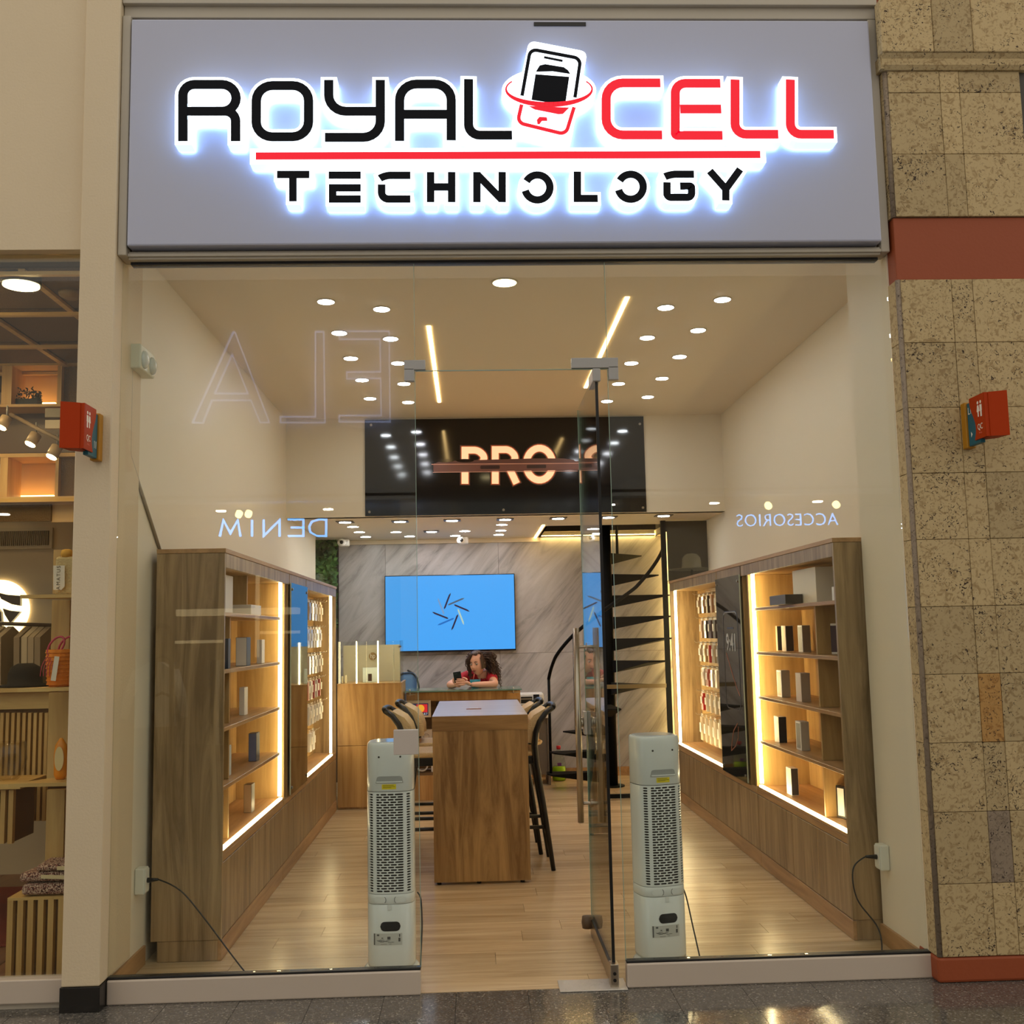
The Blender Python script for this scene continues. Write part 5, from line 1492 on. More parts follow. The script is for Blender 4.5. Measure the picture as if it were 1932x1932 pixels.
# ================================================================== hedge on the back left corner
hg = MB(); rnd = random.Random(5)
for k in range(2600):
    x = rnd.uniform(XL - 0.4, -1.41); z = rnd.uniform(1.6, 2.5); y = 6.59 - rnd.uniform(0, 0.10)
    s = rnd.uniform(0.02, 0.036); a = rnd.uniform(0, 6.28); t = rnd.uniform(-0.9, 0.9)
    M_ = Matrix.Translation((x, y, z)) @ Matrix.Rotation(a, 4, 'Y') @ Matrix.Rotation(t, 4, 'X')
    hg.bm.faces.new([hg.bm.verts.new(M_ @ Vector(p)) for p in ((-s * 0.5, 0, -s), (s * 0.5, 0, -s * 0.4), (s * 0.3, 0.004, s), (-s * 0.5, 0, s * 0.5))])
h_ = hg.build('hedge_panel', foliage_mat()); tag(h_, 'dark green foliage panel on the wall behind the left cabinet', 'foliage'); h_['kind'] = 'stuff'
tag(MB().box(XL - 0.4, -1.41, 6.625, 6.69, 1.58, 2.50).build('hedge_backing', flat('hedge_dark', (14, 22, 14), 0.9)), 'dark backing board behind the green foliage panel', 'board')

# ================================================================== projecting wayfinding signs
m_or = flat('sign_vermilion', (172, 54, 4), 0.5, spec=0.15); m_te = flat('sign_teal', (16, 92, 108), 0.45); m_ye = flat('sign_ochre', (176, 120, 10), 0.45); m_wt = flat('sign_white', (240, 232, 214), 0.4)


def waysign(side):
    s = 1 if side == 'right' else -1     # direction the fin projects from its yellow mount, along +x*s?
    left = side == 'left'
    # the fin stands out from the wall; its side face looks to the room's middle
    x = -1.60 if left else 2.215
    t = thing('wayfinding_sign', 'red and teal washroom sign on a yellow bracket on the %s' % ('beige column' if left else 'stone pillar'), 'sign', (x, -0.12, 2.28), 'projecting washroom signs')
    yw = -0.1035 if not left else -0.1005
    d = -s
    # everything in a local frame: u along the wall normal (towards the viewer), z up
    MB().box(x - 0.02, x + 0.02, yw - 0.045, yw - 0.001, 2.27, 2.475, bev=0.004).build('bracket', m_ye, t)
    MB().box(x - 0.011, x + 0.011, yw - 0.15, yw - 0.0455, 2.277, 2.468, bev=0.002).build('teal_fin', m_te, t)
    # vermilion box wraps the fin and swells outwards, with a wavy inner edge
    n = 10; z0, z1 = 2.292, 2.482
    edge = [(-0.105 - 0.03 * math.sin(PI * 1.5 * k / n + 0.3) * 0.8, z0 + (z1 - z0) * k / n) for k in range(n + 1)]
    for sx in (-1, 1):
        poly_ = [(u, z) for u, z in edge] + [(-0.215, z1), (-0.215, z0)]
        b = MB(); xa = x + sx * 0.0112; xb = x + sx * 0.017
        b.prism([(min(xa, xb), yw + u, z) for u, z in poly_], 0, (0.0058, 0, 0)); b.build('vermilion_side', m_or, t)
    MB().box(x - 0.0165, x + 0.0165, yw - 0.219, yw - 0.2155, z0, z1, bev=0.0).build('vermilion_nose', m_or, t)
    # outward flaring nose panel
    b = MB(); o_ = -1 if left else 1
    b.prism([(x, yw - 0.2195, z0), (x + o_ * 0.075, yw - 0.235, z0), (x + o_ * 0.075, yw - 0.235, z1 + 0.004), (x, yw - 0.2195, z1)], 0, (0, -0.003, 0)); b.build('vermilion_front', m_or, t)
    b = MB(); b.prism([(x, yw - 0.2195, z0 + 0.001), (x + o_ * 0.075, yw - 0.236, z0 + 0.001), (x + o_ * 0.06, yw - 0.16, z0 + 0.001), (x, yw - 0.1, z0 + 0.001)], 0, (0, 0, 0.003)); b.build('underside', m_or, t)
    # marks on the side that looks at the doorway
    sx = 1 if left else -1; xs_ = x + sx * 0.0172
    def mark_poly(name, pts, m, par=t, dx=0.0008):
        b = MB(); b.prism([(xs_ if sx > 0 else xs_ - dx, yw + u, z) for u, z in pts], 0, (dx, 0, 0)); return b.build(name, m, par)
    def disc(u, z, r): return [(u + r * math.cos(R(a)), z + r * math.sin(R(a))) for a in range(0, 360, 30)]
    for u in (-0.185, -0.16): mark_poly('figure_head', disc(u, 2.448, 0.007), m_wt)
    mark_poly('figure_man', [(-0.194, 2.437), (-0.176, 2.437), (-0.176, 2.41), (-0.179, 2.41), (-0.179, 2.385), (-0.191, 2.385), (-0.191, 2.41), (-0.194, 2.41)], m_wt)
    mark_poly('figure_woman', [(-0.166, 2.437), (-0.154, 2.437), (-0.148, 2.41), (-0.155, 2.408), (-0.156, 2.387), (-0.164, 2.387), (-0.165, 2.408), (-0.172, 2.41)], m_wt)
    rz = PI / 2 if sx > 0 else -PI / 2
    text('QC', 0.036, (xs_ + sx * 0.0008, yw - 0.17, 2.342), m_wt, t, 'monogram', 0.0003, rot=(PI / 2, 0, rz), sx=0.85)
    text('MALL', 0.011, (xs_ + sx * 0.0008, yw - 0.17, 2.316), flat('sign_pale_red', (236, 120, 90), 0.4), t, 'small_line', 0.0002, rot=(PI / 2, 0, rz))
    text('11' if left else 'L1', 0.045, (x + sx * 0.0118, yw - 0.072, 2.33 if left else 2.43), m_wt, t, 'number', 0.0003, rot=(PI / 2, 0, rz), sx=0.8)
    if not left:
        b = MB(); b.prism([(x - 0.0125, yw - 0.085, 2.325), (x - 0.0125, yw - 0.072, 2.337), (x - 0.0125, yw - 0.072, 2.313)], 0, (0.0008, 0, 0)); b.build('arrow', m_wt, t)


waysign('left'); waysign('right')

# ================================================================== woman at the counter
def skin_mesh(nodes, edges, sub=2):
    """nodes: list of (co, rx, ry)"""
    me = bpy.data.meshes.new('sk'); me.from_pydata([n[0] for n in nodes], edges, [])
    ob = bpy.data.objects.new('sk', me); COL.objects.link(ob)
    ob.modifiers.new('s', 'SKIN'); 
    for i, n in enumerate(nodes):
        sv = me.skin_vertices[0].data[i]; sv.radius = (n[1], n[2]); sv.use_root = (i == 0)
    ss_ = ob.modifiers.new('u', 'SUBSURF'); ss_.levels = sub; ss_.render_levels = sub
    dg = bpy.context.evaluated_depsgraph_get(); dg.update()
    out = bpy.data.meshes.new_from_object(ob.evaluated_get(dg))
    bpy.data.objects.remove(ob); bpy.data.meshes.remove(me)
    for p in out.polygons: p.use_smooth = True
    return out


def wc(cx, cy, y): return on_y(830 + cx / 14.86, 1210 + cy / 14.86, y)


m_skin = flat('skin', (222, 166, 136), 0.5, spec=0.35)
m_shirt = flat('red_shirt', (176, 14, 34), 0.75, bump=0.2, bscale=40)
m_trou = flat('dark_trousers', (34, 34, 42), 0.8)
m_hair = flat('dark_brown_hair', (66, 44, 34), 0.4, var=0.3)
wm = thing('person', 'person with long curly dark hair in red shirt leaning on counter holding a phone', 'person', (0.12, 6.0, 0))
bodyMB = MB()


def addmesh(me):
    bodyMB.bm.from_mesh(me); bpy.data.meshes.remove(me)


pel = Vector((0.12, 6.12, 0.84)); waist = Vector((0.12, 6.02, 0.95)); chest = Vector((0.105, 5.84, 1.06)); nb = wc(1130, 960, 5.72); nk = wc(1090, 870, 5.66)
shL, elL, wrL = wc(1400, 960, 5.74), wc(1560, 1215, 5.50), wc(860, 1215, 5.36)
shR, elR, wrR = wc(760, 990, 5.72), wc(260, 1225, 5.50), wc(470, 1225, 5.36)
mL = shL.lerp(elL, 0.5); mR = shR.lerp(elR, 0.5); fL = elL.lerp(wrL, 0.45); fR = elR.lerp(wrR, 0.5)
hipL, hipR = Vector((0.20, 6.13, 0.82)), Vector((0.04, 6.13, 0.82))
knL, knR = Vector((0.21, 6.08, 0.45)), Vector((0.03, 6.08, 0.45)); anL, anR = Vector((0.21, 6.14, 0.07)), Vector((0.03, 6.14, 0.07)); toL, toR = Vector((0.22, 6.02, 0.03)), Vector((0.02, 6.02, 0.03))
nodes = [(pel, .13, .10), (waist, .105, .085), (chest, .125, .09), (nb, .062, .055), (nk, .045, .045),
         (shL, .052, .052), (mL, .043, .043), (elL, .036, .036), (fL, .035, .033), (wrL, .024, .022),
         (shR, .052, .052), (mR, .043, .043), (elR, .037, .037), (fR, .035, .033), (wrR, .024, .022),
         (hipL, .085, .085), (knL, .055, .055), (anL, .035, .035), (toL, .032, .025), (hipR, .085, .085), (knR, .055, .055), (anR, .035, .035), (toR, .032, .025)]
edges = [(0, 1), (1, 2), (2, 3), (3, 4), (3, 5), (5, 6), (6, 7), (7, 8), (8, 9), (3, 10), (10, 11), (11, 12), (12, 13), (13, 14), (0, 15), (15, 16), (16, 17), (17, 18), (0, 19), (19, 20), (20, 21), (21, 22)]
addmesh(skin_mesh([(tuple(n[0]), n[1], n[2]) for n in nodes], edges))

# head
fw = Vector((-0.42, -0.86, -0.20)).normalized(); rt = fw.cross(Vector((0, 0, 1))).normalized(); up_ = rt.cross(fw).normalized()
tilt = R(-4); rt, up_ = (rt * math.cos(tilt) + up_ * math.sin(tilt)), (up_ * math.cos(tilt) - rt * math.sin(tilt))
hc = wc(1045, 610, 5.60)


def H(u, f, v): return hc + rt * u + fw * f + up_ * v


hb = bmesh.new(); bmesh.ops.create_uvsphere(hb, u_segments=48, v_segments=36, radius=1)
G = lambda x, m, s: math.exp(-((x - m) / s) ** 2)
for v in hb.verts:
    u, f, w = v.co.x, v.co.y, v.co.z
    jaw = 1 - 0.34 * max(0, -w) ** 1.3
    X_, F_, Z_ = 0.071 * u * jaw, 0.090 * f, 0.112 * w
    if f > 0:
        F_ = 0.090 * f * (1 - 0.10 * G(w, 0.1, 0.35))
        F_ += 0.024 * G(u, 0, 0.17) * (G(w, -0.20, 0.13) + 0.45 * G(w, 0.0, 0.16))
        F_ += 0.008 * G(u, 0, 0.3) * G(w, -0.47, 0.10) + 0.010 * G(u, 0, 0.35) * G(w, -0.82, 0.2)
        F_ -= 0.011 * (G(u, 0.40, 0.17) + G(u, -0.40, 0.17)) * G(w, 0.06, 0.12)
        F_ += 0.005 * (G(u, 0.5, 0.2) + G(u, -0.5, 0.2)) * G(w, -0.25, 0.2)
    v.co = H(X_, F_, Z_)
for f_ in hb.faces: f_.smooth = True
me = bpy.data.meshes.new('h'); hb.to_mesh(me); hb.free(); addmesh(me)
# ears
for s in (-1, 1): bodyMB.ell(H(s * 0.071, -0.005, -0.005), (0.010, 0.018, 0.028), 10, 8)

# hands: palm plus five separate fingers, closed round the phone
def hand(wr, palm, knuckles, tips, thumb):
    n = [(tuple(wr), .021, .019), (tuple(palm), .030, .018)]; e = [(0, 1)]
    me_ = skin_mesh(n + [(tuple(palm.lerp(sum(knuckles, Vector((0, 0, 0))) / 4, 0.75)), .026, .014)], [(0, 1), (1, 2)]); addmesh(me_)
    for kx, tp in zip(knuckles, tips):
        mid = kx.lerp(tp, 0.45) + Vector((0, -0.010, 0.004)); d2 = kx.lerp(tp, 0.78) + Vector((0, -0.006, 0.001))
        addmesh(skin_mesh([(tuple(palm.lerp(kx, 0.4)), .009, .009), (tuple(kx), .0095, .009), (tuple(mid), .0088, .0085), (tuple(d2), .008, .0078), (tuple(tp), .0068, .0066)], [(0, 1), (1, 2), (2, 3), (3, 4)]))
    addmesh(skin_mesh([(tuple(thumb[0]), .012, .012), (tuple(thumb[1]), .0105, .0105), (tuple(thumb[2]), .009, .009), (tuple(thumb[3]), .0075, .0075)], [(0, 1), (1, 2), (2, 3)]))


yh = 5.335
hand(wrL, wc(745, 1150, yh + 0.005), [wc(655, y_, yh - 0.01) for y_ in (1085, 1130, 1180, 1225)], [wc(465, 1062, yh - 0.022), wc(430, 1115, yh - 0.022), wc(440, 1170, yh - 0.022), wc(480, 1222, yh - 0.018)],
     [wc(760, 1110, yh + 0.01), wc(750, 1060, yh + 0.012), wc(690, 1030, yh + 0.012), wc(630, 1020, yh + 0.012)])
hand(wrR, wc(430, 1200, yh + 0.02), [wc(490, y_, yh + 0.005) for y_ in (1130, 1180, 1225, 1265)], [wc(600, 1150, yh + 0.004), wc(620, 1200, yh + 0.0), wc(610, 1245, yh - 0.002), wc(570, 1280, yh - 0.002)],
     [wc(400, 1180, yh + 0.02), wc(375, 1110, yh + 0.018), wc(372, 1060, yh + 0.014), wc(385, 1020, yh + 0.012)])
bodyMB.build('body', m_skin, wm)


# clothing follows the body
def cloth(nd, ed, m, name, sub=2):
    b = MB(); me_ = skin_mesh([(tuple(a), r1, r2) for a, r1, r2 in nd], ed, sub); b.bm.from_mesh(me_); bpy.data.meshes.remove(me_); return b.build(name, m, wm)


cloth([(waist + Vector((0, 0.06, -0.06)), .125, .105), (waist, .122, .10), (chest, .142, .104), (nb + Vector((0, 0.01, -0.006)), .080, .066), (shL, .066, .064), (mL + (elL - shL) * 0.12, .060, .058), (shR, .066, .064), (mR + (elR - shR) * 0.06, .060, .058), (nb.lerp(nk, 0.35), .066, .058)],
      [(0, 1), (1, 2), (2, 3), (3, 4), (4, 5), (3, 6), (6, 7), (3, 8)], m_shirt, 'shirt')
cloth([(pel + Vector((0, -0.02, 0.04)), .14, .11), (pel, .142, .115), (hipL, .098, .095), (knL, .066, .066), (anL + Vector((0, 0, 0.02)), .05, .05), (hipR, .098, .095), (knR, .066, .066), (anR + Vector((0, 0, 0.02)), .05, .05)],
      [(0, 1), (1, 2), (2, 3), (3, 4), (1, 5), (5, 6), (6, 7)], m_trou, 'trousers')
# face parts
b = MB()
for s in (-1, 1): b.ell(H(s * 0.029, 0.0715, 0.007), (0.0125, 0.0125, 0.0095), 14, 10)
b.build('eye_whites', flat('eye_white', (214, 204, 196), 0.25), wm)
b = MB()
for s in (-1, 1): b.ell(H(s * 0.029 - 0.002, 0.0808, 0.003), (0.0055, 0.0055, 0.0055), 10, 8)
b.build('irises', flat('iris_dark', (30, 18, 14), 0.2), wm)
b = MB()
for s in (-1, 1):
    b.tube([H(s * 0.013, 0.085, 0.026), H(s * 0.028, 0.083, 0.031), H(s * 0.044, 0.074, 0.026)], [0.0034, 0.0036, 0.002], seg=6)
    b.tube([H(s * 0.017, 0.083, 0.012), H(s * 0.029, 0.084, 0.0165), H(s * 0.043, 0.076, 0.010)], 0.0022, seg=6)
b.build('brows_and_lids', m_hair, wm)
b = MB(); b.tube([H(-0.020, 0.083, -0.053), H(-0.008, 0.0935, -0.0505), H(0, 0.0945, -0.052), H(0.008, 0.0935, -0.0505), H(0.020, 0.083, -0.053)], [0.001, 0.0038, 0.0034, 0.0038, 0.001], seg=8)
b.tube([H(-0.017, 0.083, -0.057), H(0, 0.094, -0.0595), H(0.017, 0.083, -0.057)], [0.001, 0.0048, 0.001], seg=8)
b.build('lips', flat('lips', (150, 72, 62), 0.4), wm)
# hair: a cap over the skull plus many curls
b = MB(); hb = bmesh.new(); bmesh.ops.create_uvsphere(hb, u_segments=40, v_segments=26, radius=1)
kill = []
for v in hb.verts:
    u, f, w = v.co.x, v.co.y, v.co.z
    if f > 0.62 - 0.9 * max(0, w - 0.42) * 1.6 and w < 0.80 or (w < -0.55): kill.append(v)
    v.co = H(0.083 * u, 0.097 * f - 0.004, 0.121 * w + 0.004)
bmesh.ops.delete(hb, geom=kill, context='VERTS')
for f_ in hb.faces: f_.smooth = True
me = bpy.data.meshes.new('h'); hb.to_mesh(me); hb.free(); b.bm.from_mesh(me); bpy.data.meshes.remove(me)
rnd = random.Random(11)


def curl(P, r, hr_, turns, rr):
    base_ = spline(P, 9); n = len(base_); out = []; ph = rnd.uniform(0, 6.28)
    for i, p in enumerate(base_):
        t = i / (n - 1); a = ph + turns * 2 * PI * t; k = min(1, t * 3)
        out.append(p + Vector((math.cos(a), math.sin(a) * 0.8, 0.25 * math.sin(a))) * hr_ * k)
    b.tube(out, [rr * (1 - 0.6 * (i / (n - 1)) ** 2) for i in range(n)], seg=5)


for k in range(150):      # mass falling to the viewer's right, over her left shoulder and back
    a = rnd.uniform(0, 1); w0 = rnd.uniform(0.25, 1.0)
    root = H(rnd.uniform(-0.03, 0.075), rnd.uniform(-0.06, 0.055), 0.10 * math.sqrt(max(0, 1 - rnd.uniform(0, 0.8) ** 2)) + 0.008)
    cx = rnd.uniform(1240, 1560); end = wc(rnd.uniform(1330, 1735), rnd.uniform(760, 1270), 5.70 + rnd.uniform(-0.07, 0.10))
    if end.x > wc(1560, 0, 5.7).x or rnd.random() < 0.5: pass
    m1 = wc(cx - 60, rnd.uniform(330, 520), 5.64 + rnd.uniform(-0.06, 0.1)); m2 = m1.lerp(end, 0.5) + Vector((rnd.uniform(-0.01, 0.02), 0, 0.015))
    curl([root, m1, m2, end], 0, rnd.uniform(0.006, 0.012), rnd.uniform(3, 6), rnd.uniform(0.0035, 0.006))
for k in range(34):       # strands framing the near side of the face
    root = H(rnd.uniform(0.0, 0.04), rnd.uniform(0.04, 0.075), 0.10)
    curl([root, H(rnd.uniform(0.036, 0.075), rnd.uniform(0.05, 0.085), 0.045), H(rnd.uniform(0.055, 0.085), rnd.uniform(0.035, 0.065), -0.03), H(rnd.uniform(0.06, 0.10), rnd.uniform(0.01, 0.05), -0.11)], 0, 0.006, 3, 0.005)
for k in range(18):       # the lock on the far side
    root = H(rnd.uniform(-0.05, -0.01), rnd.uniform(0.03, 0.06), 0.10)
    curl([root, wc(870 + rnd.uniform(-18, 12), 560, 5.585), wc(862 + rnd.uniform(-20, 20), 800, 5.60), wc(862 + rnd.uniform(-32, 40), rnd.uniform(960, 1060), 5.59)], 0, 0.004, 2.5, 0.0045)
b.build('hair', m_hair, wm)

# the phone she holds
ph_ = thing('mobile_phone', 'black mobile phone held upright in both hands of the person', 'phone', wc(520, 1090, 5.33))
b = MB(); c0 = wc(500, 1015, 5.325)
rot = Matrix.Rotation(R(-8), 4, 'Y') @ Matrix.Rotation(R(28), 4, 'X')
b.box(c0.x - 0.036, c0.x + 0.036, c0.y - 0.0045, c0.y + 0.0045, c0.z - 0.07, c0.z + 0.062, bev=0.0035, rot=rot); b.build('shell', flat('phone_graphite', (34, 32, 36), 0.25), ph_)
for dx in (-0.02, -0.004):
    q = c0 + rot.to_3x3() @ Vector((dx, -0.006, 0.045)); b = MB(); b.cyl(q + rot.to_3x3() @ Vector((0, -0.002, 0)), q + rot.to_3x3() @ Vector((0, 0.002, 0)), 0.0065, seg=14); b.build('camera_ring', m_black, ph_)
# teal bowl with a straw
tbw = thing('teal_cup', 'teal plastic cup with a coral straw on the counter before the person', 'cup', (wc(990, 1170, 5.49).x, 5.49, 0.999))
MB().lathe([(0.034, 0.0), (0.045, 0.03), (0.052, 0.075), (0.049, 0.075), (0.03, 0.006)], (wc(990, 1170, 5.49).x, 5.49, 0.999), seg=28).build('bowl', flat('teal_plastic', (12, 120, 130), 0.35), tbw)
p0, p1 = wc(935, 1110, 5.46), wc(962, 910, 5.46)
MB().cyl(p0, p1, 0.004, seg=10).build('straw', flat('coral_straw', (206, 92, 70), 0.4), tbw)

# ================================================================== neighbouring shop on the left
def NB(px0, py0, px1, py1, y, dep, bev=0.0):
    a, b = on_y(px0, (py0 + py1) / 2, y), on_y(px1, (py0 + py1) / 2, y)
    t, u = on_y((px0 + px1) / 2, py0, y), on_y((px0 + px1) / 2, py1, y)
    return (a.x, b.x, y, y + dep, u.z, t.z, bev)


def nbox(name, m, args, parent=None):
    return MB().box(*args).build(name, m, parent)


m_pine = wood('pine', (186, 146, 84), (216, 178, 112), 'Z', 0.45)
m_pine_h = wood('pine_across', (190, 150, 86), (222, 186, 118), 'X', 0.45)
m_ratt = flat('rattan_weave', (122, 96, 62), 0.7, bump=0.9, bscale=160, var=0.15)
m_grey = flat('grey_plaster', (196, 180, 152), 0.7)
m_warmw = flat('cream_niche', (224, 190, 140), 0.6)
NX0, NX1 = -5.6, -1.722
fl = struct(MB().box(NX0, NX1, 0.0, 5.0, -0.05, -0.004).build('floor_neighbour', flat('brown_floor', (112, 74, 48), 0.3, var=0.2)))
for k in range(14):
    MB().box(NX0 + 0.28 * k + 0.002, NX0 + 0.28 * (k + 1) - 0.002, 0.03, 4.99, -0.0038, 0.0).build('floor_plank', wood('brown_plank', (104, 66, 42), (134, 90, 60), 'Y', 0.3, vary=0.08), fl)
tag(MB().box(-3.2, -2.2, 0.9, 2.2, 0.0008, 0.012, bev=0.003).build('rug', flat('rust_rug', (120, 38, 20), 0.9, bump=0.5, bscale=200)), 'rust red rug on the floor of the neighbouring shop', 'rug')
struct(MB().box(NX1, -1.7005, 0.12, 5.0, 0, 3.3).build('wall_neighbour_side', flat('side_wall_brown', (150, 122, 84), 0.6)))
struct(MB().box(NX0, NX1, 2.62, 2.66, 0, 3.25).build('wall_neighbour_back', m_grey))
struct(MB().box(NX0 - 0.04, NX0, 0, 5.0, 0, 3.25).build('wall_neighbour_far', m_grey))
nc = struct(MB().box(NX0, NX1, 0.1, 2.62, 3.215, 3.3).build('ceiling_neighbour', flat('ceiling_backing', (70, 52, 32), 0.8)))
for k in range(5):
    for j in range(3):
        x0 = -2.04 - 0.44 * k; MB().box(x0 - 0.41 if k else x0 - 0.41, x0 - 0.012, 0.12 + 0.62 * j, 0.12 + 0.62 * j + 0.58, 3.205, 3.2148).build('rattan_panel', m_ratt, nc)
for j in range(3): MB().box(-2.016, -1.735, 0.12 + 0.62 * j, 0.12 + 0.62 * j + 0.58, 3.205, 3.2148).build('rattan_panel', m_ratt, nc)
for k in range(6): MB().box(-2.05 - 0.44 * k, -2.02 - 0.44 * k, 0.1, 2.0, 3.188, 3.2045).build('batten', m_pine_h, nc)
for j in range(4): MB().box(-4.4, -1.735, 0.085 + 0.62 * j, 0.115 + 0.62 * j, 3.17, 3.1875).build('batten', m_pine_h, nc)
p = on_z(40, 536, 3.165); t = thing('downlight', 'round warm light in the rattan ceiling of the neighbouring shop', 'ceiling light', (p.x, p.y, 3.155))
MB().cyl((p.x, p.y, 3.16), (p.x, p.y, 3.204), 0.088, seg=28).build('housing', m_black, t); MB().cyl((p.x, p.y, 3.154), (p.x, p.y, 3.1595), 0.08, seg=28).build('diffuser', m_down_w, t)
p = on_z(134, 560, 3.18); t = thing('smoke_detector', 'dim smoke detector on the rattan ceiling near the column', 'smoke detector', (p.x, p.y, 3.16))
MB().lathe([(0.03, -0.035), (0.055, -0.02), (0.06, 0.0)], (p.x, p.y, 3.2045), seg=24).build('housing', flat('detector_tan', (140, 112, 74), 0.5), t)
for ix, (x, y) in enumerate(((-2.5, 0.45), (-2.95, 1.2), (-3.4, 0.45), (-3.9, 1.2))):  # unseen discs added to brighten the neighbouring shop
    if True:
        t = thing('downlight', 'unseen light added over the neighbouring shop beyond the left edge, %s from the column' % order[ix], 'ceiling light', (x, y, 3.14), 'unseen lights added to the neighbouring shop')
        MB().cyl((x, y, 3.146), (x, y, 3.168), 0.06, seg=20).build('housing', m_black, t); MB().cyl((x, y, 3.14), (x, y, 3.1455), 0.055, seg=20).build('diffuser', m_lamp_n, t)
# kick rail and pane
struct(MB().box(-6, -1.705, -0.03, 0.03, 0.0, 0.024).build('trim_5', m_frame))
k5 = struct(MB().box(-6, -1.705, -0.05, 0.02, 0.0245, 0.12, bev=0.005).build('trim_6', m_kick))
struct(MB().box(-6, -1.705, -0.005, 0.005, 0.121, 3.234).build('window_4', m_glass))
# shelf unit high on the back wall
su = thing('niche_unit', 'high pine shelf unit with glowing niches and woven panels in neighbouring shop', 'shelf unit', (-2.6, 1.8, 2.1))
for nm, m, a in [('frame_board', m_pine_h, NB(-160, 680, 150, 690, 1.8, 0.25)), ('post', m_pine, NB(3, 690.3, 22, 762.5, 1.8, 0.2)), ('post', m_pine, NB(108, 690.3, 116, 762.5, 1.8, 0.2)),
                 ('niche_back', m_warmw, NB(22, 690, 112, 763, 2.06, 0.01)), ('woven_panel', m_ratt, NB(116.5, 690.3, 150, 762.5, 1.84, 0.02)), ('shelf_board', m_pine_h, NB(-160, 763, 150, 768, 1.78, 0.3)),
                 ('beam', flat('beam_grey', (160, 152, 134), 0.5), NB(85, 770, 152, 787, 1.74, 0.03)), ('beam', flat('beam_white', (226, 214, 190), 0.5), NB(85, 792, 152, 808, 1.72, 0.03)),
                 ('soffit_board', flat('soffit_brown', (98, 76, 52), 0.35), NB(-160, 769, 150, 855, 1.98, 0.02)), ('frame_board', m_pine_h, NB(-160, 856, 142, 863, 1.8, 0.25)),
                 ('post', m_pine, NB(0, 863.3, 14, 937.5, 1.8, 0.2)), ('post', m_pine, NB(104, 863.3, 110, 937.5, 1.8, 0.2)), ('niche_back', m_warmw, NB(14, 863, 107, 938, 2.06, 0.01)),
                 ('woven_panel', m_ratt, NB(110.5, 863.3, 146, 937.5, 1.84, 0.02)), ('shelf_board', m_pine_h, NB(-160, 938, 142, 948, 1.78, 0.3)), ('woven_panel', m_ratt, NB(-160, 953, 96, 985, 1.86, 0.02)), ('niche_back', m_warmw, NB(97, 950, 142, 985, 1.88, 0.02))]:
    nbox(nm, m, a, su)
for (x0, x1, yy) in ((26, 104, 759.5), (17, 101, 934.5)): nbox('glow_strip', emis('niche_glow', (255, 190, 110), 9.0), NB(x0, yy, x1, yy + 2.0, 2.0, 0.02), su)
# plant
pt = thing('potted_plant', 'dark leafy pot plant on the high shelf of the neighbouring shop', 'plant', on_y(52, 782, 1.9))
a = NB(29, 752, 70, 762.3, 1.86, 0.08); nbox('pot', flat('pot_dark', (34, 36, 30), 0.6), a, pt)
b = MB(); rnd = random.Random(2)
for k in range(190):
    c = on_y(rnd.uniform(26, 78), rnd.uniform(738, 764) - rnd.choice((0, 0, 0, 8)), 1.9 + rnd.uniform(-0.04, 0.04)); s = rnd.uniform(0.008, 0.016)
    M_ = Matrix.Translation(c) @ Matrix.Rotation(rnd.uniform(0, 6), 4, 'Y') @ Matrix.Rotation(rnd.uniform(-1, 1), 4, 'X')
    b.bm.faces.new([b.bm.verts.new(M_ @ Vector(q)) for q in ((-s * .4, 0, 0), (0, 0, -s), (s * .4, 0, 0), (0, 0.002, s))])
b.build('foliage', flat('dark_leaf', (44, 54, 36), 0.6, var=0.4), pt)['kind'] = 'stuff'
# track and spots
tag(MB().tube([on_y(20, 782, 1.6), on_y(128, 838, 1.25)], 0.012, seg=6).build('light_track', flat('track_grey', (140, 120, 92), 0.5)), 'thin lighting track crossing above the neighbouring shop spots', 'lighting track')
for (x, y, yy, lab) in ((2, 806, 1.5, 'glaring track spotlight at the very left edge'), (57, 838, 1.45, 'middle track spotlight in the neighbouring shop'), (97, 862, 1.35, 'lowest track spotlight next to the red washroom sign')):
    c = on_y(x, y, yy); t = thing('track_spotlight', lab, 'spotlight', c, 'track spotlights in the neighbouring shop')
    d = Vector((-0.35, -0.4, -1)).normalized()
    MB().cyl(c - d * 0.07, c, 0.032, seg=16).build('can', flat('spot_can', (190, 166, 130), 0.4), t)
    MB().cyl(c + d * 0.0005, c + d * 0.004, 0.028, seg=16).build('lamp_face', m_lamp_n, t)
    MB().cyl(c - d * 0.07, c - d * 0.07 + Vector((0, 0, 0.07)), 0.006, seg=8).build('stem', m_grey_patch, t)
# air vent
av = thing('air_vent', 'long ribbed air vent in the grey wall of the neighbouring shop', 'air vent', on_y(30, 1040, 2.6))
a = NB(-160, 997, 98, 1037, 2.59, 0.025); nbox('vent_frame', flat('vent_cream', (186, 172, 146), 0.5), a, av)
nbox('vent_back', flat('vent_dark', (66, 58, 48), 0.6), NB(-150, 1003, 92, 1030, 2.585, 0.0045), av)
x0, x1 = on_y(-150, 1016, 2.58).x, on_y(92, 1016, 2.58).x
b = MB(); n = 64; z0, z1 = on_y(0, 1030, 2.58).z, on_y(0, 1003, 2.58).z
for k in range(n): b.box(x0 + (x1 - x0) * k / n, x0 + (x1 - x0) * (k + 0.45) / n, 2.575, 2.5845, z0, z1)
b.build('vent_fins', flat('fin_grey', (140, 126, 104), 0.5), av)['kind'] = 'stuff'
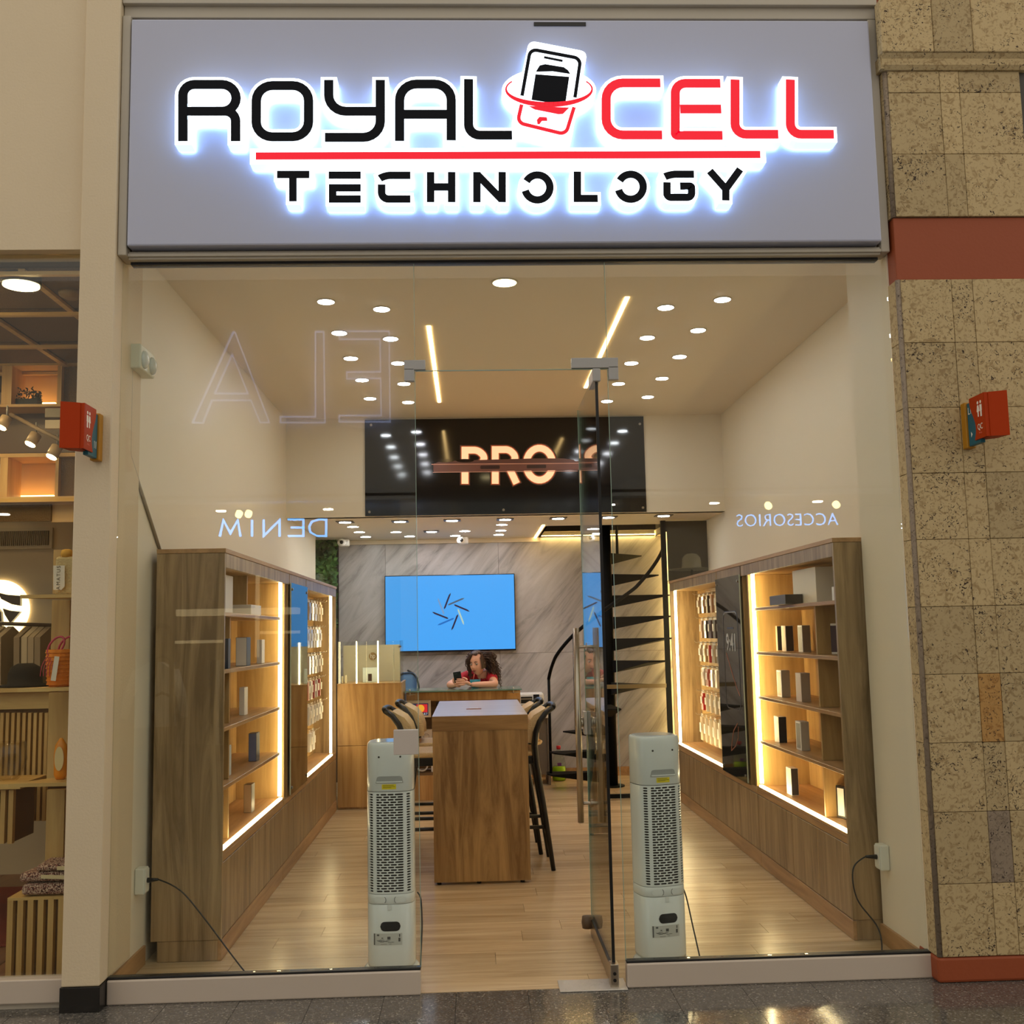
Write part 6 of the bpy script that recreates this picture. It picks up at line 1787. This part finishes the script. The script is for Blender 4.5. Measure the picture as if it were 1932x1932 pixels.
# halo lit emblem on the grey wall
ha = thing('halo_emblem', 'round shop emblem with glowing rim on the grey wall, cut by the left edge', 'sign', on_y(0, 1195, 2.6))
c = on_y(-8, 1150, 2.55); b = MB(); b.cyl((c.x, 2.60, c.z), (c.x, 2.612, c.z), 0.20, seg=48); b.build('halo_plate', emis('halo_cream', (255, 226, 170), 3.0), ha)
m_dkp = flat('emblem_dark', (76, 64, 56), 0.2)
b = MB(); q = [(40, 1122), (40, 1142), (20, 1138), (2, 1128), (-10, 1116), (-40, 1114), (-40, 1126), (-70, 1130), (-60, 1116), (-30, 1108)]
def npoly(pts, y, d, m, nm, par): 
    b = MB(); b.prism([tuple(on_y(x, yy, y)) for x, yy in pts], 0, (0, d, 0)); return b.build(nm, m, par)
npoly([(38, 1124), (38, 1143), (22, 1140), (2, 1130), (-4, 1118), (12, 1122)], 2.56, 0.03, m_dkp, 'emblem_piece', ha)
npoly([(38, 1154), (28, 1166), (19, 1176), (9, 1160), (5, 1148), (18, 1152)], 2.56, 0.03, m_dkp, 'emblem_piece', ha)
npoly([(2, 1155), (4, 1186), (-20, 1190), (-40, 1170), (-30, 1140), (-8, 1142)], 2.56, 0.03, m_dkp, 'emblem_piece', ha)
# clothes on a rail, built in place of a faint reflection
rl = tag(MB().tube([on_y(-120, 1172, 2.4), on_y(104, 1180, 2.4)], 0.012, seg=8).build('reflection_rail', m_dkp), 'dark rail for the reflected clothes along the grey wall of the neighbouring shop', 'rail')
for k, px in enumerate((-30, -14, 4, 20, 54, 68, 80, 92)):
    b = MB(); c = on_y(px, 1176, 2.4); w = 0.018
    b.prism([(c.x - w, 2.22, c.z - 0.09), (c.x - w, 2.40, c.z - 0.02), (c.x - w, 2.58, c.z - 0.09), (c.x - w, 2.56, c.z - 0.75), (c.x - w, 2.26, c.z - 0.75)], 0, (2 * w, 0, 0))
    g = b.build('reflection_garment', flat('garment_%d' % (k % 3), ((170, 154, 130), (146, 130, 108), (190, 176, 150))[k % 3], 0.8))
    tag(g, 'muted beige garment standing for a reflection, %s from the left on the neighbouring shop rail' % order[k], 'garment', 'reflection garments on the neighbouring shop rail')
# pine chest with slats and black hat
ch = thing('pine_chest', 'broad pine sideboard with carved upright slats behind the hat', 'sideboard', on_y(20, 1560, 1.2))
nbox('top_board', m_pine_h, NB(-200, 1300, 96, 1308, 1.15, 0.5), ch); nbox('upper_panel', m_pine_h, NB(-200, 1308.3, 92, 1340, 1.2, 0.4), ch)
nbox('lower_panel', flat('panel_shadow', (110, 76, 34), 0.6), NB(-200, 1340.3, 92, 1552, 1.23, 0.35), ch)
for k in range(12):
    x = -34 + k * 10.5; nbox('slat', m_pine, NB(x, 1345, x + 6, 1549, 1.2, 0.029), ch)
z = on_y(50, 1299.5, 1.15).z + 0.002
ht = thing('hat', 'black felt hat resting on the pine sideboard', 'hat', (on_y(50, 1299, 1.3).x, 1.3, z))
c = on_y(47, 1299, 1.3); m_felt = flat('black_felt', (18, 14, 14), 0.9)
MB().lathe([(0.14, 0.004), (0.146, 0.012), (0.09, 0.02), (0.088, 0.07), (0.074, 0.11), (0.04, 0.13), (0.0005, 0.128)], (c.x, 1.3, z), seg=28).build('crown_and_brim', m_felt, ht)
# display stand by the window
ds = thing('display_stand', 'pine display stand with a tall post and three slim shelves by the left window', 'display stand', (-1.86, 0.4, 0))
nbox('post', m_pine, NB(100, 1037, 131, 1120, 0.47, 0.03), ds); nbox('post', m_pine, NB(96, 1132, 130, 1297, 0.47, 0.03), ds); nbox('post', m_pine, NB(90, 1306.5, 128, 1474, 0.47, 0.03), ds); nbox('post', m_pine, NB(86, 1490, 120, 1668, 0.47, 0.03), ds)
ZSH = []
for (xa, py) in ((38, 1122.5), (33, 1299), (16, 1479)):
    p = on_y(xa, py, 0.26); q = on_y(134, py, 0.26); ZSH.append(p.z)
    b = MB(); b.prism([(p.x, 0.26, p.z - 0.016), (-1.727, 0.26, p.z - 0.016), (-1.727, 0.62, p.z - 0.016), (-1.83, 0.62, p.z - 0.016)], 0, (0, 0, 0.016)); b.build('shelf', m_pine_h, ds)
# folded knit vest with tag
vt = thing('knit_vest', 'pale ribbed knit vest with a white price tag on the top stand shelf', 'clothing', (on_y(116, 1118, 0.34).x, 0.34, ZSH[0]))
a = NB(103, 1050, 133, 1121, 0.33, 0.05, 0.012); MB().box(a[0], -1.735, a[2], a[3], ZSH[0] + 0.001, a[5], 0.012).build('knit_body', flat('cream_knit', (206, 182, 132), 0.9, bump=0.8, bscale=70), vt)
MB().lathe([(0.022, 0), (0.03, 0.015), (0.024, 0.035), (0.012, 0.04)], (on_y(127, 1046, 0.36).x, 0.355, a[5] - 0.004), seg=10).build('flower_trim', flat('ochre_flower', (214, 160, 60), 0.8), vt)
b = MB(); tg = [tuple(on_y(x, y, 0.315)) for x, y in ((100.5, 1067), (122, 1067), (122, 1106), (116, 1113), (100.5, 1113))]; b.prism(tg, 0, (0, 0.002, 0)); b.build('price_tag', flat('tag_white', (232, 222, 204), 0.5), vt)
c = on_y(110.5, 1090, 0.3135); text('AMATUS', 0.024, tuple(c), flat('tag_ink', (110, 100, 84), 0.5), vt, 'tag_lettering', 0.0003, rot=(PI / 2, -PI / 2, 0), spacing=1.3)
# straw bag
bg = thing('straw_bag', 'orange woven straw bag with pink ring handles on middle stand shelf', 'bag', (on_y(110, 1297, 0.36).x, 0.36, ZSH[1]))
z0 = ZSH[1] + 0.001; cx = on_y(114, 1290, 0.36).x
m_straw = flat('orange_straw', (226, 128, 20), 0.7, bump=1.0, bscale=55, var=0.15)
MB().lathe([(0.052, 0.0), (0.062, 0.02), (0.07, 0.17), (0.066, 0.17), (0.056, 0.02)], (cx, 0.37, z0), seg=24).build('woven_body', m_straw, bg)
b = MB()
for k in range(9): b.tube([(cx + (0.061 + 0.009 * k / 9) * math.cos(R(a_)), 0.37 + (0.061 + 0.009 * k / 9) * math.sin(R(a_)), z0 + 0.012 + 0.018 * k) for a_ in range(0, 360, 20)], 0.004, seg=5, closed=True)
b.build('woven_bands', m_straw, bg)['kind'] = 'stuff'
m_pink = flat('pink_handle', (196, 62, 92), 0.4)
for dx, dy in ((-0.03, -0.05), (0.03, 0.03)):
    MB().tube([(cx + dx * 0.3 + 0.033 * math.cos(R(a_)) + 0.018 * math.sin(R(a_)), 0.37 + dy, z0 + 0.185 + 0.044 * math.sin(R(a_))) for a_ in range(0, 360, 18)], 0.005, seg=8, closed=True).build('ring_handle', m_pink, bg)
b = MB()
for k in range(5): b.tube(spline([(cx - 0.04 + 0.01 * k, 0.315, z0 + 0.15), (cx - 0.062 + 0.012 * k, 0.30, z0 + 0.10), (cx - 0.07 + 0.014 * k, 0.30, z0 + 0.05)]), 0.0018, seg=5)
b.build('tassel', m_pink, bg)
b = MB(); b.prism([tuple(on_y(x, y, 0.285)) for x, y in ((103, 1238), (112, 1239), (105, 1285), (95.5, 1284))], 0, (0, 0.0015, 0)); b.build('price_tag', flat('tag_white', (232, 222, 204), 0.5), bg)
# orange bottle
ob = thing('orange_pack', 'orange oval pack with a cream label on the lowest stand shelf', 'pack', (on_y(114, 1474, 0.36).x, 0.36, ZSH[2]))
z0 = ZSH[2] + 0.001; cx = on_y(113, 1440, 0.36).x
MB().lathe([(0.02, 0.0), (0.03, 0.02), (0.032, 0.11), (0.026, 0.155), (0.008, 0.185), (0.0005, 0.187)], (cx, 0.37, z0), seg=20, sy=0.6).build('body', flat('pack_orange', (228, 140, 20), 0.35), ob)
b = MB(); b.prism([(cx + 0.021 * math.cos(R(a_)), 0.3475, z0 + 0.095 + 0.055 * math.sin(R(a_))) for a_ in range(0, 360, 20)], 0, (0, 0.0015, 0)); b.build('label', flat('label_cream', (230, 206, 150), 0.5), ob)
# slatted box and folded cloths
zb_t = 0.375
sb = thing('slatted_box', 'pine box plinth with deep upright slats in the left window', 'plinth box', (-2.02, 0.3, 0))
xa, xb = on_y(12, 1760, 0.28).x, -1.727
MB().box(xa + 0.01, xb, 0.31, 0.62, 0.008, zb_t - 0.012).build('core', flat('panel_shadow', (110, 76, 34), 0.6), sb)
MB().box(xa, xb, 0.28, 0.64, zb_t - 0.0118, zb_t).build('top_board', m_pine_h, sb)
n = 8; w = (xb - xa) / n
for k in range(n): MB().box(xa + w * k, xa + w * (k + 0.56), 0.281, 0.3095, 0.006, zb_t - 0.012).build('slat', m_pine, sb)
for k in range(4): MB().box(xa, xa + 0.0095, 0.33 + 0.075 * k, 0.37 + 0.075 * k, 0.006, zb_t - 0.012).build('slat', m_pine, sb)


def printed():
    m, nt, bsd = base('printed_cloth'); tc = nt.nodes.new('ShaderNodeTexCoord'); v = nt.nodes.new('ShaderNodeTexNoise'); v.inputs['Scale'].default_value = 75; v.inputs['Distortion'].default_value = 2.5
    nt.links.new(tc.outputs['Object'], v.inputs['Vector']); r = nt.nodes.new('ShaderNodeValToRGB'); e = r.color_ramp.elements
    e[0].position = 0.42; e[0].color = srgb(64, 40, 38); e[1].position = 0.56; e[1].color = srgb(206, 180, 156); a = e.new(0.49); a.color = srgb(150, 84, 74)
    nt.links.new(v.outputs['Fac'], r.inputs[0]); nt.links.new(r.outputs[0], bsd.inputs['Base Color']); bsd.inputs['Roughness'].default_value = 0.9
    return m


m_prt = printed()
for k, (za, zb, x0, lab) in enumerate(((zb_t, 0.43, -2.03, 'lowest folded maroon and cream printed cloth on the slatted box'), (0.431, 0.478, -2.04, 'middle folded printed cloth with a tag on the slatted box'), (0.479, 0.515, -1.97, 'top folded printed cloth on the slatted box'))):
    t = thing('folded_cloth', lab, 'folded cloth', ((x0 - 1.735) / 2, 0.44, za), 'folded printed cloths in the left window')
    b = MB(); b.box(x0, -1.735, 0.29, 0.462, za + 0.005, zb, bev=0.02, seg=4)
    for v in b.bm.verts: v.co += Vector((0, 0.006 * math.sin(v.co.x * 60 + k), 0.003 * math.sin(v.co.x * 45 + v.co.y * 30 + k)))
    b.build('cloth_fold', m_prt, t)
    if k: MB().box(x0 + 0.10, -1.745, 0.279, 0.285, zb - 0.028, zb - 0.012, rot=Matrix.Rotation(0.05, 4, 'Y')).build('paper_tag', flat('tag_cream', (226, 206, 160), 0.5), t)
# low pine block far left
bl = thing('pine_block', 'low grooved pine block at the left edge beyond the window', 'plinth', on_y(10, 1590, 0.9))
a = NB(-60, 1480, 38, 1490, 0.75, 0.35); nbox('top_board', m_pine_h, a, bl)
for k in range(6): nbox('slat', m_pine, NB(-60 + 15 * k, 1490.5, -60 + 15 * k + 9, 1592, 0.77, 0.03), bl)
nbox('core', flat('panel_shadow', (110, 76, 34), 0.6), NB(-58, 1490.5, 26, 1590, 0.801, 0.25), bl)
# glass bowl
bw_ = on_y(8, 1479, 0.85); t = thing('glass_bowl', 'etched round glass vase standing on the low pine block', 'vase', (bw_.x, 0.9, bw_.z + 0.002))
MB().lathe([(0.03, 0.0), (0.06, 0.03), (0.085, 0.11), (0.075, 0.20), (0.07, 0.20), (0.08, 0.11), (0.056, 0.034), (0.02, 0.006)], (bw_.x, 0.9, bw_.z + 0.002), seg=28).build('glass_body', glass('vase_glass', (0.95, 0.93, 0.88), 1.5, 0.05), t)

# ================================================================== storefront across the corridor (seen in the panes' reflections)
def RF(px, py, d=9.0):
    p = on_y(px, py, d); return Vector((p.x, -d, p.z))


m_cream = flat('far_shop_cream', (196, 178, 146), 0.7)
struct(MB().box(-9, 9, -9.3, -9.08, 3.25, 6.2).build('wall_opposite_header', flat('opposite_white_paint', (226, 226, 222), 0.7)))
struct(MB().box(-9, 9, -11.4, -11.2, -0.01, 6.2).build('wall_opposite_back', flat('far_shop_wall', (150, 132, 104), 0.7)))
for xx in (-9, -0.9, 8.7): struct(MB().box(xx, xx + 0.5, -9.3, -9.0, 0, 3.249).build('wall_opposite_pier', m_beige))
struct(MB().box(-9, 9, -11.2, -9.08, 3.3, 3.34).build('ceiling_opposite', m_cream))
fpan = flat('far_panel_brown', (108, 84, 56), 0.7)
m_etch = emis('halo_letter_edge', (200, 212, 255), 2.2)
m_blue = emis('letter_blue', (90, 165, 255), 20.0)


def far_letters(pts_list, hw, m, name, lab, cat='sign letter', d=9.0, closed=None):
    b = MB()
    for i, pts in enumerate(pts_list):
        q = [Vector((RF(*p).x, RF(*p).z)) for p in pts]
        cl = closed[i] if closed else False
        b.stroke(q, hw, -9.04, -9.0, closed=cl)
    return tag(b.build(name, m), lab, cat, 'letters of the shop across the corridor')


def zc(x, y): return (220 + x / 3.331, 480 + y / 3.331)
G_ = 'outlined letter %s on the shop front across the corridor'
far_letters([[zc(*p) for p in ((475, 1055), (730, 487), (742, 487), (958, 1055), (900, 1055), (843, 915), (597, 915), (540, 1058))], [zc(*p) for p in ((615, 872), (725, 625), (823, 872))]], 0.008, m_etch, 'far_letter', G_ % 'A', closed=[True, True])
far_letters([[zc(*p) for p in ((1300, 483), (1308, 1055), (1028, 1055), (1028, 1018), (1248, 1018), (1248, 483))]], 0.008, m_etch, 'far_letter', G_ % 'L', closed=[True])
far_letters([[zc(*p) for p in ((1712, 480), (1718, 1050), (1398, 1050), (1398, 1010), (1662, 1010), (1658, 776), (1446, 780), (1446, 736), (1658, 735), (1655, 530), (1398, 530), (1398, 480))]], 0.008, m_etch, 'far_letter', G_ % 'E', closed=[True])
D = 'glowing blue letter %s across the corridor'
for L_, P_, cl in (('D', [[(615, 980), (615, 1011), (598, 1011), (585, 1004), (583, 993), (588, 984), (600, 980)]], [True]),
                   ('E', [[(543, 980), (572, 980), (572, 1011), (543, 1011)], [(548, 995), (572, 995)]], [False, False]), ('N', [[(527, 1012), (527, 981), (497, 1011), (497, 980)]], [False]),
                   ('I', [[(475, 981), (475, 1012)]], [False]), ('M', [[(414, 1012), (421, 981), (434, 1006), (448, 981), (453, 1012)]], [False])):
    far_letters(P_, 0.011, m_blue, 'far_letter', D % L_, closed=cl)
c = RF(1485, 982); tx = text('ACCESORIOS', 0.235, (c.x, -9.0, c.z), m_blue, None, 'far_word', 0.004, rot=(PI / 2, 0, PI), sx=0.92, bold=-0.004, spacing=1.05)
tag(tx, 'glowing blue word reading ACCESORIOS on the shop front across the corridor', 'sign')
# what stands in it: boards, rail, jackets, hats, security gate
def fbox(nm, m, px0, py0, px1, py1, d, dep, lab=None, cat=None, grp=None):
    a, b = RF(px0, py0, d), RF(px1, py1, d)
    o = MB().box(min(a.x, b.x), max(a.x, b.x), -d - dep, -d, min(a.z, b.z), max(a.z, b.z)).build(nm, m)
    if lab: tag(o, lab, cat, grp)
    return o


for ix, x in enumerate((-6.5, -5, -3.5, -2, 2, 3.5, 5, 6.5)):  # lamps added to brighten the clothes mirrored in the panes
    for y in (-9.5, -10.4):
        tag(MB().cyl((x, y, 3.285), (x, y, 3.299), 0.07, seg=16).build('far_added_light', m_lamp_f), 'added light across the corridor, %s of the %s rank' % (order[ix], 'front' if y > -10 else 'rear'), 'ceiling light', 'added ceiling lights of the shop across the corridor')
m_shelf_glow = emis('shelf_painted_glow', (255, 226, 170), 1.6)  # shelves and post glow by themselves, in place of light falling on them
fbox('far_shelf', m_shelf_glow, 332, 1150, 560, 1158, 10.2, 0.3, 'long cream shelf across the corridor, upper one', 'shelf'); fbox('far_shelf', m_shelf_glow, 330, 1209, 412, 1213, 10.2, 0.3, 'cream shelf across the corridor, lower left one', 'shelf')
fbox('far_shelf', m_shelf_glow, 490, 1191, 560, 1195, 10.2, 0.3, 'cream shelf across the corridor, lower right one', 'shelf')
fbox('far_post', m_shelf_glow, 482, 1085, 488, 1240, 10.1, 0.05, 'upright cream post between the far shelves', 'post')
m_cl = flat('cream_cloth', (236, 222, 190), 0.8); m_cl2 = flat('sand_cloth', (190, 170, 130), 0.8); m_dkc = flat('dark_cloth', (60, 52, 44), 0.8)


def jacket(cx, ty, by, d, w, m, lab):
    t = thing('far_jacket', lab, 'jacket', RF(cx, by, d), 'garments in the shop across the corridor')
    c = RF(cx, (ty + by) / 2, d); h = RF(cx, ty, d).z - RF(cx, by, d).z; z1 = RF(cx, ty, d).z; z0 = z1 - h
    b = MB(); b.prism([(c.x - w * .16, -d, z1), (c.x + w * .16, -d, z1), (c.x + w * .42, -d, z1 - h * .12), (c.x + w * .36, -d, z1 - h * .5), (c.x + w * .46, -d, z0), (c.x - w * .46, -d, z0), (c.x - w * .36, -d, z1 - h * .5), (c.x - w * .42, -d, z1 - h * .12)], 0, (0, -0.16, 0)); b.build('jacket_body', m, t)
    for s in (-1, 1): MB().tube([(c.x + s * w * .40, -d - .08, z1 - h * .14), (c.x + s * w * .60, -d - .06, z1 - h * .5), (c.x + s * w * .70, -d - .02, z1 - h * .86)], [0.075, 0.065, 0.05], seg=10).build('sleeve', m, t)
    b = MB(); b.prism([(c.x - w * .08, -d + .002, z1), (c.x + w * .08, -d + .002, z1), (c.x, -d + .002, z1 - h * .45)], 0, (0, -.001, 0)); b.build('lapel_gap', m_dkc, t)
    MB().cyl((c.x, -d - 0.08, z1), (c.x, -d - 0.08, z1 + 0.12), 0.012).build('hanger_hook', m_dkc, t)


jacket(290, 1250, 1372, 8.6, 0.52, m_cl, 'cream blazer standing across the corridor')
jacket(470, 1265, 1390, 9.2, 0.5, m_cl2, 'sand coloured shirt hanging across the corridor')
jacket(535, 1220, 1395, 10.0, 0.6, m_cl2, 'sand coloured coat hanging across the corridor, right one')
for k in range(7):
    c = RF(400 + k * 9, 1245, 9.9); w = 0.02
    g = MB().box(c.x - w, c.x + w, -10.1, -9.7, c.z - 1.1, c.z).build('far_garment', (m_cl2, m_dkc, m_cl)[k % 3]); tag(g, 'long garment, %s on the rail across the corridor' % order[k], 'garment', 'long garments across the corridor')
sg_ = thing('security_gate', 'brown arched security gate at the entrance across the corridor', 'security gate', RF(305, 1500, 7.6))
q = [(288, 1500), (288, 1200), (294, 1184), (306, 1179), (318, 1184), (324, 1200), (324, 1500)]
MB().tube([RF(a, b_, 7.6) for a, b_ in q], 0.028, seg=8).build('arch', flat('gate_brown', (74, 54, 34), 0.4), sg_)
for y_ in (1245, 1315): MB().tube([RF(288, y_, 7.6), RF(306, y_ - 8, 7.6), RF(324, y_, 7.6)], 0.016, seg=8).build('cross_bar', flat('gate_brown', (74, 54, 34), 0.4), sg_)
for (px, py, lab) in ((603, 1100, 'straw sun hat across the corridor, left one'), (1305, 1075, 'straw sun hat across the corridor, right one')):
    c = RF(px, py, 9.5); t = thing('sun_hat', lab, 'hat', c)
    s_ = 0.5 if px < 1000 else 1.0
    MB().lathe([(0.30 * s_, 0.0), (0.31 * s_, 0.01), (0.13 * s_, 0.03), (0.12 * s_, 0.13 * s_ + 0.03), (0.07 * s_, 0.18 * s_ + .03), (0.001, 0.19 * s_ + .03)], c, seg=28).build('straw_shape', emis('straw_painted_glow', (236, 214, 160), 0.35), t)  # slight emission in the straw stands for light on the hats
    MB().cyl(c - Vector((0, 0, 0.9)), c, 0.015).build('hat_stand', m_dkc, t)
for px, py, lab in ((470, 930, 'small warm spotlight across the corridor, left'), (452, 920, 'second small warm spotlight across the corridor, left'), (1445, 882, 'small warm spotlight across the corridor, right'), (1575, 925, 'second small warm spotlight across the corridor, right')):
    c = RF(px, py, 9.9); c.z = min(c.z, 3.2); t = tag(MB().cyl((c.x, c.y, c.z), (c.x, c.y + 0.05, c.z - 0.03), 0.05, seg=14).build('far_spotlight', m_down_w), lab, 'spotlight')
